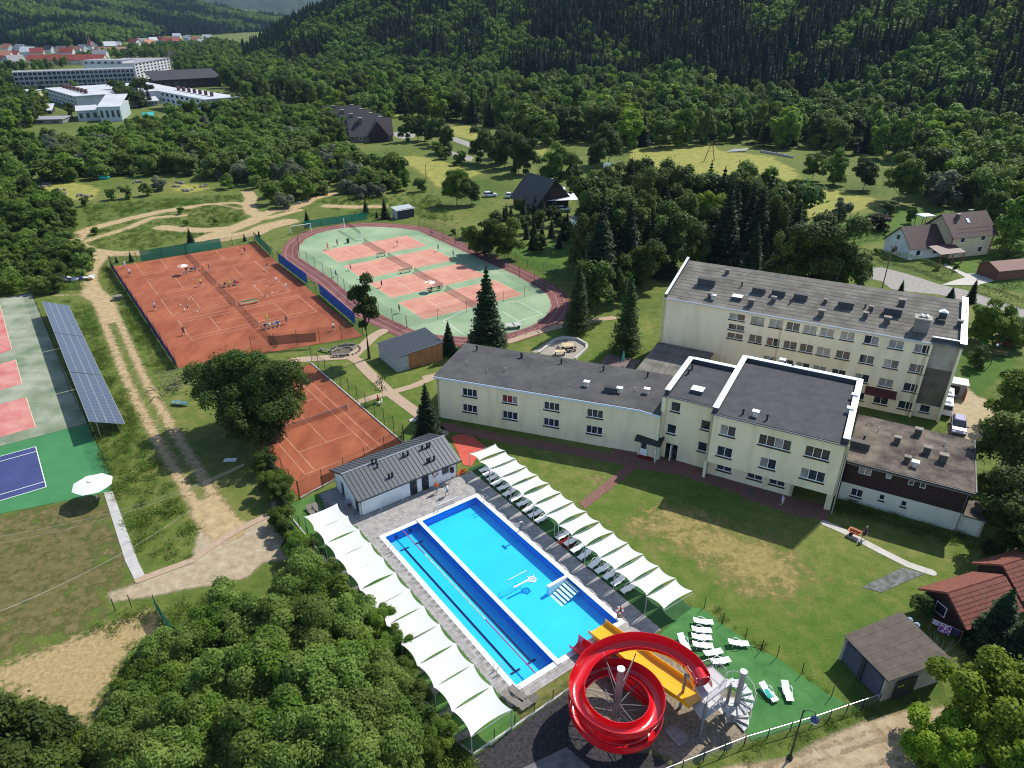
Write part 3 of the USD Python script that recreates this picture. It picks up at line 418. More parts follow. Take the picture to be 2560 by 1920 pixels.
for k, u in enumerate(np.arange(0.1, PL, 0.42)):
    c = 'rope_pink' if (u < 5 or u > 16.5) else ('rope_yellow' if k % 3 else 'rope_white')
    m = pm(c, {'rope_pink': (0.45, 0.10, 0.22), 'rope_yellow': (0.62, 0.66, 0.25), 'rope_white': (0.8, 0.8, 0.8)}[c], rough=0.4)
    obj('float', Geo().tube([W(u, 10.3, WZ + 0.03), W(u + 0.38, 10.3, WZ + 0.03)], 0.07, 6), m, lr)
# ---------------------------------------------------------------- buildings
def window(parent, p0, u, n, a, z, w, h, panes, style, sill=True, inset=0.13):
    """frame with mullions, panes and a sill set in a wall opening; p0 wall start, u along, n outwards"""
    P = lambda s, zz, o=0.0: np.array([*(p0 + u * s + n * o), zz])
    g = Geo(); f = 0.075; o = -inset
    for s in (a + f / 2, a + w - f / 2): g.bar(P(s, z, o), P(s, z + h, o), f, 0.07, up=(*u, 0))
    for zz in (z + f / 2, z + h - f / 2): g.bar(P(a + f, zz, o), P(a + w - f, zz, o), 0.07, f)
    for k in range(1, panes):
        s = a + w * k / panes; g.bar(P(s, z + f, o), P(s, z + h - f, o), 0.12, 0.07, up=(*u, 0))
    fr = obj('window', g, MT['frame'], parent)
    for k in range(panes):
        s0, s1 = a + w * k / panes + 0.05, a + w * (k + 1) / panes - 0.05
        c = style[k % len(style)]; m = {'d': MT['glass'], 'c': MT['curtain'], 'r': MT['wine']}[c]
        tilt = 0.008 * ((hash((round(a * 10), k, round(z * 10))) % 7) - 3)
        obj('pane', Geo().add([P(s0, z + .05, o - .015), P(s1, z + .05, o - .015 + tilt), P(s1, z + h - .05, o - .015 + tilt), P(s0, z + h - .05, o - .015)], [[0, 1, 2, 3]]), m, fr)
    if sill: obj('sill', Geo().bar(P(a - 0.06, z - 0.06, 0.03), P(a + w + 0.06, z - 0.06, 0.03), 0.28, 0.11), MT['sill'], fr)
    return fr
def facade(parent, p0, p1, z0, z1, wins, mat, name='wall', thick=0.32, holes=()):
    """wall from p0 to p1 (outside on the right hand) with real openings; wins: (along, sill height, width, height, panes, style)"""
    p0, p1 = np.asarray(p0, float)[:2], np.asarray(p1, float)[:2]; ln = np.linalg.norm(p1 - p0); u = (p1 - p0) / ln; n = np.array([u[1], -u[0]])
    z1 = z1 if np.ndim(z1) else (z1, z1)
    w = Polygon([(0, z0), (ln, z0), (ln, z1[1]), (0, z1[0])])
    for a, z, ww, h in [x[:4] for x in wins] + list(holes): w = w.difference(shapely.box(a, z, a + ww, z + h))
    m = trimesh.creation.extrude_polygon(w, thick, engine='earcut'); v = m.vertices
    X = np.c_[p0[0] + u[0] * v[:, 0] - n[0] * v[:, 2], p0[1] + u[1] * v[:, 0] - n[1] * v[:, 2], v[:, 1]]
    path = obj(name, Geo().add(X, m.faces), mat, parent)
    for x in wins: window(parent, p0, u, n, *x)
    return path
def wpx(p0, p1, bl, tr, panes, style, h=None, w=None):     # a window by the corners of its opening in the photograph
    a, z = onwall(p0, p1, bl); b, zt = onwall(p0, p1, tr); return (a, z, w or max(0.4, b - a), h or max(0.4, zt - z), panes, style)
def slab_roof(parent, pts, z, mat, name='roof', t=0.25):
    g = Geo(); lo = [V3(p, z - t if np.ndim(z) == 0 else z[k] - t) for k, p in enumerate(pts)]; hi = [V3(p, z if np.ndim(z) == 0 else z[k]) for k, p in enumerate(pts)]
    return obj(name, g.hexa(np.array(lo), np.array(hi)), mat, parent)
def vent(parent, p, z, kind='pipe', s=1.0, rz=-0.5):
    """things that stand on a flat roof"""
    c = lambda dz: V3(p, z + dz)
    if kind == 'pipe':
        v = obj('vent_pipe', Geo().lathe([(0.0, 0), (0.13, 0), (0.11, .5 * s), (0.15, .52 * s), (0.17, .72 * s), (0.13, .8 * s), (0, .8 * s)], c(0), 8), MT['black'], parent)
    elif kind == 'thin':
        v = obj('vent_pipe', Geo().tube([c(0), c(.45 * s)], 0.05).ball(c(.45 * s), .09, 1), MT['steel'], parent)
    elif kind == 'stack':
        v = obj('chimney', Geo().box(c(.45 * s), (.75 * s, .55 * s, .9 * s), rz), pm('sooty_chimney', (.05, .045, .042), (.09, .08, .072), 1.5), parent); obj('chimney_cap', Geo().box(c(.95 * s), (.95 * s, .75 * s, .1), rz), pm('chimney_slab', (.16, .14, .12), (.24, .21, .18), 2), v)
    elif kind == 'box':
        v = obj('ventilator', Geo().box(c(.4 * s), (2.0 * s, .75 * s, .8 * s), rz), MT['charcoal'], parent); obj('ventilator_rim', Geo().box(c(.83 * s), (2.1 * s, .85 * s, .06), rz), MT['black'], v)
    elif kind == 'white':
        v = obj('ventilator', Geo().box(c(.3), (.55, .5, .6), rz), MT['concl'], parent); obj('ventilator_cap', Geo().box(c(.75), (.85, .7, .08), rz), MT['capping'], v)
        obj('ventilator_gap', Geo().box(c(.655), (.4, .35, .11), rz), MT['black'], v)
    elif kind == 'hatch':
        v = obj('roof_hatch', Geo().box(c(.22), (1.5, 1.3, .44), rz), MT['charcoal'], parent); obj('hatch_lid', Geo().box(c(.47), (1.6, 1.4, .06), rz), MT['capping'], v)
    return v
def coping_run(parent, a, b, z, w=0.75, piece=1.1, mat='capping'):
    a, b = np.asarray(a, float), np.asarray(b, float); ln = np.linalg.norm(b - a); n = max(1, round(ln / piece)); u = (b - a) / ln
    for k in range(n): obj('coping_panel', Geo().bar(V3(a + u * (ln * k / n + .012), z), V3(a + u * (ln * (k + 1) / n - .012), z), w, 0.06), MT[mat], parent)

# --- left wing, two storeys
e1, n1 = unit([0.9455, -0.3256]), None; l0, l1, l2 = np.array([-10.85, 89.95]), np.array([16.96, 80.43]), np.array([19.3, 78.9])
e1 = unit(l1 - l0); n1 = np.array([-e1[1], e1[0]]); lw = thing('hotel_wing', 'low two-storey cream wing with a grey flat roof', 'building', (4, 86))
ww = [(A(1630, 248), A(1747, 205), 'ddd'), (A(1633, 393), A(1750, 345), 'ddd'), (A(1945, 305), A(2067, 262), 'dr'), (A(1948, 448), A(2067, 403), 'ddd'), (E(378, 362), E(505, 320), 'ddd'), (E(375, 503), E(502, 465), 'ddd'), (E(717, 425), E(855, 380), 'ddd'), (E(712, 565), E(845, 525), 'ddd')]
fx = []
for bl, tr, s_ in ww:
    x = wpx(l0, l1, bl, tr, 3, s_); fx.append((x[0], 4.35 if x[1] > 3 else 1.75, 2.25, 1.25, 3, s_ if s_ != 'dr' else 'drc'))
facade(lw, l0, l1, 0, 6.65, fx, MT['cream']); facade(lw, l1 + e1 * 0.01, l2, 0, 6.65, [], MT['cream'])
lb0, lb1 = l0 + n1 * 11.4, l2 + n1 * 11.4; facade(lw, lb0, l0, 0, 6.6, [], MT['cream']); facade(lw, lb1, lb0, 0, 6.6, [], MT['cream']); facade(lw, l2, lb1, 0, 6.6, [], MT['cream'])
ov_ = -n1 * 0.35
rf = obj('roof', Geo().hexa(np.array([V3(p, 6.67) for p in (l0 + ov_ - e1 * .3, l1 + ov_, lb1 + n1 * .2, lb0 + n1 * .2 - e1 * .3)]), np.array([V3(p, 6.98) for p in (l0 + ov_ - e1 * .3, l1 + ov_, lb1 + n1 * .2, lb0 + n1 * .2 - e1 * .3)])).hexa(np.array([V3(p, 6.67) for p in (l1 + ov_, l2 + ov_, lb1 + n1 * .2, lb1 + n1 * .19)]), np.array([V3(p, 6.98) for p in (l1 + ov_, l2 + ov_, lb1 + n1 * .2, lb1 + n1 * .19)])), MT['felt'], lw)
g = Geo(); g.bar(V3(l0 + ov_ * 1.25 - e1 * .3, 6.78), V3(l1 + ov_ * 1.25, 6.78), 0.12, 0.3); g.bar(V3(l1 + ov_ * 1.25, 6.78), V3(l2 + ov_ * 1.25, 6.78), 0.12, 0.3); obj('fascia', g, pm('pale_blue_fascia', (0.50, 0.56, 0.62), rough=0.6), lw)
for q, k, s_ in [(B(1745, 1345), 'pipe', 1), (B(2095, 1400), 'pipe', 1), (C(205, 1405), 'pipe', 1), (C(515, 1450), 'pipe', 1), (C(848, 1505), 'pipe', 1), (C(1197, 1555), 'pipe', 1), (A(1829, 97), 'thin', 1), (A(1973, 85), 'thin', 1), (A(1665, 30), 'thin', 1), (E(72, 85), 'thin', 1), (E(393, 130), 'thin', 1), (E(578, 205), 'thin', .6), (E(1095, 245), 'thin', 1), (C(405, 1425), 'thin', .7), (C(967, 1512), 'thin', .8), (E(715, 205), 'white', 1), (E(1190, 262), 'white', 1), (E(905, 250), 'box', .85), (E(975, 255), 'white', 1)]: vent(lw, xy(q, 7), 6.98, k, s_, -.35)
g = Geo(); cab = [V3(xy(q, 7.2), z) for q, z in ((B(1745, 1335), 7.5), (B(1900, 1400), 7.2), (B(2095, 1395), 7.5), (C(205, 1390), 7.5), (C(350, 1450), 7.2), (C(515, 1440), 7.5), (C(680, 1500), 7.2), (C(848, 1495), 7.5))]; g.tube(cab, 0.02, 4); obj('cable', g, MT['black'], lw)
# entrance porch
d0, d1 = np.array([17.15, 80.05]), np.array([19.55, 78.75]); ud = unit(d1 - d0); nd = np.array([ud[1], -ud[0]])
pr = obj('porch', Geo().bar(V3(d0 + nd * .15, 1.25), V3(d0 - nd * .9, 1.25), .25, 2.5).bar(V3(d1 + nd * .15, 1.25), V3(d1 - nd * .9, 1.25), .25, 2.5), MT['cream'], lw)
g = Geo(); rp = [d0 - ud * .5 + nd * .9, d1 + ud * .35 + nd * .9, d1 + ud * .35 - nd * 1.0, d0 - ud * .5 - nd * 1.0]; g.hexa(np.array([V3(p, z) for p, z in zip(rp, (2.5, 2.5, 3.0, 3.0))]), np.array([V3(p, z) for p, z in zip(rp, (2.62, 2.62, 3.15, 3.15))])); obj('porch_roof', g, MT['dark'], pr)
ds = obj('door', Geo().bar(V3(d0 + ud * .15, 1.1), V3(d0 + ud * 1.15, 1.1), .06, 2.1), MT['white'], lw); obj('door_pane', Geo().bar(V3(d0 + ud * .28 + nd * .04, 1.55), V3(d0 + ud * 1.02 + nd * .04, 1.55), .04, .85), MT['glass'], ds)
ds = obj('open_door', Geo().bar(V3(d1 - ud * .15, 1.1), V3(d1 - ud * .15 + nd * 1.05, 1.1), .06, 2.1), MT['white'], lw)
obj('doorway', Geo().bar(V3(d0 + ud * 1.2 - nd * .2, 1.1), V3(d1 - ud * .1 - nd * .2, 1.1), .05, 2.2), MT['black'], lw)
mt_ = sheet('door_mat', Polygon([xy(q) for q in (E(1135, 705), E(1258, 725), E(1228, 805), E(1105, 770))]), MT['redmat'], 0.058); tag(mt_, 'dark red carpet in front of the porch door', 'door mat')

# --- hotel block: cube and stair part, three storeys
e, nn = np.array([math.cos(math.radians(-28.5)), math.sin(math.radians(-28.5))]), None; nn = np.array([-e[1], e[0]])
hb = thing('hotel_block', 'three-storey cream block with white roof edges and jutting upper floors', 'building', (33, 80))
c0 = np.array([24.5, 74.7]); c1 = c0 + e * 15.5; CH = 9.75; cb0, cb1 = c0 + nn * 16.7, c1 + nn * 16.7
cw = [(E(1765, 575), E(1890, 505), 2, 'cd'), (E(1735, 768), E(1860, 705), 2, 'dd'), (E(2070, 645), E(2400, 625), 4, 'ddcd'), (F(475, 738), F(668, 690), 3, 'ddd'), (F(115, 850), F(245, 795), 2, 'cd'), (F(432, 940), F(618, 900), 3, 'cdd')]
fx = []
for bl, tr, p, s_ in cw:
    a, z = onwall(c0, c1, bl); fx.append((a, 6.95 if z > 5.6 else 3.85, {2: 1.9, 3: 2.75, 4: 3.75}[p], 1.45, p, s_))
facade(hb, c0, c1, 2.55, CH, fx, MT['cream']); facade(hb, cb0, c0, 0, CH, [], MT['cream']); facade(hb, c1, cb1, 0.0 + 2.55, CH, [], MT['cream']); facade(hb, cb1, cb0, 0, CH, [], MT['cream'])
slab_roof(hb, [c0 + e * .3 + nn * .3, c1 - e * .3 + nn * .3, c1 - e * .3 + nn * 5, c0 + e * .3 + nn * 5], 2.75, MT['cream'], 'overhang_soffit', .2)
r0, r1 = c0 + nn * 1.15 + e * .25, c0 + e * 10.8 + nn * 1.15
fx = [wpx(r0, r1, E(1735, 880), E(1850, 845), 2, 'd'), wpx(r0, r1, E(1975, 945), E(2095, 915), 2, 'd'), wpx(r0, r1, F(188, 1000), F(310, 970), 2, 'd')]
facade(hb, r0, r1, 0, 2.54, [(x[0], 1.05, 1.9, 0.95, 2, 'd') for x in fx], MT['cream']); facade(hb, r1 + e * .01, r1 + e * .01 + nn * 4, 0, 2.54, [], MT['cream']); facade(hb, c0 + nn * 4 + e * .3, c1 - e * .3 + nn * 4, 0, 2.54, [], MT['cream2'])
obj('pillar', Geo().bar(V3(c1 + nn * .7 - e * .5, 0), V3(c1 + nn * .7 - e * .5, 2.54), .45, .7, up=(*e, 0)), MT['cream'], hb)
rf = slab_roof(hb, [c0 - nn * .3, c1 - nn * .3, cb1 - nn * .4, cb0 - nn * .4], CH + .12, MT['felt2']); obj('gutter', Geo().tube([V3(c0 - nn * .42 - e * .1, CH - .02), V3(c1 - nn * .42, CH - .02)], .09), MT['steeld'], hb)
for a, b in ((c0 + e * .35, cb0 + e * .35), (c1 - e * .35, cb1 - e * .35), (cb0 + e * .7 - nn * .35, cb1 - e * .7 - nn * .35)):
    pp = obj('parapet', Geo().bar(V3(a, CH + .35), V3(b, CH + .35), .6, .62), MT['charcoal'], hb); coping_run(pp, a, b, CH + .70)
m0 = np.array([19.7, 79.75]); m1 = m0 + e * 6.9; MH = 9.45; mb0, mb1 = m0 + nn * 11.2, m1 + nn * 11.2
sx = [wpx(m0, m1, *w_) for w_ in [(E(1378, 400), E(1455, 320), 1, 'd'), (E(1345, 573), E(1422, 497), 1, 'd'), (E(1612, 543), E(1693, 470), 1, 'd'), (E(1588, 712), E(1668, 645), 1, 'd')]]
dx = wpx(m0, m1, E(1332, 755), E(1420, 655), 2, 'd')
facade(hb, m0, m1, 0, MH, [(x[0], x[1], 1.25, 1.4, 1, 'd') for x in sx], MT['cream'], holes=[(max(.15, dx[0]), 0, 1.6, 2.35)]); facade(hb, mb0, m0, 0, MH, [], MT['cream']); facade(hb, mb1, mb0, 0, MH, [], MT['cream'])
da = max(.15, dx[0]); fr = obj('door_frame', Geo().bar(V3(m0 + e * (da + .8) + nn * .2, 0), V3(m0 + e * (da + .8) + nn * .2, 2.35), .08, 1.6, up=(*nn, 0)), MT['white'], hb)
obj('door_pane', Geo().bar(V3(m0 + e * (da + .5) + nn * .13, 1.2), V3(m0 + e * (da + 1.5) + nn * .13, 1.2), .04, 0.01 + .95), MT['glass'], fr); obj('side_pane', Geo().bar(V3(m0 + e * (da + .12) + nn * .13, 1.2), V3(m0 + e * (da + .38) + nn * .13, 1.2), .04, .95), MT['glass'], fr)
slab_roof(hb, [m0 - nn * .3, m1 - nn * .3, mb1 - nn * .3, mb0 - nn * .3], MH + .12, MT['felt2']); obj('gutter', Geo().tube([V3(m0 - nn * .42 - e * .2, MH - .02), V3(m1 - nn * .42, MH - .02)], .09), MT['steeld'], hb)
for a, b in ((m0 + e * .3, mb0 + e * .3), (mb0 + e * .65 - nn * .3, mb1 - nn * .3)):
    pp = obj('parapet', Geo().bar(V3(a, MH + .35), V3(b, MH + .35), .6, .62), MT['charcoal'], hb); coping_run(pp, a, b, MH + .70)
obj('pilaster', Geo().bar(V3(m0 + e * .12 - nn * .12, 0), V3(m0 + e * .12 - nn * .12, MH - .3), .3, .5, up=(*e, 0)), MT['cream'], hb); obj('downpipe', Geo().tube([V3(m0 - e * .2 - nn * .15, 0), V3(m0 - e * .2 - nn * .15, MH)], .06), MT['steel'], hb); obj('downpipe', Geo().tube([V3(c1 + e * .12, 0), V3(c1 + e * .12, CH)], .06), MT['steel'], hb)
for q, k in [(E(1595, 230), 'hatch'), (C(1520, 1515), 'pipe'), (C(1550, 1480), 'pipe'), (E(1950, 425), 'pipe'), (E(2048, 440), 'white'), (E(2140, 470), 'pipe'), (R(210, 1445), 'pipe'), (R(380, 1490), 'pipe'), (R(300, 1450), 'white')]: vent(hb, xy(q, CH + .2), (MH if k == 'hatch' or q[0] < 1740 else CH) + .12, k, 1.0, -.5)
for q in (F(872, 300), F(835, 408)): v_ = vent(hb, xy(q, CH + .3), CH + .12, 'white', 1.0, -.5)

# --- four-storey main block
h0 = np.array([24.9, 107.7]); h1 = np.array([62.3, 88.3]); eh = unit(h1 - h0); nh = np.array([-eh[1], eh[0]]); HH = 12.15; HB = 14.6; hp = h0 + eh * 38.2; DP = 12.0
mb = thing('hotel_block', 'long four-storey cream hotel block with chimneys on a sloping felt roof', 'building', (44, 100))
zr = reg(2080, 780, 5.53)
tops = [(C(1838, 1085), 'cd'), (C(2010, 1125), 'cc'), (C(2152, 1160), 'cc'), (R(50, 1130), 'cc'), (R(192, 1160), 'cc'), (R(325, 1185), 'dd'), (R(458, 1210), 'cc'), (R(590, 1240), 'cc'), (R(748, 1270), 'cc'), (R(935, 1305), 'dc'), (R(1127, 1345), 'cc'), (R(1328, 1380), 'cd')]
fx = [(onwall(h0, h1, q)[0], 10.15, 2.0 if k else 2.6, 1.35, 2, s_) for k, (q, s_) in enumerate(tops)]
fx.insert(0, (onwall(h0, h1, C(1835, 1158))[0], 8.55, 2.5, 1.0, 2, 'd')); fx[1] = (fx[1][0], 10.25, 2.5, 1.1, 2, 'cd')
r2 = [(C(1810, 1312), 'dd'), (C(1988, 1300), 'dc'), (C(2125, 1330), 'rd'), (R(28, 1300), 'dd'), (R(165, 1325), 'cd'), (R(298, 1355), 'dd'), (R(425, 1380), 'dd'), (R(557, 1410), 'cc'), (R(708, 1440), 'dd'), (R(893, 1475), 'dd'), (R(1082, 1515), 'cd'), (R(1280, 1555), 'dd')]
fx += [(onwall(h0, h1, q)[0], 7.05, 2.0 if k else 2.5, 1.35 if k else 1.0, 2, s_) for k, (q, s_) in enumerate(r2)]
us = sorted(f[0] for f in fx if f[1] == 7.05)
fx += [(u_, 3.95, 2.0, 1.35, 2, ('cc', 'dd', 'cd')[k % 3]) for k, u_ in enumerate(us[4:])] + [(u_, 1.0, 2.0, 1.3, 2, 'd') for u_ in us[9:]]
facade(mb, h0, hp, 0, HH, fx, MT['cream2']); h2, h3 = h1 + nh * DP, h0 + nh * DP
facade(mb, h3, h0, 0, (HB - .25, HH), [], MT['cream']); facade(mb, h1, h2, 0, (HH, HB - .25), [], MT['cream']); facade(mb, h2, h3, 0, HB - .25, [], MT['cream'])
q0 = hp + nh * .55; q1 = h1 + nh * .55 - eh * .32
facade(mb, q0, q1, 8.0, HH, [], MT['conc'], 'concrete_wall'); facade(mb, q0 - nh * .02, q1 - nh * .02, 2.2, 7.99, [], MT['concd'], 'concrete_wall'); facade(mb, q0 - nh * .04, q1 - nh * .04, 0, 2.19, [(1.1, 0.9, 1.35, 1.2, 1, 'd')], MT['cream2'])
obj('corner_strip', Geo().bar(V3(hp + eh * .15 + nh * .1, 0), V3(hp + eh * .15 + nh * .1, HH), .5, .3, up=(*eh, 0)), MT['cream2'], mb)
ro = [h0 - nh * .45, h1 - nh * .45, h2 + nh * .2, h3 + nh * .2]; zz = lambda p: HH + .12 + (HB - HH) * ((np.asarray(p) - h0) @ nh) / DP
rf = slab_roof(mb, ro, [zz(p) for p in ro], MT['feltg'])
for k in range(1, 12): obj('felt_seam', Geo().bar(V3(h0 - nh * .4 + nh * k * 1.03, zz(h0 - nh * .4 + nh * k * 1.03) + .006), V3(h1 - nh * .4 + nh * k * 1.03, zz(h0 - nh * .4 + nh * k * 1.03) + .006), .09, .025), pm('felt_lap', (0.10, 0.095, 0.08), rough=.95), rf)
obj('gutter', Geo().tube([V3(h0 - nh * .55, HH - .06), V3(hp - nh * .55, HH - .06)], .1), pm('pale_gutter', (0.5, 0.54, 0.6), rough=.4), mb); obj('fascia', Geo().bar(V3(h0 - nh * .4, HH - .12), V3(hp - nh * .4, HH - .12), .08, .3), pm('pale_blue_fascia', (0.5, .56, .62)), mb)
for a, b, c in ((h0 - nh * .5 + eh * .15, h3 + nh * .2 + eh * .15, 0), (h1 - nh * .5 - eh * .15, h2 + nh * .2 - eh * .15, 1)):
    g = Geo().bar(V3(a, zz(a) + .25), V3(b, zz(b) + .25), .35, .6); pp = obj('parapet', g, MT['charcoal'], mb)
    ln = np.linalg.norm(b - a)
    for k in range(9):
        s0_, s1_ = a + (b - a) * (k / 9 + .002), a + (b - a) * ((k + 1) / 9 - .002); obj('coping_panel', Geo().bar(V3(s0_, zz(s0_) + .58), V3(s1_, zz(s1_) + .58), .42 if c == 0 else .85, .06), MT['capping'], pp)
pp = obj('parapet', Geo().bar(V3(hp + nh * .3, HH + .25), V3(h1 + nh * .3, HH + .25), .3, .8), MT['charcoal'], mb); obj('coping_panel', Geo().bar(V3(hp + nh * .3, HH + .68), V3(h1 + nh * .3, HH + .68), .42, .06), MT['capping'], pp)
for a in (onwall(h0, hp, C(1320, 1000))[0], onwall(h0, hp, R(285, 1200))[0], 37.9): obj('downpipe', Geo().tube([V3(h0 + eh * a - nh * .08, .1), V3(h0 + eh * a - nh * .08, HH - .1)], .065), pm('beige_pipe', (0.5, 0.44, 0.32), rough=.5), mb)
def onroof(q):                                            # where a sight line meets the sloping roof
    z = 13.2
    for _ in range(12): z = zz(xy(q, z))
    return xy(q, z), z - .05
for q, k, s_ in [(C(1660, 830), 'box', 1.35), (C(1825, 740), 'stack', .8), (C(2005, 745), 'thin', 1), (C(1690, 930), 'stack', .9), (C(1715, 940), 'white', 1), (C(1905, 935), 'hatch', 1), (C(2010, 990), 'stack', 1.1), (C(2075, 890), 'box', 1), (C(2190, 960), 'stack', .9), (R(115, 890), 'box', 1), (R(270, 910), 'box', 1), (R(445, 940), 'box', 1), (R(640, 970), 'stack', .7), (R(800, 1005), 'box', 1.1), (R(605, 1075), 'stack', 1.1), (R(1000, 1030), 'stack', .8), (R(955, 1085), 'stack', .9), (R(1170, 1060), 'box', 1.2), (R(1125, 1130), 'stack', 1.1), (R(1240, 995), 'stack', 1.2), (R(230, 965), 'stack', .8), (R(1550, 1125), 'box', .6), (R(1700, 1150), 'stack', .9), (R(1520, 1120), 'pipe', 1), (R(365, 975), 'pipe', .8), (R(955, 1010), 'pipe', .8), (C(1940, 840), 'pipe', 1), (R(1745, 1075), 'thin', 2)]:
    p, z = onroof(q); vent(mb, p, z, k, s_, -.48)
p, z = onroof(R(1390, 1190)); ch = obj('chimney', Geo().box(V3(p, z + 1.0), (1.9, 1.5, 2.0), -.48), pm('grey_chimney', (0.13, 0.125, 0.115), (0.19, 0.18, 0.165), 1.2), mb); obj('chimney_cap', Geo().box(V3(p, z + 2.08), (2.2, 1.8, .16), -.48), MT['conc'], ch)
for k in (-.3, .35): obj('cowl', Geo().lathe([(0.12, 0), (0.12, .3), (.36, .32), (0, .5)], V3(p + eh * k, z + 2.16), 10), MT['steel'], ch)
p, z = onroof(R(1565, 1090)); hv = obj('ventilator', Geo().box(V3(p, z + .5), (1.0, .9, 1.0), -.48), MT['charcoal'], mb); obj('ventilator_hood', Geo().hexa(np.array([V3(p + eh * a + nh * b, z + 1.0) for a, b in ((-.6, -.5), (.6, -.5), (.6, .5), (-.6, .5))]), np.array([V3(p + eh * a + nh * b, z + 1.3) for a, b in ((-.05, -.5), (.05, -.5), (.05, .5), (-.05, .5))])), MT['capping'], hv)
aw = np.array([*(h0 + eh * onwall(h0, h1, zr(410, 1240))[0])]); obj('awning', Geo().hexa(np.array([V3(p_, z_) for p_, z_ in ((aw - nh * 1.6, 2.9), (aw + eh * 4.2 - nh * 1.6, 2.9), (aw + eh * 4.2, 3.5), (aw, 3.5))]), np.array([V3(p_, z_) for p_, z_ in ((aw - nh * 1.6, 2.97), (aw + eh * 4.2 - nh * 1.6, 2.97), (aw + eh * 4.2, 3.57), (aw, 3.57))])), pm('wine_awning', (0.10, 0.02, 0.02), (0.07, 0.014, 0.014), 4), mb)

# --- flat connector roof between the wings
cn = thing('connecting_hall', 'low connecting hall with a pale flat felt roof between the hotel wings', 'building', (22, 98))
k0 = np.array([24.6, 107.3]); k1 = k0 - nh * 13.5; pts = [k1, k1 + eh * 9, k0 + eh * 9, k0]
facade(cn, k0, k1, 0, 4.0, [], MT['cream']); facade(cn, k1, k1 + eh * 9, 0, 4.0, [], MT['cream']); slab_roof(cn, [pts[0] - eh * .2, pts[1], pts[2], pts[3] - eh * .2], 4.2, MT['feltg'])
for k in range(1, 9): obj('felt_seam', Geo().bar(V3(k1 + eh * k, 4.206), V3(k0 + eh * k, 4.206), .07, .02), pm('felt_lap', (0.1, .095, .08)), cn)
# --- low service building with brown upper storey
sb = thing('service_building', 'low service building with a dark brown boarded upper storey and mossy roof', 'building', (49, 71))
b0 = np.array([40.15, 70.25]); eb = unit(np.array([51.2, 63.75]) - np.array([39.9, 70.1])); nb = np.array([-eb[1], eb[0]]); b1 = b0 + eb * 12.9; b2, b3 = b1 + nb * 11.7, b0 + nb * 11.7
up = [wpx(b0, b1, *w_) for w_ in [(F(900, 895), F(1010, 880), 2, 'c'), (F(1115, 935), F(1170, 915), 1, 'c'), (F(1292, 985), F(1348, 965), 1, 'd'), (F(1383, 1010), F(1440, 990), 1, 'd')]]
lo_ = [wpx(b0, b1, *w_) for w_ in [(F(835, 1070), F(945, 1040), 2, 'd'), (F(1060, 1105), F(1115, 1085), 1, 'd'), (F(1232, 1155), F(1290, 1135), 1, 'd')]]
facade(sb, b0, b1, 2.6, 5.75, [(x[0], x[1], min(x[2], 1.9), .85 if x[4] == 1 else 1.1, x[4], x[5], False) for x in up], MT['brownw'], 'boarded_wall'); facade(sb, b0 + nb * .08, b1 + nb * .08, 0, 2.59, [(x[0], max(.9, x[1]), min(x[2], 1.9), .8 if x[4] == 1 else 1.1, x[4], x[5]) for x in lo_], pm('pale_lime_render', (.62, .60, .47), (.70, .68, .55), .5, rough=.9))
for a, b in ((b1, b2), (b2, b3), (b3, b0)): facade(sb, a, b, 2.6, 5.75, [], MT['brownw'], 'boarded_wall'); facade(sb, a, b, 0, 2.59, [], _mats['pale_lime_render'])
for k in range(1, 40): obj('board_batten', Geo().bar(V3(b0 + eb * k * .322 - nb * .012, 2.62), V3(b0 + eb * k * .322 - nb * .012, 5.7), .03, .04, up=(*eb, 0)), MT['sill'], sb) if not any(x[0] - .1 < k * .322 < x[0] + min(x[2], 1.9) + .1 for x in up) else None
slab_roof(sb, [b0 - nb * .6 - eb * .1, b1 - nb * .6 + eb * .3, b2 + eb * .3, b3 - eb * .1], 6.05, MT['felt3']); obj('gutter', Geo().bar(V3(b0 - nb * .68, 5.9), V3(b1 - nb * .68 + eb * .3, 5.9), .16, .2), MT['dark'], sb); obj('fascia', Geo().bar(V3(b0 - nb * .5, 5.72), V3(b1 - nb * .5, 5.72), .5, .14), MT['steeld'], sb); obj('roof_edge', Geo().bar(V3(b1 - nb * .6 + eb * .33, 5.98), V3(b2 + eb * .33, 5.98), .14, .3), MT['dark'], sb)
obj('downpipe', Geo().tube([V3(b1 - nb * .15 - eb * .25, 0.1), V3(b1 - nb * .15 - eb * .25, 5.3), V3(b1 - nb * .6 - eb * .1, 5.85)], .06), MT['steeld'], sb)
for q, k, s_ in [(F(910, 690), 'box', 1.1), (F(1205, 650), 'stack', .9), (F(1370, 590), 'stack', 1.0), (F(1440, 735), 'stack', 1.0), (F(1285, 800), 'stack', .8), (F(1565, 800), 'stack', 1.1), (F(1345, 840), 'white', 1), (F(1062, 560), 'thin', 1), (F(1578, 672), 'thin', 1), (F(1590, 720), 'thin', 1.2), (F(1740, 690), 'thin', .5), (F(950, 620), 'pipe', .6), (F(975, 500), 'thin', 1.3)]: vent(sb, xy(q, 6.1), 6.05, k, s_, -.52)
a0 = b1 + nb * .1; a1 = a0 + eb * 2.2; facade(sb, a0, a1, 0, 2.3, [], _mats['pale_lime_render']); facade(sb, a1, a1 + nb * 3.6, 0, 2.3, [], _mats['pale_lime_render']); slab_roof(sb, [a0 - nb * .2 + eb * .05, a1 - nb * .2 + eb * .3, a1 + nb * 3.6 + eb * .3, a0 + nb * 3.6 + eb * .05], 2.5, MT['felt3'], 'lean_to_roof', .18)

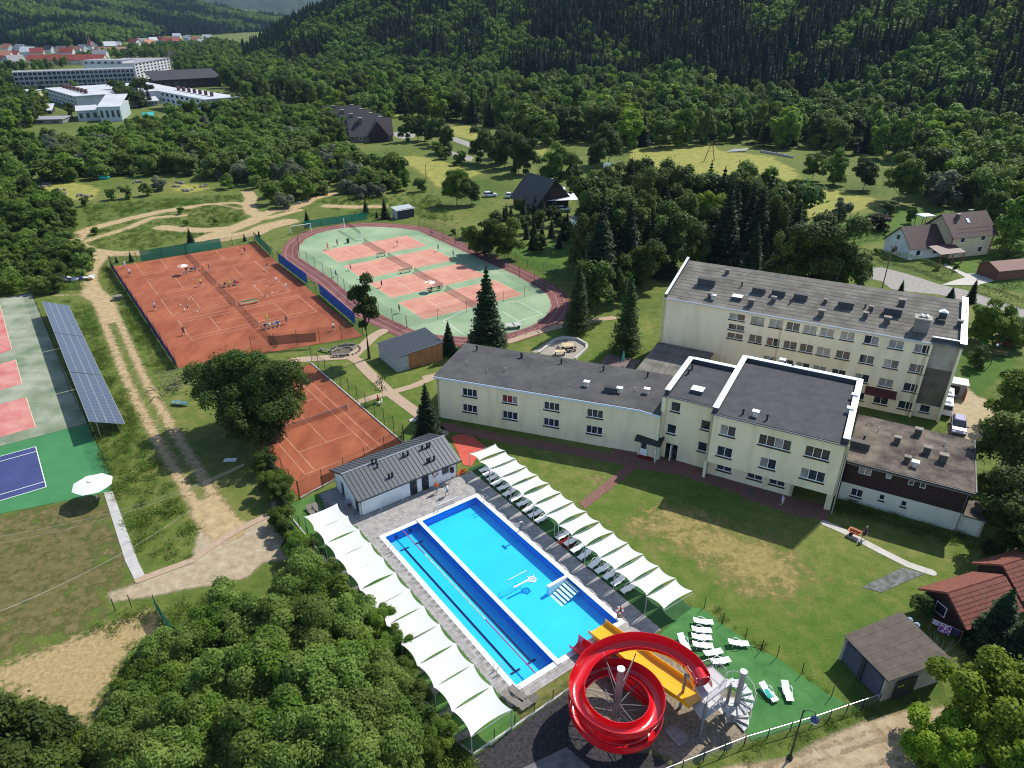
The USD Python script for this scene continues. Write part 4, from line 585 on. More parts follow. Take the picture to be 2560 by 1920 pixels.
# --- pitched roof of standing seams
def seam_roof(parent, a, b, c, d, n, mat, ribs=True, name='roof_panel', t=0.05):
    """panels between the eave a-b and the ridge d-c"""
    a, b, c, d = [np.asarray(x, float) for x in (a, b, c, d)]; nrm = unit(np.cross(b - a, d - a)) * t; rb = Geo()
    for k in range(n):
        s, e_ = k / n + .0015, (k + 1) / n - .0015; p = [a + (b - a) * s, a + (b - a) * e_, d + (c - d) * e_, d + (c - d) * s]; obj(name, Geo().hexa(np.array(p), np.array(p) + nrm), mat, parent)
        if ribs and k: q = k / n; rb.bar(a + (b - a) * q + nrm * 1.4, d + (c - d) * q + nrm * 1.4, .05, .06)
    if ribs and n > 1: obj('roof_seams', rb, MT['seamr'], parent)
ph = thing('changing_house', 'white changing house by the pool with a grey seamed metal roof', 'pool house', W(-8.6, 6.3))
f0, f1, k1_, k0_ = W(-5.1, 13.05)[:2], W(-5.15, -0.5)[:2], W(-12.1, -0.5)[:2], W(-12.1, 13.05)[:2]; PH, PR_ = 2.65, 4.25
fl = np.linalg.norm(f1 - f0); dsx = [onwall(f0, f1, A(1220, 1060))[0], onwall(f0, f1, A(1312, 1010))[0]]; wx = onwall(f0, f1, A(1470, 920))[0]
facade(ph, f0, f1, 0, PH, [(wx, 1.0, 1.15, 1.25, 1, 'd', False)], MT['white'], holes=[(d_, 0, 1.05, 2.25) for d_ in dsx]); uf = unit(f1 - f0); nf = np.array([uf[1], -uf[0]])
for d_ in dsx: dr = obj('door', Geo().bar(V3(f0 + uf * (d_ + .525) - nf * .2, 0), V3(f0 + uf * (d_ + .525) - nf * .2, 2.25), 1.05, .08, up=(*nf, 0)), MT['dark'], ph); obj('door_handle', Geo().bar(V3(f0 + uf * (d_ + .9) - nf * .12, 1.0), V3(f0 + uf * (d_ + .9) - nf * .12, 1.2), .05, .05, up=(*nf, 0)), MT['steel'], dr)
for sgn, a, b in ((1, k0_, f0), (-1, f1, k1_)):
    ua = unit(b - a); ln = np.linalg.norm(b - a); na = np.array([ua[1], -ua[0]])
    gp = Polygon([(0, 0), (ln, 0), (ln, PH), (ln / 2, PR_ - .12), (0, PH)]); dh = [(5.55, 0, 1.0, 2.2), (1.6, .0, .95, 2.1)] if sgn == 1 else []
    for a_, z_, w_, hh in dh: gp = gp.difference(shapely.box(a_, z_, a_ + w_, z_ + hh))
    m_ = trimesh.creation.extrude_polygon(gp, .3, engine='earcut'); v = m_.vertices; obj('gable_wall', Geo().add(np.c_[a[0] + ua[0] * v[:, 0] - na[0] * v[:, 2], a[1] + ua[1] * v[:, 0] - na[1] * v[:, 2], v[:, 1]], m_.faces), MT['white'], ph)
    for a_, z_, w_, hh in dh: obj('door', Geo().bar(V3(a + ua * (a_ + w_ / 2) - na * .15, 0), V3(a + ua * (a_ + w_ / 2) - na * .15, hh), w_, .08, up=(*na, 0)), MT['dark'], ph)
facade(ph, k1_, k0_, 0, PH, [], MT['white'])
rp = lambda u, v, z: W(u, v, z)
seam_roof(ph, rp(-4.55, 13.45, PH - .02), rp(-4.6, -0.9, PH - .02), rp(-8.6, -0.9, PR_), rp(-8.6, 13.45, PR_), 26, MT['seam']); seam_roof(ph, rp(-12.6, -0.9, PH - .02), rp(-12.6, 13.45, PH - .02), rp(-8.6, 13.45, PR_), rp(-8.6, -0.9, PR_), 26, MT['seam'])
obj('ridge_cap', Geo().bar(rp(-8.6, 13.5, PR_ + .06), rp(-8.6, -.95, PR_ + .06), .2, .05), MT['steel'], ph)
obj('gutter', Geo().tube([rp(-4.48, 13.5, PH - .1), rp(-4.52, -.95, PH - .1)], .08), MT['dark'], ph); obj('bargeboard', Geo().bar(rp(-4.5, 13.47, PH - .05), rp(-8.6, 13.47, PR_ - .03), .06, .22).bar(rp(-12.6, 13.47, PH - .05), rp(-8.6, 13.47, PR_ - .03), .06, .22), MT['dark'], ph)
for v in (12.95, -.4): obj('downpipe', Geo().tube([rp(-4.5, v, PH - .15), rp(-5.0, v, PH - .5), rp(-5.0, v, .05)], .05), MT['dark'], ph)
for q in (A(960, 850), A(950, 815), A(920, 820), A(1165, 770), A(1200, 755), A(1312, 712), A(1352, 695), A(1372, 688), A(1052, 935), A(1077, 925), A(1355, 815), A(1372, 808), A(1408, 792)):
    z = 3.6
    for _ in range(10): z = PH + (PR_ - PH) * min(1, max(0, (-4.55 - uv_of(xy(q, z))[0]) / 4.05))
    vent(ph, xy(q, z), z, 'pipe', .85)
# --- shed by the oval
def shed(name, label, cat, c, z, ztop, wallm, roofm, n, over=.3, name_p='roof_panel'):
    c = [np.asarray(p, float) for p in c]; cen = sum(c) / 4; t = thing(name, label, cat, cen)
    for k in range(4):
        a, b = c[k], c[(k + 1) % 4]; facade(t, a, b, 0, (z[k], z[(k + 1) % 4]), [], MT[wallm[k]])
    o = [p + unit(p - cen) * over for p in c]; lo = [V3(p, zz_ + .03) for p, zz_ in zip(o, z)]
    seam_roof(t, lo[0], lo[1], lo[2], lo[3], n, MT[roofm], ribs=roofm == 'seam', name=name_p, t=.07); return t, c
s_ = [np.array(p) for p in ((-23.0, 110.2), (-19.1, 104.5), (-11.9, 109.2), (-15.6, 115.2))]
sh, sc = shed('storage_shed', 'small shed with a grey seamed roof and orange boarded side', 'shed', s_, (2.6, 2.6, 3.3, 3.3), None, ('greyb', 'orangew', 'greyb', 'greyb'), 'seam', 14)
obj('wall_patch', Geo().bar(V3(s_[1] + unit(s_[2] - s_[1]) * .02 + np.array([.02, -.03]), 1.3), V3(s_[1] + unit(s_[2] - s_[1]) * 2.2 + np.array([.02, -.03]), 1.3), .05, 2.6), MT['greyb'], sh)
# ---------------------------------------------------------------- shade sails
def sail_row(label, u0, u1, va, vb, n, za, zb, seed, rot=0):
    rng = np.random.default_rng(seed); t = thing('shade_canopy', label, 'sail canopy', W((u0 + u1) / 2, (va + vb) / 2)); us = np.linspace(u0, u1, n + 1)
    for k in range(n):
        s, w = np.meshgrid(np.linspace(0, 1, 9), np.linspace(0, 1, 9), indexing='ij'); b = 4 * w * (1 - w); c = 4 * s * (1 - s)
        g0, g1 = rng.uniform(.05, .14), rng.uniform(.2, .5); ua, ub = us[k] + .02 + g0 * b, us[k + 1] - .02 - g1 * b
        uu = ua + (ub - ua) * s; vv = va + (vb - va) * w; m = (va + vb) / 2; vv = m + (vv - m) * (1 - .13 * c)
        z = za + (zb - za) * w - .17 * b * (.4 + .6 * s) - .05 * c + rng.uniform(-.03, .03) + .16 * (s - .5) * (1 if rot == 0 else -1)
        P = np.stack([PX + PU[0] * uu + PV[0] * vv, PY + PU[1] * uu + PV[1] * vv, z], -1); obj('sail', Geo().gridsurf(P), MT['sail'], t, smooth=True)
    for k in range(0, n + 1, 2):
        for v, z in ((va, za), (vb, zb)): obj('post', Geo().tube([W(us[k], v, 0), W(us[k], v, z - .02)], .055, 8), MT['steel'], t)
    for k in range(n + 1): obj('crossbar', Geo().tube([W(us[k], va, za - .12), W(us[k], vb, zb - .12)], .03, 5), MT['steel'], t)
    return us
sail_row('right-hand row of white shade sails over loungers beside the lawn', -5.4, 28.2, -2.7, -6.85, 15, 2.55, 2.45, 5)
sail_row('left-hand row of white shade sails between the pool and the bushes', -5.7, 28.25, 19.5, 15.5, 12, 2.55, 2.6, 6, 1)
tb = lambda pts: poly(pts)
W_T = MT['turf']
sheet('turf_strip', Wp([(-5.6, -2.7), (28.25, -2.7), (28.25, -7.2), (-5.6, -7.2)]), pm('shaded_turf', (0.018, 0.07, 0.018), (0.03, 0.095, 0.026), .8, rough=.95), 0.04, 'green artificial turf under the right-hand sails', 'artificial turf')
sheet('turf_strip', Wp([(-4.2, 14.35), (28.3, 14.35), (28.3, 20.2), (-9, 20.2), (-12.4, 18.8), (-12.4, 15.4), (-5, 15.9)]), MT['turfl'], 0.04, 'light green turf beside and below the left-hand sails', 'artificial turf')
sheet('turf_lawn', poly([O(1290, 600), O(1330, 545), O(1555, 375), O(1640, 390), O(1790, 510), O(1970, 630), Q(130, 720), Q(260, 775), Q(450, 915), Q(680, 1070), Q(810, 1130), Q(600, 1250), Q(60, 1430), Q(-10, 1330), O(2030, 1180), O(1880, 1020), O(1650, 820), O(1450, 720)]), W_T, 0.042, 'bright green artificial turf with scattered loungers beside the slide', 'artificial turf')
patch('grass_verge', poly([O(600, 960), O(330, 930), O(-20, 1080), N(2050, 1180), N(2045, 1300), O(160, 1300), O(595, 1010)]), patch_mat('bleached_verge', ((0.10, 0.12, 0.03), (0.19, 0.18, 0.06), 1.5, 1.5), [(0.3, (0.04, 0.075, 0.013)), (0.7, (0.10, 0.13, 0.03))], k=1), .03, 'bleached grass verge between the pool deck and the fence', 'grass verge', step=.4, margin=.3)
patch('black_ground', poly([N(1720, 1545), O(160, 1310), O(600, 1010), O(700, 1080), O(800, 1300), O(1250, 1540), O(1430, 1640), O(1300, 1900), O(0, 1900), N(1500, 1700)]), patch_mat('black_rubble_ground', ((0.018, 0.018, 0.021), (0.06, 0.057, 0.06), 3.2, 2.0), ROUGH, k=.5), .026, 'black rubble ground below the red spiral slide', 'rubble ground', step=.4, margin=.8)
patch('gravel_bed', poly([O(600, 850), O(750, 680), O(900, 600), O(1230, 610), O(1400, 720), O(1640, 860), O(1900, 1080), O(2010, 1320), O(1990, 1420), O(1440, 1630), O(1250, 1520), O(1000, 1520), O(750, 1450), O(620, 1250), O(640, 1000)]), patch_mat('beige_pebbles', ((0.13, 0.105, 0.075), (0.32, 0.27, 0.20), 3.5, 1.5), [(0.3, (0.05, 0.045, 0.03)), (0.7, (0.14, 0.12, 0.08))], k=.8), .032, 'stony ground under the slides and the tower', 'stony ground', step=.4, margin=.5, cut=deck)
slab('tower_base', poly([O(1830, 1290), O(1690, 1100), O(1880, 1090), O(2025, 1180), O(1940, 1250)]), MT['concl'], 'concrete slab at the foot of the spiral stairs', 'slab', z=.07)
tag(obj('access_plate', Geo().hexa(np.array([at(q, .05) for q in (O(1325, 1340), O(1440, 1475), O(1535, 1410), O(1415, 1290))]), np.array([at(q, .12) for q in (O(1325, 1340), O(1440, 1475), O(1535, 1410), O(1415, 1290))])), pm('scuffed_plate', (0.23, 0.19, 0.19), (0.33, 0.29, 0.29), 2, rough=.4)), 'brown-grey metal cover plate lying beside the slide tower', 'cover plate')
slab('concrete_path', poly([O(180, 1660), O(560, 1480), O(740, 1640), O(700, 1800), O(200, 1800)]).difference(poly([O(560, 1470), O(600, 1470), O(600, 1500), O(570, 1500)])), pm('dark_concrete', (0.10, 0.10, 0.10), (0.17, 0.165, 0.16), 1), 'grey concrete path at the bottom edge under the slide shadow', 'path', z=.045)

# ---------------------------------------------------------------- slides and tower
def catmull(P, n):
    P = np.asarray(P, float); P = np.vstack([2 * P[0] - P[1], P, 2 * P[-1] - P[-2]]); out = []
    for i in range(1, len(P) - 2):
        t = np.linspace(0, 1, n, endpoint=False)[:, None]; a, b, c, d = P[i - 1:i + 3]
        out.append(.5 * (2 * b + (c - a) * t + (2 * a - 5 * b + 4 * c - d) * t**2 + (3 * b - a - 3 * c + d) * t**3))
    return np.vstack(out + [P[-2][None]])
def chute(parent, path, prof, mat, pieces, name='chute_section', t=.05):
    p = np.asarray(path, float); d = np.gradient(p, axis=0); d[:, 2] *= .6; d /= np.linalg.norm(d, axis=1, keepdims=True); r = np.stack([d[:, 1], -d[:, 0], 0 * d[:, 0]], 1); r /= np.linalg.norm(r, axis=1, keepdims=True); up = np.cross(r, d)
    pr = np.asarray(prof, float); tn = np.gradient(pr, axis=0); nr = np.stack([tn[:, 1], -tn[:, 0]], 1); nr /= np.linalg.norm(nr, axis=1, keepdims=True); loop = np.vstack([pr, (pr + nr * t)[::-1], pr[:1]])
    Pt = p[:, None] + r[:, None] * loop[None, :, :1] + up[:, None] * loop[None, :, 1:]; cut = np.linspace(0, len(p) - 1, pieces + 1).astype(int)
    for a, b in zip(cut[:-1], cut[1:]):
        obj(name, Geo().gridsurf(Pt[a:b + 1]), mat, parent, smooth=40)
    fl = Geo()
    for c in cut[1:-1]: fl.tube(p[c] + r[c] * (pr + nr * .07)[:, :1] + up[c] * (pr + nr * .07)[:, 1:], .035, 5)
    obj('joint_flanges', fl, mat, parent); return p, r, up
sl = thing('spiral_slide', 'glossy red spiral water slide round a steel column', 'water slide', (8.78, 39.38)); cx, cy = 8.62, 39.3
ang = np.radians(np.arange(165, 756, 8)); zt_ = np.interp(np.degrees(ang), [165, 270, 360, 433, 525, 630, 720, 756], [3.75, 3.15, 2.75, 2.4, 1.85, 1.35, .95, .80])
start = [(15.45, 39.3, 4.75), (15.25, 40.2, 4.7), (14.75, 41.4, 4.62), (13.5, 42.7, 4.52), (11.9, 43.45, 4.42), (10.1, 43.65, 4.28), (8.2, 43.15, 4.12), (6.6, 42.05, 3.95)]
ring = [(cx + 3.3 * math.cos(a), cy + 3.3 * math.sin(a), z) for a, z in zip(ang, zt_)]
en = [(*W(24.75, 5.6)[:2], .28)]; l3 = np.array(ring[-1]); ex = [tuple(l3 + (np.array(en[0]) - l3) * k) for k in (.2, .4, .6, .8, 1.0)]
path = np.vstack([catmull(start + [ring[0]], 7)[:-1], catmull(ring, 2)[:-1], catmull([ring[-1]] + ex, 4)])
RED = [(-.58, .46), (-.56, .16), (-.46, -.06), (-.25, -.18), (0, -.21), (.25, -.18), (.46, -.05), (.57, .18), (.61, .50), (.62, .90)]
chute(sl, path, RED, MT['red'], 17)
hd = path[0]; dr0 = unit((path[3] - path[0]) * [1, 1, 0]); rt = np.array([dr0[1], -dr0[0], 0]); g = Geo()
arc = [(-.72 * math.cos(a), -.25 + 1.35 * math.sin(a)) for a in np.linspace(0, math.pi, 11)]; g.gridsurf(np.array([[hd - dr0 * .35 + dr0 * o + rt * x * k + np.array([0, 0, y * k]) for x, y in arc] for o, k in ((0, 1.12), (.35, 1), (1.0, .92), (1.25, .86))])); obj('entrance_hood', g, MT['red'], sl, smooth=40)
obj('start_bar', Geo().tube([hd + rt * -.55 + [0, 0, .75], hd + rt * .55 + [0, 0, .75]], .05), MT['white'], sl)
col = obj('column', Geo().tube([(8.78, 39.38, 0), (8.78, 39.38, 6.4)], .30, 16), pm('reddish_steel', (0.26, 0.20, 0.20), rough=.35, metal=.5), sl); obj('column_cap', Geo().tube([(8.78, 39.38, 6.4), (8.78, 39.38, 6.48)], .33, 16), MT['white'], col)
for a, z in [(60, 4.3), (100, 4.1), (165, 3.6), (225, 3.2), (300, 2.9), (355, 2.6), (405, 2.4), (470, 2.0), (530, 1.7), (590, 1.4), (650, 1.2), (700, .95)]:
    ar = math.radians(a); rr = 3.15 if a > 130 else 4.2; e0 = np.array([cx + rr * math.cos(ar), cy + rr * math.sin(ar), z - .2]); obj('support_arm', Geo().tube([(8.78, 39.38, z - .45), e0], .042, 6), MT['steeld'], sl); obj('support_arm', Geo().tube([(8.78, 39.38, max(.1, z - 1.5)), e0 - [0, 0, .1]], .028, 5), MT['steeld'], sl)
for u, v, z in ((26.0, 5.5, .25), (29.5, 5.25, .5)): obj('foot', Geo().tube([W(u, v, 0), W(u, v, z)], .06), MT['steeld'], sl)
ys = thing('wide_slide', 'broad wavy yellow water slide leading into the pool', 'water slide', W(30, 2.5))
us_ = np.linspace(36.7, 24.55, 40); zz_ = np.interp(us_, [24.5, 25.6, 27.5, 29.3, 31.2, 33, 34.6, 36, 36.8], [.30, .34, .75, 1.0, 1.12, 1.6, 1.78, 2.25, 2.3])
zz_ = np.convolve(np.r_[[zz_[0]] * 3, zz_, [zz_[-1]] * 3], np.ones(7) / 7, 'valid')
chute(ys, [W(u, 2.5, z) for u, z in zip(us_, zz_)], [(-1.12, .52), (-1.08, .06), (-.95, 0), (0, -.03), (.95, 0), (1.08, .06), (1.12, .52)], MT['yellow'], 5)
for u, z in ((26.5, .4), (29.5, .9), (32.5, 1.35)):
    for v in (1.6, 3.4): obj('foot', Geo().tube([W(u, v, 0), W(u, v, z)], .06), MT['steeld'], ys)
tw = thing('slide_tower', 'steel slide tower with two white platforms and spiral stairs', 'slide tower', (16.5, 39.8))
pA, pB, pC, pD = [np.array(p) for p in ((14.55, 40.75), (15.6, 38.0), (18.1, 39.85), (16.95, 41.6))]
for z, nm in ((4.1, 'upper_platform'), (1.95, 'lower_platform')): obj(nm, Geo().hexa(np.array([V3(p, z - .14) for p in (pA, pB, pC, pD)]), np.array([V3(p, z) for p in (pA, pB, pC, pD)])), pm('pale_grating', (0.46, 0.46, 0.47), rough=.5), tw)
for p in (pA, pB, pC, pD): obj('post', Geo().bar(V3(p, 0), V3(p, 4.1), .2), MT['steeld'], tw)
def railing(t, pts, h=1.05, step=.16, r=.022):
    for a, b in zip(pts[:-1], pts[1:]):
        a, b = np.asarray(a, float), np.asarray(b, float); g = Geo().tube([a + [0, 0, h], b + [0, 0, h]], r * 1.3, 5).tube([a + [0, 0, .12], b + [0, 0, .12]], r, 4); n = max(1, int(np.linalg.norm(b - a) / step))
        for k in range(n + 1): p = a + (b - a) * k / n; g.tube([p + [0, 0, .0 if k in (0, n) else .12], p + [0, 0, h]], r * (1.2 if k in (0, n) else .6), 4, cap=False)
        obj('railing', g, MT['steel'], t)
for z in (4.1, 1.95): railing(tw, [V3(pB, z), V3(pC * .75 + pB * .25, z)]); railing(tw, [V3(pD, z), V3(pD * .3 + pC * .7, z)])
railing(tw, [V3(pA, 4.1), V3(pA * .35 + pB * .65, 4.1)]); railing(tw, [V3(pD, 4.1), V3(pD * .55 + pA * .45, 4.1)])
sc_ = np.array([18.75, 39.45]); obj('stair_column', Geo().tube([V3(sc_, 0), V3(sc_, 6.0)], .24, 14), pm('dull_steel', (.26, .26, .27), rough=.45, metal=.4), tw); obj('column_cap', Geo().tube([V3(sc_, 6.0), V3(sc_, 6.06)], .29, 14), MT['white'], tw)
a_s, nst = 200, 20; ringp = []
for k in range(nst):
    a = math.radians(a_s - 29 * k - 40); b = a - math.radians(31); z = 4.0 - .2 * k; 
    P = [sc_ + .2 * np.array([math.cos(a), math.sin(a)]), sc_ + 1.3 * np.array([math.cos(a), math.sin(a)]), sc_ + 1.3 * np.array([math.cos(b), math.sin(b)]), sc_ + .2 * np.array([math.cos(b), math.sin(b)])]
    obj('stair_tread', Geo().hexa(np.array([V3(p, z - .06) for p in P]), np.array([V3(p, z) for p in P])), pm('pale_grating', (0.46, 0.46, 0.47), rough=.5), tw); ringp.append(V3(P[1], z))
g = Geo().tube([p + [0, 0, 1.0] for p in ringp], .03, 5)
for p in ringp: g.tube([p, p + [0, 0, 1.0]], .016, 4, cap=False)
obj('stair_railing', g, MT['steel'], tw)

# ---------------------------------------------------------------- loungers
def lounger_kind(name, mat, slats):
    k = kind_of(name); g = Geo(); xs = np.array([-.95, .25, .95]); zs = np.array([.30, .32, .62])
    def plank(x0, x1, z0, z1, y0, y1): return np.array([(x0, y0, z0), (x1, y0, z1), (x1, y1, z1), (x0, y1, z0)], float)
    for nm, x0, x1, z0, z1 in (('seat', -.97, .22, .30, .33), ('backrest', .24, .97, .33, .56)):
        g = Geo()
        if slats:
            for j in range(8): y = -.31 + j * .078; lo = plank(x0, x1, z0 - .04, z1 - .04, y, y + .066); g.hexa(lo, lo + [0, 0, .045])
        else: lo = plank(x0, x1, z0 - .05, z1 - .05, -.32, .32); g.hexa(lo, lo + [0, 0, .055]); lo = plank(x0 + .1, x1 - .1, z0 + .004, z1 + .004, -.24, .24); g.hexa(lo, lo + [0, 0, .012])
        obj(nm, g, mat, k)
    for s in (-1, 1):
        obj('arm_loop', Geo().tube(catmull([(-.35, s * .34, .30), (-.15, s * .41, .33), (.1, s * .43, .50), (.38, s * .41, .52), (.5, s * .36, .40)], 4), .032, 6), mat, k)
        for x in (-.75, .6): obj('leg', Geo().bar((x, s * .27, 0), (x, s * .27, .30), .06, .05), mat, k)
    return k
LW = lounger_kind('white_lounger', MT['plastic'], False); LG = lounger_kind('grey_lounger', MT['greywood'], True)
def lounge(kind, foot, head, label, group=None, name='sun_lounger', z=.045):
    a, b = at(foot, .25), at(head, .4); c = (a + b) / 2; rz = math.degrees(math.atan2(b[1] - a[1], b[0] - a[0])); return copy(kind, name, label, 'sun lounger', (c[0], c[1], z), rz, 1.0, group)
Z3 = reg(1180, 1060, 4.424); hv_ = math.degrees(math.atan2(-PV[1], -PV[0])); rng = np.random.default_rng(3)
ORD = 'first second third fourth fifth sixth seventh eighth ninth tenth eleventh twelfth thirteenth fourteenth fifteenth sixteenth seventeenth eighteenth nineteenth last'.split()
for k, q in enumerate([Z3(140, 505), Z3(180, 550), Z3(220, 595), Z3(270, 650), Z3(340, 705), Z3(400, 765), Z3(475, 825), Z3(555, 880), Z3(620, 940), Z3(685, 1000), Z3(760, 1055), Z3(990, 1240), Z3(1080, 1305), Z3(1155, 1380), Z3(1230, 1455), O(770, 30), O(830, 75), O(890, 120), O(955, 170), O(1035, 230)]):
    p = at(q, .3) + np.array([*(-PV * .25), 0]); copy(LW, 'sun_lounger', f'{ORD[k]} white lounger under the right-hand sails, counted from the changing house', 'sun lounger', (p[0], p[1], .045), hv_ + rng.uniform(-9, 9), 1.0, 'white loungers in a row under the right-hand sails')
for k, (a, b) in enumerate([((1722, 495), (1552, 480)), ((1708, 560), (1540, 548)), ((1708, 618), (1540, 605)), ((1718, 682), (1548, 668))]): lounge(LW, O(*a), O(*b), ['white lounger at the far end of the close row on the turf', 'second white lounger from the far end of the close row on the turf', 'third white lounger from the far end of the close row on the turf', 'fourth white lounger of the close row, level with the lone crosswise lounger'][k], 'close row of loungers on the turf lawn')
for a, b, s in [((1800, 715), (1628, 748), 'white lounger set askew just below the close row on the turf'), ((1855, 785), (1690, 812), 'white lounger on the turf next to the tower railing'), ((2000, 665), (1830, 650), 'white lounger alone near the fence posts of the lawn'), ((1520, 722), (1450, 585), 'white lounger turned across, left of the close row on the turf')]: lounge(LW, O(*a), O(*b), s)
lounge(LW, Q(248, 1112), Q(140, 980), 'white lounger with a teal towel on the turf'); lounge(LW, Q(365, 1112), Q(318, 965), 'white lounger beside the one with the teal towel')
c = at(Q(190, 1055), .36); tw_ = math.atan2(*(at(Q(140, 980)) - at(Q(248, 1112)))[1::-1]); g = Geo(); P = np.array([[np.array([x, y * .9, .012 * math.sin(9 * x) + (0 if abs(y) < .3 else -.06)]) for y in np.linspace(-.34, .34, 7)] for x in np.linspace(-.45, .45, 9)]); cr, sr = math.cos(tw_), math.sin(tw_)
P = np.stack([c[0] + P[..., 0] * cr - P[..., 1] * sr, c[1] + P[..., 0] * sr + P[..., 1] * cr, .415 + P[..., 2]], -1); tag(obj('towel', Geo().gridsurf(P), pm('teal_towel', (0.01, 0.30, 0.25), (0.015, 0.36, 0.30), 3), smooth=True), 'teal towel spread over a white lounger', 'towel')
for f_, h_, s in [(A(455, 1225), A(410, 1150), 'grey slatted lounger at the outer end of the trio on the light turf'), (A(515, 1205), A(455, 1140), 'grey slatted lounger in the middle of the trio on the light turf'), (A(600, 1200), A(550, 1140), 'grey slatted lounger half on the pavers beside the changing house'), (N(2070, 1140), N(1965, 1055), 'grey lounger nearest the end post of the left-hand sails'), (N(2125, 1095), N(2030, 1020), 'grey lounger beside the pool corner'), (O(205, 1165), O(310, 1085), 'grey lounger lying across on the verge by the fence')]: lounge(LG, f_, h_, s)
for k, u in enumerate(np.arange(0.5, 27.5, 2.6)): p = W(u, 19.0); copy(LG, 'sun_lounger', f'{ORD[k]} grey lounger under the left-hand sails, counted from the changing house', 'sun lounger', (p[0], p[1], .05), hv_ + 180 + rng.uniform(-8, 8), 1.0, 'grey loungers under the left-hand sails')

# ---------------------------------------------------------------- fences
def fence(label, qs, h, spacing, mesh, post='post', rail=None, z=0.0, name='fence', cat='fence', r=.045, over=.1, group=None):
    pts = [at(q)[:2] if len(q) == 2 and max(map(abs, q)) > 260 else np.asarray(q, float) for q in qs]; t = thing(name, label, cat, pts[0], group)
    for a, b in zip(pts[:-1], pts[1:]):
        ln = np.linalg.norm(b - a); n = max(1, round(ln / spacing)); u = (b - a) / ln
        for k in range(n + 1):
            p = a + u * ln * k / n; obj('post', Geo().tube([V3(p, z), V3(p, z + h + over)], r, 5), MT[post], t)
            if k < n:
                e_ = a + u * ln * (k + 1) / n
                if mesh: obj('mesh_panel', Geo().add([V3(p, z + .05), V3(e_, z + .05), V3(e_, z + h), V3(p, z + h)], [[0, 1, 2, 3]]), MT[mesh], t)
                if rail: obj('rail', Geo().bar(V3(p, z + h), V3(e_, z + h), .06, .05), MT[rail], t)
    return t
def screen(t, a, b, z0, z1, mat, name='windbreak'):
    a, b = at(a)[:2], at(b)[:2]; n = max(2, int(np.linalg.norm(b - a) / 2)); ps = [a + (b - a) * k / n for k in range(n + 1)]; o = unit(np.array([(b - a)[1], -(b - a)[0]]))
    obj(name, Geo().strip([V3(p + o * (.07 + .05 * (k % 2)), z0) for k, p in enumerate(ps)], [V3(p + o * (.07 + .04 * ((k + 1) % 2)), z1 - .12 * (k % 2)) for k, p in enumerate(ps)]), MT[mat], t)
t = fence('tall fence with a navy windbreak along the dirt track side of the clay courts', [K(878, 692), K(1402, 1492)], 2.8, 5.5, 'chain'); screen(t, K(880, 690), K(1402, 1490), .1, 1.9, 'navy_net')
t = fence('tall fence with a long green windbreak behind the far end of the clay courts', [K(882, 684), K(2013, 494)], 2.6, 5.5, 'chain'); screen(t, K(1118, 642), K(1752, 538), .05, 2.6, 'green_net')
t = fence('tall fence with green and blue windbreaks between the clay courts and the track', [K(2017, 498), B(848, 1232)], 2.9, 5.2, 'chain'); screen(t, B(0, 480), B(128, 605), .2, 2.4, 'green_net'); screen(t, B(185, 655), B(412, 828), .2, 2.6, 'blue_net'); screen(t, B(508, 905), B(792, 1150), .2, 2.6, 'blue_net')
t = fence('tall chain-link fence with a torn brown windbreak at the near end of the clay courts', [B(848, 1240), B(-30, 1360)], 3.0, 3.8, 'chain'); screen(t, B(110, 1345), B(485, 1315), 1.0, 2.8, 'brown_net')
fence('green chain-link fence along the path side of the single clay court', [A(442, 24), A(1172, 655)], 2.9, 2.9, 'chain')
t = fence('chain-link fence with a brown windbreak between the single court and the pool', [A(1168, 665), A(350, 1104)], 2.7, 3.1, 'chain'); screen(t, A(1165, 662), A(520, 1000), .1, 1.5, 'brown_net')
fence('chain-link fence on the tree side of the single clay court', [A(343, 1100), A(95, 742)], 2.7, 3.0, 'chain')
fence('green fence behind the left-hand sails, lined with bushes', [A(218, 1168), A(560, 1590), N(1545, 1402), N(1712, 1535)], 1.6, 2.6, 'chain', rail=None)
fence('green fence across the near end of the pool compound', [N(1715, 1532), N(2045, 1312), O(592, 1008)], 1.25, 2.5, 'chain')
g = Geo()
for a, b in ((A(218, 1168), A(560, 1590)), (A(560, 1590), N(1545, 1402)), (N(1545, 1402), N(1712, 1535)), (N(1715, 1532), N(2045, 1312)), (N(2045, 1312), O(592, 1008))): g.bar(at(a, .07), at(b, .07), .16, .2)
tag(obj('fence_kerb', g, MT['concl']), 'low concrete kerb under the pool compound fence', 'kerb', kind='structure')
fence('row of thin dark fence posts between the turf lawn and the meadow grass', [O(1645, 378), O(1790, 500), O(1970, 625), O(2095, 718), Q(260, 768), Q(452, 903), Q(618, 1118) if False else Q(690, 1080)], 1.35, 9.9, None, post='black', r=.035)
fence('low fence with a white top rail along the dirt road at the bottom', [O(1300, 1725), Q(0, 1462), Q(540, 1300), Q(1062, 1122)], 1.05, 1.9, 'chainl', post='black', rail='steel')
fence('green fence on the clay court side of the oval', [B(335, 495), B(345, 610), B(600, 785), B(870, 1015), B(1190, 1170)], 2.6, 4.4, 'chain')
fence('green fence crossing the near end of the oval beside the pink courts', [B(1195, 1168), B(1665, 1045), C(60, 965), C(385, 885)], 2.4, 7, 'chain', r=.035)
fence('green fence on the outer side of the running track', [B(1285, 392), B(1480, 470), C(0, 650), C(185, 775), C(305, 832), C(388, 885)], 2.6, 5.5, 'chain')
fence('green windbreak behind the far bend of the running track', [B(385, 385), B(880, 312)], 2.1, 5, 'green_net')
fence('fence along the field beyond the running track', [B(1330, 350), B(1570, 420), B(1880, 570), C(60, 590), C(250, 690), C(500, 740)], 1.9, 4.5, 'chain', post='logs')
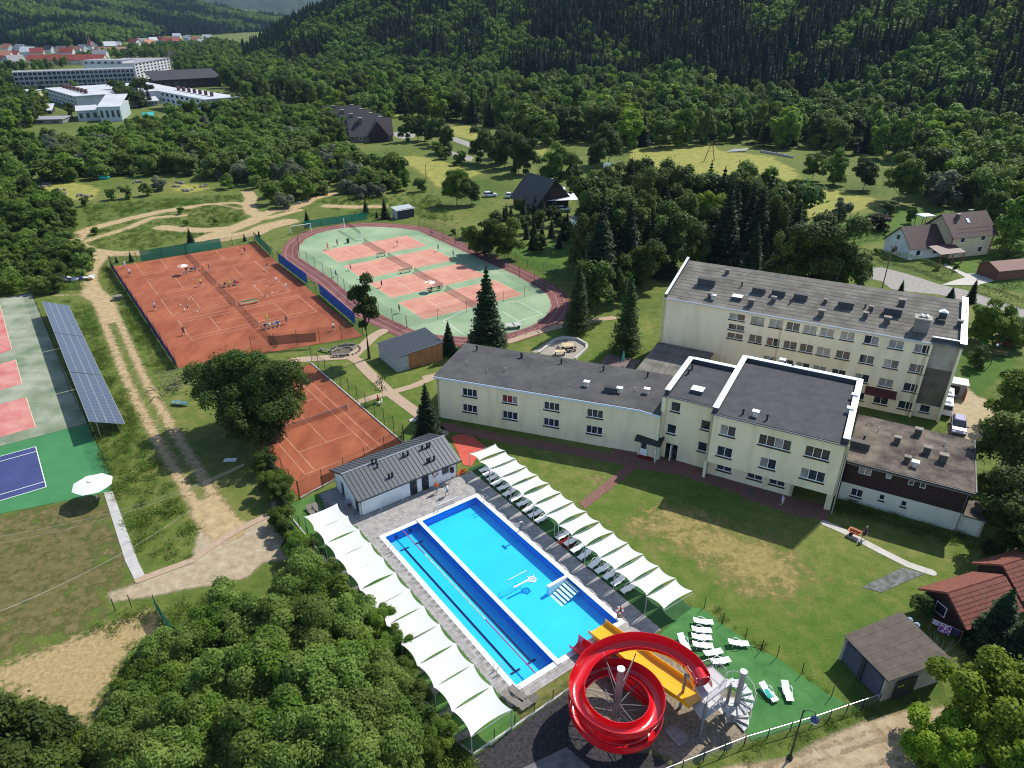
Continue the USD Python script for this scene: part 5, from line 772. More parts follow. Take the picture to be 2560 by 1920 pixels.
fence('dark green fence between the turf court and the solar panels', [K(245, 895), L(330, 130) if False else K(400, 1260), L(560, 260), L(692, 505), L(880, 930)], 1.9, 4.5, 'chain')
fence('low rail fence between the running track and the beige path', [C(60, 1262), C(330, 1195), C(560, 1125)], 1.0, 2.2, None, post='steeld', rail='steeld')
fence('short green fence panel standing among the foreground weeds', [M(1240, 395), M(1285, 480), M(1392, 640)], 2.0, 2.6, 'green_net'); fence('braced green post and wire beside the gravel yard', [M(912, 405), M(1040, 375)], 1.6, 5, None)

# ---------------------------------------------------------------- people
def hullchain(js, seg=8):
    import manifold3d as m3
    out = None
    for (p, r), (q, s) in js:
        a = m3.Manifold.sphere(r, seg).translate(tuple(map(float, p))); b = m3.Manifold.sphere(s, seg).translate(tuple(map(float, q))); h = m3.Manifold.batch_hull([a, b]); out = h if out is None else out + h
    m = out.to_mesh(); return np.array(m.vert_properties[:, :3]), np.array(m.tri_verts)
def figure(pose, h=1.75):
    """joints of a figure facing +x: skin, shirt, shorts, hair, shoes as five meshes"""
    st_ = {'walk': .24, 'stand': .05, 'play': .17, 'sit': 0}[pose]; hip = .93 if pose != 'sit' else .5; ls = []
    J = dict(pel=(0, 0, hip), che=(.02, 0, hip + .42), nk=(.03, 0, hip + .56), hd=(.05, 0, hip + .70))
    legs, arms = [], []
    for s in (-1, 1):
        H = (0, s * .09, hip - .02)
        if pose == 'sit': Kn, An = (.42, s * .11, .5), (.42, s * .12, .08)
        else: Kn, An = (s * st_ * .55 + .06, s * .10, .50), (s * st_ - (.06 if s < 0 else 0), s * .11, .085 + (.06 if s < 0 and pose == 'walk' else 0))
        legs.append((H, Kn, An, (An[0] + .14, An[1], An[2] - .045)))
        Sh = (.02, s * .19, hip + .45)
        if pose == 'play' and s == 1: El, Ha = (.22, .34, hip + .38), (.42, .42, hip + .52)
        elif pose == 'sit': El, Ha = (.12, s * .25, hip + .2), (.34, s * .16, hip + .1)
        else: El, Ha = (-s * st_ * .45, s * .25, hip + .2), (-s * st_ * .7 + .08, s * .25, hip - .03)
        arms.append((Sh, El, Ha))
    body = [((J['pel'], .13), (J['che'], .14)), ((J['che'], .12), (J['nk'], .055)), ((J['nk'], .05), (J['hd'], .06)), ((J['hd'], .095), ((J['hd'][0] + .012, 0, J['hd'][2] + .07), .10)), (((J['hd'][0] + .09, 0, J['hd'][2] + .02), .02), ((J['hd'][0] + .10, 0, J['hd'][2] + .0), .022))]
    body += [((p[0], .085), (p[1], .058)) for p in legs] + [((p[1], .056), (p[2], .04)) for p in legs] + [((p[2], .042), (p[3], .034)) for p in legs]
    for Sh, El, Ha in arms:
        d = unit(np.array(Ha) - np.array(El)); body += [((Sh, .055), (El, .042)), ((El, .04), (Ha, .03))]; pal = tuple(np.array(Ha) + d * .07); body += [((Ha, .032), (pal, .034))]
        for k in range(4): f0_ = np.array(pal) + [.012 * (k - 1.5), 0, 0]; body.append(((tuple(f0_), .011), (tuple(f0_ + d * (.07 + .01 * (k in (1, 2))) + [.012, 0, 0]), .009)))
        body.append(((tuple(np.array(Ha) + [.02, 0, 0]), .012), (tuple(np.array(Ha) + d * .05 + [.045, 0, 0]), .010)))
    shirt = [((J['pel'], .148), (J['che'], .162)), ((J['che'], .15), (J['nk'], .075))] + [((a[0], .075), (tuple((np.array(a[0]) * .35 + np.array(a[1]) * .65)), .062)) for a in arms]
    shorts = [((J['pel'], .155), ((0, 0, hip - .08), .14))] + [((p[0], .105), (tuple(np.array(p[0]) * .25 + np.array(p[1]) * .75), .088)) for p in legs]
    hair = [(((J['hd'][0] - .02, 0, J['hd'][2] + .09), .105), ((J['hd'][0] - .035, 0, J['hd'][2] + .03), .095))]
    shoes = [((p[2], .052), (p[3], .044)) for p in legs]
    k = h / 1.75; return [(v * k, f) for v, f in (hullchain(x) for x in (body, shirt, shorts, hair, shoes))]
FIG = {}
SKIN = pm('skin', (0.50, 0.29, 0.20), rough=.6)
COL = dict(white=(.78, .78, .8), black=(.014, .014, .016), navy=(.02, .03, .10), yellow=(.62, .72, .03), orange=(.80, .14, .02), blue=(.03, .16, .55), grey=(.3, .31, .33), teal=(.03, .32, .30), lilac=(.5, .45, .62), pink=(.62, .22, .28), dark=(.05, .05, .06), red=(.5, .03, .03), brown=(.10, .06, .035))
cloth = lambda c: pm('cloth_' + c, COL[c], rough=.9)
def person(q, pose, face, shirt, shorts, label, h=1.75, group=None, hair='brown', racket=False, z=0.04, lift=0.0):
    """face: compass heading of the figure in degrees from +x"""
    key = (pose, h)
    if key not in FIG: FIG[key] = figure(pose, h)
    p = at(q, z); t = thing('person', label, 'person', (p[0], p[1], z + lift), group); c_, s_ = math.cos(math.radians(face)), math.sin(math.radians(face)); Rz = np.array([[c_, s_, 0], [-s_, c_, 0], [0, 0, 1]]); o = _loc[t]
    for nm, (v, f), m in zip(('body', 'shirt', 'shorts', 'hair', 'shoes'), FIG[key], (SKIN, cloth(shirt), cloth(shorts), cloth(hair), cloth('white' if shirt != 'orange' else 'grey'))): obj(nm, (v @ Rz + o, f), m, t, smooth=True)
    return t
def racket(label, q, face, side=1):
    p = at(q, 0); c_, s_ = math.cos(math.radians(face)), math.sin(math.radians(face)); f = lambda x, y, z: np.array([p[0] + x * c_ - y * s_, p[1] + x * s_ + y * c_, z]); a = np.linspace(0, 2 * np.pi, 13)
    t = thing('tennis_racket', label, 'racket', f(.45, .45, 1.4)); obj('handle', Geo().tube([f(.44, .43, 1.5), f(.72, .5, 1.55)], .018, 5), MT['black'], t); obj('frame', Geo().tube([f(.86 + .14 * math.cos(x), .53 + .11 * math.sin(x), 1.57 + .05 * math.sin(x)) for x in a], .016, 5), MT['red'], t); obj('strings', Geo().lathe([(0, 0), (.125, 0.0)], f(.86, .53, 1.57), 10), MT['net'], t)
PL_ = [(K(990, 692), 'stand', -40, 'white', 'white', 'white-clad player near the far corner of the clay courts', 1.7), (K(1028, 757), 'play', -30, 'white', 'navy', 'player in white shirt and dark shorts on the farthest clay court', 1.75), (K(1588, 838), 'walk', 10, 'yellow', 'navy', 'coach in a bright yellow shirt stepping towards the clay court net', 1.85), (K(1658, 722), 'stand', 200, 'dark', 'grey', 'player in dark shirt just beyond the net of the clay courts', 1.7),
    (K(1938, 582), 'stand', 215, 'black', 'black', 'black-clad player near the far right corner of the clay courts', 1.75), (K(2115, 715), 'play', 210, 'black', 'white', 'player in black near the blue windbreak of the clay courts', 1.75), (K(2185, 818), 'play', 215, 'white', 'grey', 'player in white standing nearest the blue windbreak', 1.75), (B(240, 868), 'walk', 205, 'white', 'white', 'player in all white between the cones of the clay court', 1.7), (K(1225, 1028), 'play', -20, 'lilac', 'navy', 'player in a pale lilac shirt near the left edge of the clay', 1.8), (K(1485, 1028), 'stand', -30, 'grey', 'dark', 'small player in grey among balls on the clay court', 1.5),
    (K(1455, 1224), 'play', -25, 'black', 'navy', 'player in black at the nearest baseline on the left', 1.75), (B(615, 1190), 'walk', 150, 'white', 'black', 'player in white shirt by the near right corner of the clay', 1.75), (B(245, 1136), 'stand', 190, 'black', 'dark', 'person in dark clothes beside the seated group on the clay', 1.7), (B(90, 1118), 'stand', -60, 'yellow', 'yellow', 'person in yellow standing behind the seated group', 1.6),
    (B(567, 550), 'walk', 20, 'orange', 'orange', 'player all in orange at the far left of the oval', 1.8), (B(643, 522), 'play', 20, 'black', 'black', 'player in black next to the orange one on the oval', 1.8), (B(1118, 525), 'play', 210, 'dark', 'white', 'player in dark shirt on the farthest pink court', 1.6), (B(1441, 562), 'stand', 205, 'black', 'dark', 'player in black at the far right edge of the pink courts', 1.75), (B(1560, 610), 'stand', 200, 'blue', 'blue', 'player in blue at the right of the second pink court', 1.75), (B(1762, 628), 'walk', 120, 'dark', 'dark', 'walker in dark clothes on the sandy turf near the outer fence', 1.5),
    (B(748, 712), 'play', 20, 'pink', 'navy', 'player in pink on the second pink court', 1.6), (B(633, 765), 'stand', 30, 'blue', 'navy', 'player in blue by the near side fence of the oval', 1.6), (B(993, 848), 'play', 20, 'navy', 'brown', 'player in navy at the left end of the third pink court', 1.7), (B(1133, 1050), 'stand', 25, 'black', 'black', 'tall player in black at the left end of the nearest pink court', 1.85), (B(1392, 435), 'sit', 180, 'dark', 'lilac', 'person crouching on the far edge of the oval', 1.6)]
for q, pose, fa, s1_, s2_, lb, hh in PL_:
    person(q, pose, fa, s1_, s2_, lb, hh)
    if pose == 'play': racket('tennis racket held by the ' + lb.split(' in ')[0].split(' of ')[0].split(' near ')[0] + ' ' + ' '.join(lb.split()[1:7]), q, fa)
person(A(1430, 1052), 'walk', 250, 'orange', 'teal', 'lifeguard in an orange shirt walking in front of the changing house', 1.8); person(A(1512, 1072), 'walk', 200, 'white', 'teal', 'man in a white shirt and teal shorts beside the pool', 1.78); person(F(300, 1140), 'walk', 190, 'lilac', 'white', 'child in pale clothes running on the paving below the hotel block', 1.4); person(F(948, 1415), 'walk', 160, 'dark', 'black', 'man in dark clothes pushing an orange cart on the pale path', 1.82, hair='grey')
person(A(968, 335), 'sit', 190, 'red', 'dark', 'person sitting on a white chair under the thin sapling', 1.7, lift=-.02)
# group seats: benches with people on them
def bench(q, rz, label, L_=2.4, mat='wood', back=False, group=None):
    p = at(q, .04); c_, s_ = math.cos(math.radians(rz)), math.sin(math.radians(rz)); f = lambda x, y, z: np.array([p[0] + x * c_ - y * s_, p[1] + x * s_ + y * c_, z]); t = thing('bench', label, 'bench', p, group)
    for y in (-.15, .02, .19): obj('seat_slat', Geo().bar(f(-L_ / 2, y, .47), f(L_ / 2, y, .47), .15, .05), MT[mat], t)
    for x in (-L_ * .38, L_ * .38): obj('leg', Geo().bar(f(x, -.2, .2), f(x, .22, .2), .08, .44), MT['steeld'], t)
    if back: obj('backrest', Geo().bar(f(-L_ / 2, .28, .8), f(L_ / 2, .28, .8), .06, .3), MT[mat], t)
    return f
cb = math.degrees(ca); GB = pm('pale_green_bench', (0.30, 0.34, 0.2), rough=.7); MT['gb'] = GB
bench(K(1975, 980), cb, 'empty pale green bench beside the middle net of the clay courts', 3.4, 'gb', True); f1_ = bench(K(1510, 722), cb, 'bench with sports bags near the far clay court net', 2.6, 'gb'); f2_ = bench(K(1815, 838), cb, 'dark bench with a seated group on the second clay court', 3.6); f3_ = bench(B(130, 1165), cb, 'bench with seated spectators near the near net of the clay', 3.2, 'gb', True)
bench(B(990, 605), cb, 'low pale bench beside the net of the farthest pink court', 2.4, 'gb', True); bench(B(1180, 732), cb, 'empty pale bench beside the net of the second pink court', 3.0, 'gb', True); f4_ = bench(B(1412, 878), cb, 'bench under the parasol on the third pink court', 3.4, 'gb', True)
def sitter(f, x, y, face, s1_, s2_, label, h=1.6):
    key = ('sit', h); 
    if key not in FIG: FIG[key] = figure('sit', h)
    o = f(x, y, .0); t = thing('person', label, 'person', o); a = math.radians(face); Rz = np.array([[math.cos(a), math.sin(a), 0], [-math.sin(a), math.cos(a), 0], [0, 0, 1]])
    for nm, (v, g_), m in zip(('body', 'shirt', 'shorts', 'hair', 'shoes'), FIG[key], (SKIN, cloth(s1_), cloth(s2_), cloth('brown'), cloth('white'))): obj(nm, (v @ Rz + o + [0, 0, .10], g_), m, t, smooth=True)
for f, lst in ((f3_, [(-1.3, 'navy', 'seated spectator in navy at the left end of the clay court bench'), (-.5, 'white', 'seated spectator in white on the clay court bench'), (.3, 'lilac', 'seated spectator in lilac on the clay court bench'), (1.1, 'blue', 'seated spectator in blue at the right end of the clay court bench')]), (f2_, [(-.9, 'dark', 'dark-clad person seated left on the second clay court bench'), (.1, 'yellow', 'person in bright yellow seated on the second clay court bench'), (1.2, 'navy', 'navy-clad person seated right on the second clay court bench')]), (f1_, [(-.9, 'black', 'person in black seated under the small parasol on the clay')]), (f4_, [(-.8, 'black', 'dark-clad person seated under the parasol on the third pink court'), (1.1, 'brown', 'person in brown seated at the right end of the parasol bench')])):
    for x, c_, lb in lst: sitter(f, x, 0, cb - 90, c_, 'dark' if c_ != 'yellow' else 'navy', lb)
def bag(f, x, y, col, label): 
    o = f(x, y, .5); t = tag(obj('sports_bag', Geo().lathe([(0, -.32), (.13, -.3), (.17, -.1), (.17, .1), (.13, .3), (0, .32)], (0, 0, 0), 8).add(*Geo().tube([(.1, 0, -.2), (.26, 0, 0), (.1, 0, .2)], .02, 4).vf()) if False else Geo().ball(o + [0, 0, .13], (.36, .2, .17), 2).tube([o + [-.22, 0, .25], o + [0, 0, .38], o + [.22, 0, .25]], .02, 4), cloth(col), smooth=40), label, 'sports bag')
bag(f1_, .2, 0, 'navy', 'navy sports bag lying on the far clay court bench'); bag(f1_, .9, 0, 'blue', 'blue sports bag at the end of the far clay court bench'); bag(f2_, 1.75, -.2, 'red', 'red sports bag at the end of the second clay court bench')
def parasol(q, label, r, h, cols, z=.04, tilt=0, ribs=8, closed=False, drop=.28):
    p = at(q, z); t = thing('parasol', label, 'parasol', p); obj('pole', Geo().tube([p, p + [0, 0, h]], .035, 6), MT['white'], t); obj('base', Geo().lathe([(0, 0), (.32, 0), (.3, .08), (.05, .1), (0, .1)], p, 12), MT['concd'], t)
    if closed: obj('canopy', Geo().lathe([(.05, h * .38), (.26, h * .42), (.2, h * .7), (.06, h * 1.02), (0, h * 1.04)], p, 10), cols[0], t, smooth=40); return t
    for k in range(ribs):
        a0_, a1_ = 2 * math.pi * k / ribs, 2 * math.pi * (k + 1) / ribs; g = Geo(); rr = np.linspace(0, 1, 5); rows = []
        for w in np.linspace(0, 1, 5): a_ = a0_ + (a1_ - a0_) * w; sag = 1 - .07 * math.sin(math.pi * w); rows.append([p + [r * x * sag * math.cos(a_), r * x * sag * math.sin(a_), h - drop * r * x ** 1.25 - .03 * math.sin(math.pi * w) * x] for x in rr])
        pn = obj('canopy_panel', g.gridsurf(np.array(rows)), cols[k % len(cols)], t, smooth=True)
    obj('cap', Geo().lathe([(r * .2, h + .02 - drop * r * .06), (r * .1, h + .06), (0, h + .1)], p, 10), cols[0], t); return t
wp = MT['white']; pk = pm('pink_cloth', (0.66, 0.24, 0.26), rough=.9); og = pm('orange_cloth', (0.75, 0.35, 0.06), rough=.9)
parasol(L(770, 1098), 'big white parasol at the corner of the green hard court', 2.3, 2.9, [wp]); parasol(K(1458, 745), 'small pink and white parasol on the far clay court', 1.1, 2.3, [wp, wp, pk]); parasol(B(1378, 880), 'small orange and white parasol beside the third pink court', 1.15, 2.35, [wp, wp, og]); parasol(C(1000, 1475), 'closed turquoise parasol on the dark red terrace', 1.2, 2.9, [pm('turquoise_cloth', (0.08, 0.36, 0.33), rough=.9)], closed=True)
for q in [K(1490, 940), K(1425, 988), K(1457, 1025), K(1557, 1038), K(2012, 838), K(2107, 842), K(2148, 888), K(2112, 920)]: tag(obj('training_cone', Geo().lathe([(.16, 0), (.15, .03), (.05, .2), (0, .21)], at(q, .04), 8), MT['white']), 'white training cone on the clay court', 'cone', 'white cones on the clay courts')

# ---------------------------------------------------------------- small things by the pool and the courts
def goal(label, a, b, h, depth, r=.055, mat='white', netm='net', z=.04, cat='goal'):
    a, b = np.asarray(a, float), np.asarray(b, float); u = unit(b - a); n = np.array([-u[1], u[0]]); t = thing('goal', label, cat, a)
    for p in (a, b): obj('post', Geo().tube([V3(p, z), V3(p, z + h)], r, 6), MT[mat], t)
    obj('crossbar', Geo().tube([V3(a, z + h), V3(b, z + h)], r, 6), MT[mat], t)
    for p in (a, b): obj('stay', Geo().tube([V3(p, z + h), V3(p + n * depth, z)], r * .6, 5), MT[mat], t)
    obj('net', Geo().add([V3(a, z + h), V3(b, z + h), V3(b + n * depth, z), V3(a + n * depth, z)], [[0, 1, 2, 3]]), MT[netm], t)
goal('white football goal behind the far bend of the running track', xy(B(282, 432)), xy(B(438, 408)), 2.2, 1.6, .07); ga, gb2 = W(-.35, 5.2)[:2], W(-.35, 2.4)[:2]
goal('white water polo goal on the far pool edge', ga, gb2, .9, .8, .04, netm='chainl', z=.08); goal('white goal frame floating in the pool', at(O(100, 205), WZ)[:2], at(O(240, 130), WZ)[:2], .85, .7, .04, netm='chainl', z=WZ)
goal('white small goal leaning on the changing house wall', W(-4.75, 10.6)[:2], W(-4.75, 7.6)[:2], 1.1, -.25, .03, netm='chainl', z=.06)
fl_ = thing('pool_float', 'white inflatable floats drifting beside the goal in the pool', 'pool float', at(O(220, 180), WZ)); pz = lambda x, y: at(O(x, y), WZ + .08)
obj('tube', Geo().tube([pz(140, 218), pz(255, 158)], .1, 8), MT['white'], fl_); obj('ring', Geo().tube([pz(285, 155) + [.38 * math.cos(a), .38 * math.sin(a), 0] for a in np.linspace(0, 2 * np.pi, 17)], .09, 6), MT['white'], fl_)
for k in range(5): obj('spoke', Geo().tube([pz(285, 155), pz(285, 155) + [.62 * math.cos(k * 1.257), .62 * math.sin(k * 1.257), .1]], .05, 5), MT['white'], fl_)
def ladder(label, u, v, s):
    t = thing('pool_ladder', label, 'pool ladder', W(u, v))
    for d in (-.27, .27): obj('rail', Geo().tube(catmull([W(u + d, v - s * .75, .05), W(u + d, v - s * .7, .8), W(u + d, v - s * .3, 1.0), W(u + d, v + s * .1, .75), W(u + d, v + s * .12, -.9)], 4), .03, 6), MT['steel'], t)
    for z in (-.75, -.45, -.15): obj('rung', Geo().bar(W(u - .27, v + s * .12, z), W(u + .27, v + s * .12, z), .1, .03), MT['steel'], t)
ladder('steel pool ladder on the right edge near the far corner', 1.6, 0, 1); ladder('steel pool ladder at the near end of the lane side', 22.8, PW, -1); ladder('steel pool ladder at the far end of the lane side', 2.9, PW, -1)
def lifebuoy(c, n, label, r=.36):
    n = unit(n); a = unit(np.cross(n, (0, 0, 1)) if abs(n[2]) < .9 else (1, 0, 0)); b = np.cross(a, n); t = thing('lifebuoy', label, 'lifebuoy', c)
    for k in range(8): obj('ring_segment', Geo().tube([np.asarray(c) + r * (a * math.cos(w) + b * math.sin(w)) for w in np.linspace(k, k + 1, 5) * math.pi / 4], .085, 7), pm('lifebuoy_red', (0.55, 0.035, 0.02), rough=.5) if k % 2 == 0 else MT['white'], t)
wv = onwall(f0, f1, A(1413, 898)); lifebuoy(V3(f0 + uf * wv[0] + nf * .1, 1.75), (*nf, 0), 'red and white lifebuoy hanging on the changing house wall')
lb = W(24.6, -.6, .06); t = thing('lifebuoy_stand', 'dark post holding a lifebuoy at the near right pool corner', 'stand', lb); obj('post', Geo().tube([lb, lb + [0, 0, 1.3]], .05), MT['dark'], t); obj('foot', Geo().box(lb + [0, 0, .04], (.5, .5, .08)), MT['concd'], t); lifebuoy(lb + [-.1, -.1, .85], (-.5, -.85, .2), 'red and white lifebuoy on the post at the pool corner', .34)
sp = at(A(1552, 958), .06); t = thing('loudspeaker', 'black loudspeaker on a tripod beside the kiosk window', 'loudspeaker', sp); obj('box', Geo().box(sp + [0, 0, 1.75], (.42, .36, .65), -.3), MT['black'], t); obj('grille', Geo().box(sp + [-.06, -.19, 1.75], (.36, .02, .58), -.3), MT['dark'], t); obj('pole', Geo().tube([sp + [0, 0, .5], sp + [0, 0, 1.45]], .025), MT['black'], t)
for k in range(3): obj('leg', Geo().tube([sp + [0, 0, .75], sp + [.45 * math.cos(k * 2.1), .45 * math.sin(k * 2.1), 0]], .02), MT['black'], t)
wj = at(A(2110, 1335), .06); t = thing('water_jet', 'curved steel water jet spout on the right edge of the pool', 'water spout', wj); obj('pipe', Geo().tube(catmull([wj + [0, 0, 0], wj + [.05, .05, .7], wj + [-.2, -.15, 1.15], wj + [-.65, -.5, 1.05]], 5), .09, 8), MT['steel'], t); obj('nozzle', Geo().bar(wj + [-.6, -.45, 1.08], wj + [-.95, -.7, .95], .75, .06), MT['steel'], t)
og_ = pm('orange_plastic', (0.70, 0.14, 0.02), rough=.5); t = thing('life_jackets', 'heap of orange life jackets by the corner of the changing house', 'life jackets', at(A(1610, 905)))
for k in range(5): c = at(A(1598 + 10 * k, 908 - 6 * k), .1); obj('jacket', Geo().ball(c + [0, 0, .18 * (k % 3)], (.32, .24, .18), 1).ball(c + [.18, .1, .14 + .18 * (k % 3)], (.14, .14, .2), 1), og_, t, smooth=40)
fp = at(A(735, 1150), .06); t = thing('flower_pot', 'pot of white and violet flowers at the gable of the changing house', 'plant', fp); obj('pot', Geo().lathe([(0, 0), (.2, 0), (.28, .4), (.24, .4), (0, .36)], fp, 10), MT['concd'], t); rng = np.random.default_rng(11); g = Geo()
for k in range(60): d = rng.normal(size=3); d[2] = abs(d[2]); g.ball(fp + [0, 0, .5] + unit(d) * .36, .05, 0)
obj('flowers', g, pm('violet_flowers', (0.3, 0.2, 0.45), (0.7, .65, .75), 14), t)
ca_ = at(F(870, 1390), .06); t = thing('cart', 'orange wheelbarrow cart loaded with sacks on the pale path', 'cart', ca_); dirc = unit(at(F(830, 1350)) - at(F(940, 1400))); sd = np.array([dirc[1], -dirc[0], 0])
obj('tray', Geo().hexa(np.array([ca_ + dirc * a + sd * b + [0, 0, .45] for a, b in ((-.5, -.3), (.5, -.3), (.5, .3), (-.5, .3))]), np.array([ca_ + dirc * a + sd * b + [0, 0, .75] for a, b in ((-.65, -.4), (.7, -.4), (.7, .4), (-.65, .4))])), og_, t)
for k in range(3): obj('sack', Geo().ball(ca_ + dirc * (.35 - .35 * k) + [0, 0, .85], (.3, .25, .16), 1), pm('orange_sack', (.5, .12, .03), (.3, .16, .1), 4), t, smooth=True)
for s_ in (-.3, .3): obj('handle', Geo().tube([ca_ - dirc * .4 + sd * s_ + [0, 0, .6], ca_ - dirc * 1.15 + sd * s_ + [0, 0, .85]], .025), MT['dark'], t); obj('wheel', Geo().tube([ca_ + dirc * .35 + sd * (s_ - .05) + [0, 0, .2], ca_ + dirc * .35 + sd * (s_ + .05) + [0, 0, .2]], .2, 12), MT['black'], t)
chp = at(A(985, 350), .0); t = thing('garden_chair', 'white plastic chair under the sapling by the single court', 'chair', chp); obj('seat', Geo().box(chp + [0, 0, .42], (.5, .5, .05)), MT['plastic'], t); obj('backrest', Geo().box(chp + [.24, 0, .7], (.05, .5, .5)), MT['plastic'], t)
for x in (-.2, .2):
    for y in (-.2, .2): obj('leg', Geo().bar(chp + [x, y, 0], chp + [x, y, .42], .05), MT['plastic'], t)
# lamp post
lp = at(Q(360, 1570)); tp_ = np.array([lp[0], lp[1], 5.95]); t = thing('street_lamp', 'dark street lamp with a hanging globe beside the bottom fence', 'street lamp', lp); obj('post', Geo().tube([lp, lp + [0, 0, 1.2], tp_], [.11, .07, .05], 8), MT['black'], t); obj('foot', Geo().lathe([(0, 0), (.24, 0), (.22, .25), (.1, .5), (0, .5)], lp, 10), MT['black'], t); dx_ = unit([1, -.25, 0])
arm = catmull([tp_ - [0, 0, .5], tp_ + dx_ * .15 - [0, 0, .12], tp_ + dx_ * .5, tp_ + dx_ * .85 - [0, 0, .15], tp_ + dx_ * .95 - [0, 0, .55]], 4); obj('arm', Geo().tube(arm, .03, 6), MT['black'], t); gl = tp_ + dx_ * .95 - [0, 0, .95]; obj('globe', Geo().ball(gl, .33, 2), pm('lamp_globe', (0.6, 0.62, 0.66), rough=.15), t, smooth=True); obj('globe_cap', Geo().lathe([(.34, .02), (.3, .2), (.12, .36), (0, .4)], gl, 14), pm('blue_cap', (0.03, 0.045, 0.11), rough=.3), t, smooth=40)
# solar panels
so = thing('solar_array', 'three joined tables of tilted dark blue solar panels', 'solar panels', (-73, 108)); cellm = raw('solar_cells', {'g': ('geometry', {}), 'p': ('principled_bsdf', dict(base_color=(0.05, 0.058, 0.088), roughness=.28, specular_ior_level=.7, coat_weight=.3))}, [], surface='p.BSDF')
q00, q01, q10, q11 = at(K(330, 957), 3.0), at(K(545, 982), 1.05), at(L(704, 492), 3.0), at(L(988, 500), 1.05); dlen = unit(q10 - q00); L3 = np.linalg.norm(q10 - q00); wdir = q01 - q00; wdir = wdir - dlen * (wdir @ dlen); ww_ = np.linalg.norm(wdir); wdir /= ww_; nrm = unit(np.cross(dlen, wdir)); nrm = nrm if nrm[2] > 0 else -nrm; wlen = 4.55
for tb_, n_ in ((0, 18), (1, 18), (2, 17)):
    l0_ = L3 * tb_ / 3 + .1; pitch = (L3 / 3 - .25) / n_
    for r_ in range(n_):
        for c in range(2):
            o = q00 + dlen * (l0_ + r_ * pitch) + wdir * (c * (wlen / 2 + .02)); a, b = dlen * (pitch - .03), wdir * (wlen / 2 - .03); P = np.array([o, o + a, o + a + b, o + b]); m = obj('solar_panel', Geo().hexa(P, P + nrm * .04), MT['steel'], so)
            g = Geo()
            for h_ in range(2):
                i0 = o + nrm * .044 + a * .025 + b * (.02 + h_ * .49); bb = b * .465; aa = a * .95; g.add([i0, i0 + aa, i0 + aa + bb, i0 + bb], [[0, 1, 2, 3]])
            obj('cells', g, cellm, m)
    for s_ in np.linspace(.5, L3 / 3 - .5, 5):
        for w_ in (.9, 3.6): p = q00 + dlen * (L3 * tb_ / 3 + s_) + wdir * w_; obj('leg', Geo().bar((p[0], p[1], 0), p - nrm * .05, .1), MT['steel'], so)
        obj('beam', Geo().bar(q00 + dlen * (L3 * tb_ / 3 + s_) - nrm * .06, q00 + dlen * (L3 * tb_ / 3 + s_) + wdir * wlen - nrm * .06, .08), MT['steel'], so)
# poles and wires
def pole(label, base, top_q, r=.13, arm=True):
    b = at(base); h = high(b, top_q); t = thing('utility_pole', label, 'utility pole', b); obj('pole', Geo().tube([b, b + [0, 0, h]], [r, r * .7], 7), MT['wood'] if h < 9.5 else MT['concd'], t)
    if arm: obj('crossarm', Geo().bar(b + [-.7, .2, h - .3], b + [.7, -.2, h - .3], .1), MT['dark'], t); obj('transformer', Geo().box(b + [.3, -.1, h - .9], (.5, .4, .8)), MT['dark'], t)
pole('dark utility pole beside the road behind the hotel', R(1092, 850), R(1195, 520)); pole('thin brown pole in the raked hay field', T1(1345, 1410), T1(1330, 1300), .15, False); pole('grey pole among the bushes left of the oval', B(140, 150), B(135, 40), .12, False); pole('thin pole at the edge of the big meadow', T2(1040, 1290), T2(1040, 1170), .12, False)
b = at(T2(1685, 1270)); h = high(b, T2(1707, 1120)); t = thing('utility_pole', 'two-legged pole standing in the big meadow', 'utility pole', b); obj('leg', Geo().tube([b + [-2, 0, 0], b + [0, 0, h]], .16), MT['wood'], t); obj('leg', Geo().tube([b + [2, 0, 0], b + [.3, 0, h]], .16), MT['wood'], t); obj('tie', Geo().bar(b + [-1, 0, h * .5], b + [1.2, 0, h * .5], .12), MT['wood'], t)
w0 = at(L(-400, 1510), 7.5); w1_ = at(L(1930, 830), 6.0)
for k, dz in enumerate((0, .9)): g = Geo(); pts = [w0 + (w1_ - w0) * x + [0, 0, dz * (1 - .8 * x) - 1.6 * 4 * x * (1 - x)] for x in np.linspace(0, 1, 16)]; tag(obj('overhead_wire', g.tube(pts, .013, 4), MT['steel']), ['lower overhead wire crossing above the concrete path', 'upper overhead wire crossing above the concrete path'][k], 'wire')
tag(obj('overhead_wire', Geo().tube([at(M(0, 405), 4) + (at(L(1530, 1170), 3.0) - at(M(0, 405), 4)) * x + [0, 0, -3.2 * x * (1 - x)] for x in np.linspace(0, 1, 14)], .013, 4), MT['steel']), 'single sagging wire over the worn grass pitch', 'wire')
# campfire ring of logs, table set, picnic things
cf = at(B(710, 1345)); t = thing('campfire_ring', 'ring of stones and logs for a campfire beside the paved path', 'campfire place', cf); obj('ash_bed', Geo().lathe([(0, .05), (2.6, .03)], cf, 20), MT['concd'], t); rng = np.random.default_rng(8)
for k in range(34): a = k * 2 * math.pi / 22; r_ = 2.5 if k < 22 else 1.1; c = cf + [r_ * math.cos(a), r_ * math.sin(a), .12]; obj('stone', Geo().ball(c, rng.uniform(.14, .3, 3), 1), MT['logs'], t)
for q, a, ln in ((B(660, 1375), -5, 3.4), (B(620, 1345), 60, 1.6), (B(780, 1320), 70, 2.0), (B(720, 1300), 10, 2.4)): c = at(q, .22); d = np.array([math.cos(math.radians(a)), math.sin(math.radians(a)), 0]); obj('log', Geo().tube([c - d * ln / 2, c + d * ln / 2], .2, 8), MT['logs'], t)
bench(B(655, 1395), 5, 'pale wooden bench in front of the campfire ring', 2.4, 'logs'); bench(B(545, 1355), -25, 'fallen grey bench left of the campfire ring', 2.2, 'logs')
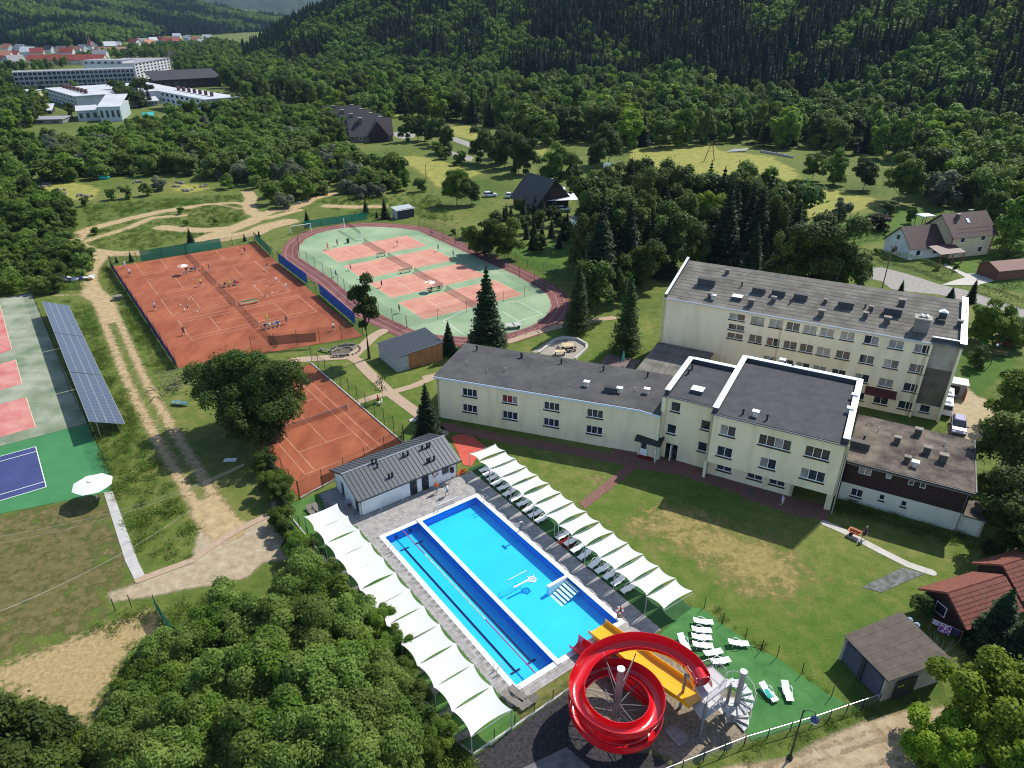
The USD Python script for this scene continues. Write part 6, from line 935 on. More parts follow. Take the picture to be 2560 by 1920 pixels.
ls = pm('pale_table_wood', (0.46, 0.36, 0.2), (0.56, 0.45, 0.28), 3)
def table(q, label, sz, rz):
    p = at(q, .05); t = thing('garden_table', label, 'table', p); obj('table_top', Geo().box(p + [0, 0, .72], (*sz, .06), rz), ls, t)
    for x in (-.4, .4): obj('leg', Geo().box(p + [x * sz[0], 0, .35], (.1, sz[1] * .8, .7), rz), MT['wood'], t)
table(C(565, 1330), 'square pale wooden table on the round patio', (2.0, 1.6), .1); table(C(505, 1380), 'pale wooden table at the front of the round patio', (1.9, .9), .1)
for k, q in enumerate([C(490, 1330), C(508, 1350), C(570, 1358), C(590, 1358), C(622, 1352), C(625, 1332), C(545, 1303), C(590, 1308)]): p = at(q, .05); t = thing('log_stool', 'log stool around the square patio table', 'stool', p, 'log stools round the patio table'); obj('seat', Geo().tube([p + [0, 0, .06], p + [0, 0, .45]], .24, 9), MT['logs'], t); obj('foot', Geo().tube([p, p + [0, 0, .06]], .2, 9), MT['wood'], t)
g = Geo(); wq = [C(335, 1368), C(470, 1262), C(535, 1245), C(640, 1255), C(718, 1300), C(715, 1330), C(625, 1415)]
for a, b in zip(wq[:-1], wq[1:]): g.bar(at(a, .25), at(b, .25), .4, .5)
tag(obj('patio_wall', g, MT['concl']), 'curved low concrete wall around the seating patio', 'low wall')
tt = at(C(140, 1170)); t = thing('table_tennis', 'pale outdoor table at the bend of the running track', 'ping-pong table', tt); obj('table_top', Geo().box(tt + [0, 0, .75], (2.9, 1.5, .06), .25), pm('pale_grey_top', (.38, .38, .36), (.45, .45, .42), 2), t); obj('net', Geo().box(tt + [0, 0, .85], (.03, 1.6, .15), .25), MT['steeld'], t)
for x in (-1, 1): obj('leg', Geo().box(tt + [x * .97, x * .25, .37], (.12, 1.2, .74), .25), MT['concd'], t)
vp = [at(B(702, 390)), at(B(835, 475))]; t = thing('volleyball_net', 'volleyball net with a tall white post at the far end of the oval', 'volleyball net', vp[0]); obj('post', Geo().tube([vp[0], vp[0] + [0, 0, 3.1]], .1), MT['white'], t); obj('post', Geo().tube([vp[1], vp[1] + [0, 0, 2.3]], .07), MT['white'], t); obj('mesh', Geo().add([vp[0] + [0, 0, 1.6], vp[1] + [0, 0, 1.4], vp[1] + [0, 0, 2.2], vp[0] + [0, 0, 2.9]], [[0, 1, 2, 3]]), MT['net'], t)
wb = at(B(728, 497), .04); t = thing('waste_bin', 'dark waste bin at the far left of the oval', 'bin', wb); obj('body', Geo().lathe([(0, 0), (.32, 0), (.4, 1.0), (0, 1.0)], wb, 10), MT['dark'], t); obj('lid', Geo().lathe([(.43, 1.0), (.4, 1.1), (0, 1.15)], wb, 10), MT['black'], t)
wb = at(E(1103, 715), .05); t = thing('waste_bin', 'round black bin beside the hotel porch', 'bin', wb); obj('body', Geo().lathe([(0, 0), (.3, 0), (.36, .8), (.3, .8), (.28, .5), (0, .5)], wb, 12), MT['black'], t); obj('rim', Geo().tube([wb + [.35 * math.cos(a), .35 * math.sin(a), .82] for a in np.linspace(0, 6.29, 13)], .04, 5), MT['dark'], t)
for q, lb, m in ((A(1238, 475), 'pale manhole cover in the lawn beside the spruce', 'concl'), (E(338, 688), 'manhole cover on the path along the low wing', 'concd'), (F(55, 1043), 'round manhole cover on the block paving', 'concd')):
    p = at(q, .03); t = thing('manhole_cover', lb, 'manhole cover', p); obj('lid', Geo().lathe([(0, .035), (.5, .035), (.5, .0)], p, 18), MT[m], t); obj('rim', Geo().lathe([(.52, .03), (.62, .03), (.62, 0)], p, 18), MT['concd'], t)
mp = sheet('door_mat', Wp([(11.9, -2.7), (13.9, -2.7), (13.9, -4.2), (11.9, -4.2)]), MT['redmat'], .062); tag(mp, 'dark red mat at the gap in the lounger row', 'mat')
gt = thing('shower_gate', 'steel gate frame beside the red mat at the poolside', 'gate', W(12, -2.8)); [obj('post', Geo().tube([W(u, -2.85, 0), W(u, -2.85, 2.2)], .04), MT['steel'], gt) for u in (11.7, 14.1)]; obj('rail', Geo().tube([W(11.7, -2.85, .5), W(11.7, -5.2, .5)], .03), MT['steel'], gt)
# ---------------------------------------------------------------- houses and sheds round the grounds
def house(name, label, c, rz, L_, wd, h, rh, wallm, roofm, chim=1, wins=(2, 1), over=.45, cat='house', group=None, tiles=0, cs=1.0):
    """gabled house; ridge along its own x"""
    c = np.asarray(c, float)[:2]; a = math.radians(rz); ux, uy = np.array([math.cos(a), math.sin(a)]), np.array([-math.sin(a), math.cos(a)]); P = lambda x, y: c + ux * x + uy * y; t = thing(name, label, cat, c, group)
    g = Geo(); hx, hy = L_ / 2, wd / 2; pent = [(-hy, 0), (hy, 0), (hy, h), (0, rh - .1), (-hy, h)]
    v = np.array([[*P(sx * hx, y), z] for sx in (-1, 1) for y, z in pent]); f = [[0, 1, 2], [0, 2, 3], [0, 3, 4], [5, 7, 6], [5, 8, 7], [5, 9, 8]] + [q for i in range(5) for q in ([i, (i + 1) % 5, (i + 1) % 5 + 5], [i, (i + 1) % 5 + 5, i + 5]) if i not in (2, 3)]
    obj('wall', Geo().add(v, f), wallm, t); sl_ = (rh - h) / hy
    for s in (-1, 1):
        e0, e1_ = V3(P(-s * (hx + over), -s * (hy + over)), h - sl_ * over), V3(P(s * (hx + over), -s * (hy + over)), h - sl_ * over); k0_, k1_ = V3(P(-s * (hx + over), 0), rh), V3(P(s * (hx + over), 0), rh)
        n_ = unit(np.cross(e1_ - e0, k0_ - e0)) * .14; P4 = np.array([e0, e1_, k1_, k0_]); rf = obj('roof_side', Geo().hexa(P4, P4 + n_), roofm, t)
        if tiles:
            nc, nr = max(2, round(np.linalg.norm(e1_ - e0) / tiles)), max(2, round(np.linalg.norm(k0_ - e0) / (tiles * 1.15)))
            for i in range(nr):
                for j in range(nc):
                    a0_, a1_ = i / nr, (i + 1) / nr + .012; b0_, b1_ = (j + .03) / nc, (j + .97) / nc; q = [e0 + (e1_ - e0) * b + (k0_ - e0) * a_ for a_, b in ((a0_, b0_), (a0_, b1_), (min(1, a1_), b1_), (min(1, a1_), b0_))]; un = unit(n_); q = np.array(q); lo = q + n_ + un * .003; hi = q + n_ + np.array([un * .075, un * .075, un * .03, un * .03]); obj('roof_tile', Geo().hexa(lo, hi), roofm, rf)
    for k in range(chim): p = P(hx * (.55 - 1.0 * k), .25 * (-1) ** k * hy); zt = rh - abs(.25 * hy) * sl_; ch_ = obj('chimney', Geo().box(V3(p, zt + .2), (.8 * cs, .6 * cs, 1.8 * cs), a), pm('sooty_chimney', (.05, .045, .042)), t); obj('chimney_cap', Geo().box(V3(p, zt + .25 + .9 * cs), (1.0 * cs, .8 * cs, .1), a), MT['conc'], ch_)
    fl = max(1, round(h / 2.8))
    for k in range(wins[0] * fl):
        x = hx * (2 * ((k % wins[0]) + .5) / wins[0] - 1); z = 1.0 + 2.8 * (k // wins[0])
        w_ = obj('window', Geo().bar(V3(P(x, -hy - .02), z + .6), V3(P(x, -hy - .06), z + .6), 1.3, 1.3), MT['frame'], t); obj('pane', Geo().bar(V3(P(x, -hy - .062), z + .6), V3(P(x, -hy - .075), z + .6), 1.1, 1.1), MT['glass'], w_)
    for k in range(wins[1] * 2):
        s = -1 if k % 2 else 1; z = 1.0 + 2.8 * (k // 2); w_ = obj('window', Geo().bar(V3(P(s * (hx + .02), .3), z + .6), V3(P(s * (hx + .06), .3), z + .6), 1.2, 1.25), MT['frame'], t); obj('pane', Geo().bar(V3(P(s * (hx + .062), .3), z + .6), V3(P(s * (hx + .075), .3), z + .6), 1.0, 1.05), MT['glass'], w_)
    return t, P
# garage with panelled front
gc = [np.array(p) for p in ((30.55, 46.0), (32.2, 41.35), (38.3, 43.4), (36.7, 48.6))]
t, _ = shed('garage', 'grey panelled garage with a brown felt roof beside the dirt road', 'garage', gc, (2.75, 2.75, 2.9, 2.9), None, ('slateblue', 'conc', 'conc', 'conc'), 'garroof', 6, over=.3, name_p='roof_sheet')
ug = unit(gc[1] - gc[0]); ngv = np.array([ug[1], -ug[0]]); lg = np.linalg.norm(gc[1] - gc[0])
for k in range(3): obj('front_post', Geo().bar(V3(gc[0] + ug * (lg * k / 2 * .96 + .1) + ngv * .1, 0), V3(gc[0] + ug * (lg * k / 2 * .96 + .1) + ngv * .1, 2.6), .22, .2), MT['dark' if k == 1 else 'conc'], t)
for k in range(2): obj('garage_door', Geo().bar(V3(gc[0] + ug * lg * (.06 + .48 * k) + ngv * .05, 1.2), V3(gc[0] + ug * lg * (.44 + .48 * k) + ngv * .05, 1.2), .06, 2.4), MT['slateblue'], t)
us2 = unit(gc[2] - gc[1]); obj('side_opening', Geo().bar(V3(gc[1] + us2 * .9 + np.array([.05, -.16]), 1.15), V3(gc[1] + us2 * 3.2 + np.array([.05, -.16]), 1.15), .06, 2.2), MT['black'], t)
gr = pm('graffiti_yellow', (.5, .5, .03)); g = Geo(); o = gc[1] + us2 * 1.2 + np.array([.06, -.21])
for k in range(5): g.bar(V3(o + us2 * .12 * k, 1.5 + .12 * (k % 2)), V3(o + us2 * (.12 * k + .1), 1.75 - .1 * (k % 3)), .03, .05)
obj('scribble', g, gr, t)
# red tiled cabins
cbp = at(Q(1760, 430), 1.2)[:2]
house('tiled_cabin', 'brown cabin with a red tiled roof behind the garage', (45.0, 51.25), 19, 6.4, 4.6, 2.3, 4.0, MT['brownw'], MT['redtile'], chim=0, wins=(2, 1), tiles=.36); house('tiled_cabin', 'second red tiled cabin at the right edge of the picture', (51.9, 54.6), 19, 5.6, 4.6, 2.5, 4.3, MT['brownw'], MT['redtile'], chim=0, wins=(1, 1), tiles=.4)
bl = at(Q(1580, 560), 1.0); t = thing('drying_rack', 'washing with a patterned beach towel drying in front of the tiled cabin', 'laundry', (bl[0], bl[1])); dl = unit([.75, -.55, 0])
obj('line', Geo().tube([bl - dl * 1.2 + [0, 0, .9], bl + dl * 1.4 + [0, 0, .75]], .015, 4), MT['steel'], t)
for s_ in (-1.2, 1.4): obj('post', Geo().tube([(*(bl + dl * s_)[:2], 0), bl + dl * s_ + [0, 0, .9]], .03), MT['wood'], t)
obj('beach_towel', Geo().gridsurf(np.array([[bl + dl * x + np.array([.02 * math.sin(6 * x), 0, z]) for z in (.85, .3, -.3)] for x in np.linspace(-.5, .5, 6)])), pm('patterned_towel', (.75, .75, .78), (.25, .03, .35), 5, lo=.45, hi=.5), t); obj('towel', Geo().gridsurf(np.array([[bl + dl * x + np.array([0, 0, z]) for z in (.88, .3)] for x in np.linspace(-1.1, -.55, 4)])), pm('lilac_cloth', (.5, .45, .65)), t); obj('dark_towel', Geo().gridsurf(np.array([[bl + dl * x + np.array([0, 0, z]) for z in (.8, -.1)] for x in np.linspace(.6, 1.2, 4)])), pm('navy_cloth', (.02, .02, .08)), t)
for q, lb in ((Q(1250, 430), 'person in a blue-grey hat standing behind the garage'), (Q(1305, 470), 'shorter person in a blue hat beside the hatted one behind the garage')):
    t = person((q[0] + 6, q[1] + 44), 'stand', 200, 'dark', 'dark', lb, 1.75); p = _loc[t]; obj('hat', Geo().lathe([(.0, 1.86), (.17, 1.84), (.19, 1.74), (.29, 1.70), (.0, 1.70)], p + [.05, 0, 0], 12), pm('blue_hat', (.22, .28, .38)), t)
# house on the right
hc_ = np.array([110.8, 168.6]); brn = MT['brownroof']; bw = pm('warm_render', (0.52, 0.42, 0.26), (0.58, 0.48, 0.31), .6, rough=.9)
t, P = house('family_house', 'cream two-storey house with a brown roof beyond the road', hc_ + np.array([-.8, 2.6]), 16, 12.2, 9.2, 5.6, 9.6, bw, brn, chim=2, wins=(2, 2), over=.7)
a = math.radians(16); ux, uy = np.array([math.cos(a), math.sin(a)]), np.array([-math.sin(a), math.cos(a)])
g = Geo(); [g.bar(V3(P(-4.5 + .45 * k, -4.3 + .8 * (k % 2)), 6.2 + .65 * (k % 2)), V3(P(-4.3 + .45 * k, -4.3 + .8 * (k % 2)), 6.2 + .65 * (k % 2)), .1, .1) for k in range(22)]; obj('snow_guard', g, MT['sill'], t); obj('skylight', Geo().hexa(np.array([V3(P(x, y), 9.75 + y * .87 + .1) for x, y in ((-.6, -2.4), (.2, -2.4), (.2, -1.5), (-.6, -1.5))]), np.array([V3(P(x, y), 9.75 + y * .87 + .18) for x, y in ((-.6, -2.4), (.2, -2.4), (.2, -1.5), (-.6, -1.5))])), MT['capping'], t)
brk = pm('brown_quoin', (.17, .08, .05), (.25, .13, .08), 3)
for x in (-6.15, 6.15):
    for k in range(14): obj('quoin', Geo().box(V3(P(x, -4.62), .2 + .4 * k), (.6 if k % 2 else .45, .12, .34), a), brk, t)
wl = hc_ + ux * -11.5 + uy * 4.0; t2, P2 = house('family_house', 'lower white-gabled wing of the cream house with a brown roof', wl + ux * .3, 16 + 0, 10, 8.4, 3.0, 6.9, MT['white'], brn, chim=0, wins=(2, 2), over=.5)
po = hc_ + ux * -8.5 + uy * -3.5; t = thing('porch_roof', 'brown porch roof on red pillars in front of the cream house', 'porch', po); R4 = [po + ux * x + uy * y for x, y in ((-4, -2), (3.4, -2), (3.4, 2), (-4, 2))]; obj('roof', Geo().hexa(np.array([V3(p, z) for p, z in zip(R4, (2.5, 2.5, 3.4, 3.4))]), np.array([V3(p, z) for p, z in zip(R4, (2.62, 2.62, 3.52, 3.52))])), pm('porch_brown', (.11, .06, .055), rough=.6), t); [obj('pillar', Geo().tube([V3(po + ux * x + uy * -1.8, 0), V3(po + ux * x + uy * -1.8, 2.5)], .14), pm('red_pillar', (.3, .09, .06)), t) for x in (-3.6, 0, 3.1)]
bl_ = hc_ + ux * -7.5 + uy * 6.5; t = thing('balcony_canopy', 'pale flat canopy on posts beside the cream house', 'canopy', bl_); obj('roof', Geo().box(V3(bl_, 8.6), (3.6, 2.6, .15), a), pm('pale_blue_canopy', (.62, .68, .74)), t); [obj('post', Geo().tube([V3(bl_ + ux * x + uy * y, 0), V3(bl_ + ux * x + uy * y, 8.5)], .08), MT['dark'], t) for x in (-1.6, 1.6) for y in (-1.1, 1.1)]
house('timber_carport', 'brown timber shed with a reddish roof beside the driveway', (111.5, 153.0), 14, 9.5, 5.4, 2.4, 3.5, pm('redbrown_boards', (.10, .04, .025), (.15, .065, .04), 3), pm('reddish_roof', (.19, .095, .075), (.23, .12, .095), 1.2), chim=0, wins=(0, 0), cat='shed')
slab('footpath', poly([R(1590, 660), R(1640, 690), R(1760, 740), R(1830, 740), R(1990, 790), R(1850, 830), R(1560, 830), R(1640, 800), R(1750, 770), R(1640, 705), R(1570, 680)]), MT['concl'], 'pale driveway between the cream house and the timber shed', 'driveway', z=.04)
sheet('garden_lawn', poly([R(1560, 640), R(1950, 560), R(2300, 600), R(2300, 900), R(1850, 830), R(2000, 790), R(1760, 735), R(1560, 660)]).union(poly([R(700, 330), R(1050, 250), R(1400, 200), R(1420, 420), R(1100, 480), R(900, 530), R(700, 480)])).union(poly([R(1740, 1380), R(1900, 1330), R(2150, 1400), R(2130, 1560), F(2050, 120), F(1850, 280), F(1740, 200)])), patch_mat('garden_lawn', None, [(.34, (.03, .075, .01)), (.5, (.06, .12, .016)), (.62, (.10, .155, .025)), (.75, (.17, .16, .05))]), .013, 'bright green garden lawns round the cream house and the hotel end', 'lawn')
sheet('garden_lawn', poly([C(60, 560), C(200, 480), C(600, 490), C(590, 640), C(480, 740), C(300, 700)]), patch_mat('garden_lawn', None, ROUGH), .014, 'bright strip of grass beyond the outer running track fence', 'lawn')
# cottage with white canopies
cc = at(C(300, 20), 3)[:2]; house('dark_cottage', 'dark cottage with a big slate-green roof behind the oval', (8.8, 216.5), -54, 12, 12, 3.0, 9.0, MT['brownw'], pm('slate_green_roof', (.028, .040, .042), (.04, .052, .055), 1), chim=1, wins=(2, 1), over=.9)
for q, sz, lb in ((C(520, 135), (9, 8.5), 'large white canopy beside the dark cottage'), (C(470, 68), (6, 4), 'smaller white and pink canopy behind the dark cottage'), ):
    p = at(q, 3.2); t = thing('white_canopy', lb, 'canopy', p); obj('roof', Geo().hexa(np.array([p + [x * sz[0] / 2, y * sz[1] / 2, .15 * x] for x, y in ((-1, -1), (1, -1), (1, 1), (-1, 1))]), np.array([p + [x * sz[0] / 2, y * sz[1] / 2, .08 + .15 * x] for x, y in ((-1, -1), (1, -1), (1, 1), (-1, 1))])), MT['white'], t)
    for x in (-.9, .9):
        for y in (-.9, .9): q_ = p + [x * sz[0] / 2, y * sz[1] / 2, 0]; obj('post', Geo().tube([(q_[0], q_[1], 0), q_], .06), MT['steel'], t)
b = at(C(612, 545)); t = thing('white_house', 'narrow white house side half hidden by the tall pines', 'house', (b[0] + 3, b[1] + 3)); obj('wall', Geo().box((b[0] + 4, b[1] + 5, 3.2), (7, 6, 6.4), .4), MT['white'], t); obj('roof', Geo().box((b[0] + 4, b[1] + 5, 6.5), (7.8, 6.8, .25), .4), MT['dark'], t); obj('downpipe', Geo().tube([(b[0] + .1, b[1] + .2, 0), (b[0] + .1, b[1] + .2, 6.3)], .08), MT['steel'], t)
bb = at(T2(872, 1385)); t = thing('basketball_board', 'white backboard standing in the grass behind the dark cottage', 'backboard', bb); obj('board', Geo().box(bb + [0, 0, 3.4], (2.6, .1, 2.2), .2), MT['white'], t); obj('post', Geo().tube([bb + [0, .2, 0], bb + [0, .2, 3.2]], .1), MT['steeld'], t); obj('hoop', Geo().tube([bb + [.3 * math.cos(x), -.45 + .3 * math.sin(x), 2.9] for x in np.linspace(0, 6.28, 9)], .03, 4), MT['red'], t)
hb_ = at(B(1165, 292)); t = thing('field_hut', 'small hut with a pale sheet roof behind the running track', 'hut', hb_); hx_ = np.array([.8, .6, 0]); hy_ = np.array([-.6, .8, 0])
obj('wall', Geo().box(hb_ + [0, 0, 1.3], (5.4, 3.2, 2.6), math.radians(36)), MT['dark'], t); obj('end_wall', Geo().box(hb_ - hx_ * 2.72 + [0, 0, 1.3], (.06, 3.1, 2.5), math.radians(36)), MT['greyb'], t); obj('roof', Geo().hexa(np.array([hb_ + hx_ * x + hy_ * y + [0, 0, 2.65 + .12 * y] for x, y in ((-3, -1.9), (3, -1.9), (3, 1.9), (-3, 1.9))]), np.array([hb_ + hx_ * x + hy_ * y + [0, 0, 2.75 + .12 * y] for x, y in ((-3, -1.9), (3, -1.9), (3, 1.9), (-3, 1.9))])), pm('pale_sheet_roof', (.42, .46, .46), rough=.5, metal=.2), t)
# row of steep-roofed cottages
for k in range(4):
    c = at(T1(905 - 72 * k, 1060 - 36 * k), 2.5)[:2]; house('steep_cottage', ['nearest steep-roofed cottage of the dark row, with its gable in view', 'second steep-roofed cottage from the near end of the dark row', 'third steep-roofed cottage from the near end of the dark row', 'farthest steep-roofed cottage of the dark row'][k], c, 14, 19, 12.5, 3.0, 9.5, pm('greybrown_wall', (.12, .10, .085), (.17, .15, .13), 1), MT['slate'], chim=2, wins=(2, 1), over=.5, group='row of steep dark cottages', cs=2.0)
    if k == 0:
        u_ = np.array([math.cos(.244), math.sin(.244)]); v_ = np.array([-u_[1], u_[0]]); gq = c + u_ * 3; tg_ = '/World/steep_cottage'; W3 = lambda x, y, z: V3(gq + u_ * x + v_ * y, z)
        obj('gable_wall', Geo().add([W3(-4, -7.2, 0), W3(4, -7.2, 0), W3(4, -7.2, 3.2), W3(0, -7.2, 8.6), W3(-4, -7.2, 3.2)], [[0, 1, 2], [0, 2, 3], [0, 3, 4]]), MT['brownw'], tg_)
        for s_ in (-1, 1): P_ = np.array([W3(s_ * 4.6, -7.8, 2.6), W3(s_ * 4.6, -3.5, 2.6), W3(0, 0, 8.9), W3(0, -7.8, 8.9)]); obj('gable_roof', Geo().hexa(P_, P_ + [0, 0, .18]), MT['slate'], tg_)
# vehicles
def car(label, p, rz, color, L_=4.4, wd=1.82, h=1.6, name='parked_car', cat='car', group=None):
    a = math.radians(rz); ux, uy = np.array([math.cos(a), math.sin(a), 0]), np.array([-math.sin(a), math.cos(a), 0]); p = np.array([p[0], p[1], 0.03]); t = thing(name, label, cat, p, group); f = lambda x, y, z: p + ux * x * L_ / 4.4 + uy * y * wd / 1.82 + np.array([0, 0, z * h / 1.6])
    prof = [(-2.15, .35), (-2.2, .8), (-2.05, 1.05), (-1.2, 1.08), (1.0, 1.0), (1.9, .92), (2.18, .72), (2.2, .35)]; n = len(prof); v = [f(x, y * (1 if z < 1.0 else .97), z) for y in (-.9, .9) for x, z in prof]
    fcs = [[i, i + 1, n + i + 1, n + i] for i in range(n - 1)] + [[n - 1, 0, n, 2 * n - 1]]; g = Geo().add(v, fcs); g.add([f(x, s * .9, z) for s in (-1,) for x, z in prof], [[0, i, i + 1] for i in range(1, n - 1)]).add([f(x, .9, z) for x, z in prof], [[0, i + 1, i] for i in range(1, n - 1)]); bd = obj('body', g, color, t)
    cp = [(-2.05, 1.06), (-1.75, 1.55), (.1, 1.6), (1.0, 1.02)]; lo = np.array([f(x, s * .84, 1.04) for x, s in ((-2.05, -1), (1.05, -1), (1.05, 1), (-2.05, 1))]); hi = np.array([f(x, s * .68, 1.55) for x, s in ((-1.72, -1), (.12, -1), (.12, 1), (-1.72, 1))]); obj('windows', Geo().hexa(lo, hi), MT['glass'], t); obj('roof', Geo().hexa(np.array([f(x, s * .70, 1.545) for x, s in ((-1.78, -1), (.1, -1), (.1, 1), (-1.78, 1))]), np.array([f(x, s * .64, 1.61) for x, s in ((-1.7, -1), (.0, -1), (.0, 1), (-1.7, 1))])), color, t)
    for x in (-1.35, 1.35):
        for s in (-1, 1): w = obj('wheel', Geo().tube([f(x, s * .7, .33), f(x, s * .92, .33)], .33 * h / 1.6, 12), MT['black'], t); obj('rim', Geo().tube([f(x, s * .9, .33), f(x, s * .935, .33)], .2 * h / 1.6, 8), MT['steel'], w)
    for s in (-1, 1): obj('headlight', Geo().bar(f(2.13, s * .5, .72), f(2.13, s * .82, .75), .12, .14), MT['capping'], t); obj('mirror', Geo().box(f(.8, s * 1.0, 1.1), (.15, .2, .14), a), MT['black'], t)
    obj('bumper', Geo().bar(f(2.2, -.8, .45), f(2.2, .8, .45), .1, .22), MT['dark'], t); return t, f
cv = pm('violet_silver_paint', (.34, .30, .42), rough=.25, metal=.5, coat=.5); wpn = pm('white_car_paint', (.74, .75, .77), rough=.25, coat=.4); rpn = pm('red_car_paint', (.2, .008, .012), rough=.25, coat=.4); kpn = pm('black_car_paint', (.012, .013, .016), rough=.2, coat=.4)
t, f = car('violet-silver estate car parked at the end of the hotel', (63.9, 86.3), -118, cv, 4.5, 1.85, 1.68)
for s in (-.55, .55): obj('roof_rail', Geo().tube([f(-1.6, s, 1.66), f(0, s, 1.66)], .03, 5), MT['steel'], t)
for k, (pp, lb) in enumerate((((64.6, 91.2), 'nearer white van with a raised roof box by the concrete wall'), ((66.4, 94.3), 'farther white van with a raised roof box by the concrete wall'))):
    p = np.array([*pp, 0]); a = math.radians(61); t = thing('white_van', lb, 'van', p); ux, uy = np.array([math.cos(a), math.sin(a), 0]), np.array([-math.sin(a), math.cos(a), 0]); f = lambda x, y, z: p + ux * x + uy * y + np.array([0, 0, z])
    obj('body', Geo().hexa(np.array([f(x, y, .35) for x, y in ((-1.5, -.9), (1.5, -.9), (1.5, .9), (-1.5, .9))]), np.array([f(x, y, 2.0) for x, y in ((-1.3, -.82), (1.45, -.82), (1.45, .82), (-1.3, .82))])), wpn, t); obj('roof_box', Geo().box(f(.1, 0, 2.15), (1.3, 1.0, .3), a), MT['capping'], t); obj('windscreen', Geo().hexa(np.array([f(-1.43, y, 1.2) for y in (-.8, .8)] + [f(-1.3, y, 1.2) for y in (.8, -.8)]), np.array([f(-1.35, y, 1.85) for y in (-.74, .74)] + [f(-1.2, y, 1.85) for y in (.74, -.74)])), MT['glass'], t)
    for x in (-1, 1):
        for s in (-1, 1): obj('wheel', Geo().tube([f(x, s * .72, .33), f(x, s * .93, .33)], .33, 12), MT['black'], t)
kp = np.array([69.2, 97.0, 0]); t = thing('kiosk', 'small kiosk with a white ribbed roof and a red side by the yard', 'kiosk', kp); a = math.radians(-26); ux, uy = np.array([math.cos(a), math.sin(a), 0]), np.array([-math.sin(a), math.cos(a), 0])
obj('wall', Geo().box(kp + [0, 0, 1.1], (2.6, 2.0, 2.2), a), pm('grey_kiosk', (.3, .3, .3)), t); obj('side_panel', Geo().box(kp + ux * 1.35 - uy * .9 + [0, 0, .9], (.08, 2.2, 1.8), a), pm('red_panel', (.4, .07, .05)), t); obj('opening', Geo().box(kp - uy * 1.02 - ux * .3 + [0, 0, 1.2], (1.6, .05, 1.4), a), MT['black'], t)
for k in range(7): obj('roof_rib', Geo().box(kp + ux * (-1.35 + .45 * k) + [0, 0, 2.35], (.40, 2.5, .10), a), MT['white'], t)
car('dark car under the trees behind the hotel', at(R(710, 795)), -20, kpn); car('red car in the shade at the right edge behind the hotel', at(R(2080, 1300)), -20, rpn); car('white car left of the dark cottage', at(B(1850, 132)), 10, wpn); car('white car with red lights against the dark cottage', at(B(2000, 135)), 80, wpn); car('white car in front of the dark cottage', at(C(285, 235)), -40, wpn); car('white car near the large white canopy', at(C(530, 245)), 20, wpn)
lp = at(R(1945, 1465)); t = thing('street_lamp', 'thin lamp post on the lawn at the right end of the hotel', 'street lamp', lp); hh_ = high(lp, R(1990, 1310)); obj('post', Geo().tube([lp, lp + [0, 0, hh_]], .06), MT['black'], t); obj('globe', Geo().ball(lp + [0, 0, hh_ + .2], .22, 2), pm('lamp_globe', (.6, .62, .66)), t)
bench(R(2020, 1390), -25, 'dark bench on the lawn at the right end of the hotel', 2.2, 'wood', True)
# heap of timber, boat and bits beside the track
hp_ = at(L(1380, 220)); t = thing('timber_heap', 'heap of branches and long pale battens beside the leafy tree', 'timber heap', hp_); rng = np.random.default_rng(21)
for k in range(26): c = hp_ + np.array([*rng.normal(0, 1.4, 2), .3 + .5 * rng.random()]); d = unit(np.array([*rng.normal(0, 1, 2), .15 * rng.normal()])); obj('branch', Geo().tube([c - d * rng.uniform(.4, .9), c + d * .1 + [0, 0, .1], c + d * rng.uniform(.4, .9)], .06, 5), MT['bark'], t)
for k, (a_, b_) in enumerate([(L(1240, 100), L(1560, 60)), (L(1270, 130), L(1560, 85)), (L(1250, 160), L(1480, 115)), (L(1330, 222), L(1600, 160)), (L(1300, 185), L(1500, 140))]): obj('batten', Geo().bar(at(a_, .8 + .12 * k), at(b_, .9 + .12 * k), .12, .08), MT['logs'], t)
bt = at(L(1420, 355)); t = thing('small_boat', 'small pale turquoise boat lying by the timber heap', 'boat', bt); prof = [(-1.3, .0, .45), (-1.0, .45, .5), (0, .6, .5), (.9, .45, .52), (1.5, 0, .6)]; rows = [[bt + np.array([x, y * k * .8 + x * -.2, .06 + (z - .06) * abs(k) ** 1.5]) for k in np.linspace(-1, 1, 7)] for x, y, z in prof]; obj('hull', Geo().gridsurf(np.array(rows)), pm('turquoise_hull', (.25, .5, .48), (.5, .6, .58), 2), t); obj('thwart', Geo().box(bt + [0, 0, .42], (.25, .9, .05)), MT['logs'], t)
sk = at(K(590, 800)); t = thing('tarp_pile', 'pile of white and dark plastic sheets in the weeds by the track', 'tarpaulin pile', sk); [obj('sheet', Geo().gridsurf(np.array([[sk + np.array([x * 1.5 - 2 + 1.4 * k, y * .9 + .4 * k, .25 + .35 * math.sin(2 * x + k) * math.cos(3 * y) + .3]) for y in np.linspace(-1, 1, 6)] for x in np.linspace(-1, 1, 6)])), MT['white'] if k % 2 else MT['navy'], t, smooth=True) for k in range(4)]
cr = at(K(935, 945)); t = thing('wood_crate', 'weathered crate beside the clay court fence', 'crate', cr); [obj('slat', Geo().box(cr + [0, 0, .15 + .22 * k], (1.7 - .02 * k, 1.4, .16), .5), MT['logs'], t) for k in range(4)]
gt = at(L(1820, 805)); t = thing('white_grate', 'white slatted grate lying in the shade of the leafy tree', 'grate', gt); [obj('slat', Geo().bar(gt + [-.8, -.35 + .14 * k, .3], gt + [.8, -.35 + .14 * k + .1, .3], .08, .04), MT['white'], t) for k in range(6)]; [obj('leg', Geo().bar(gt + [x, 0, 0], gt + [x, 0, .28], .06), MT['white'], t) for x in (-.7, .7)]
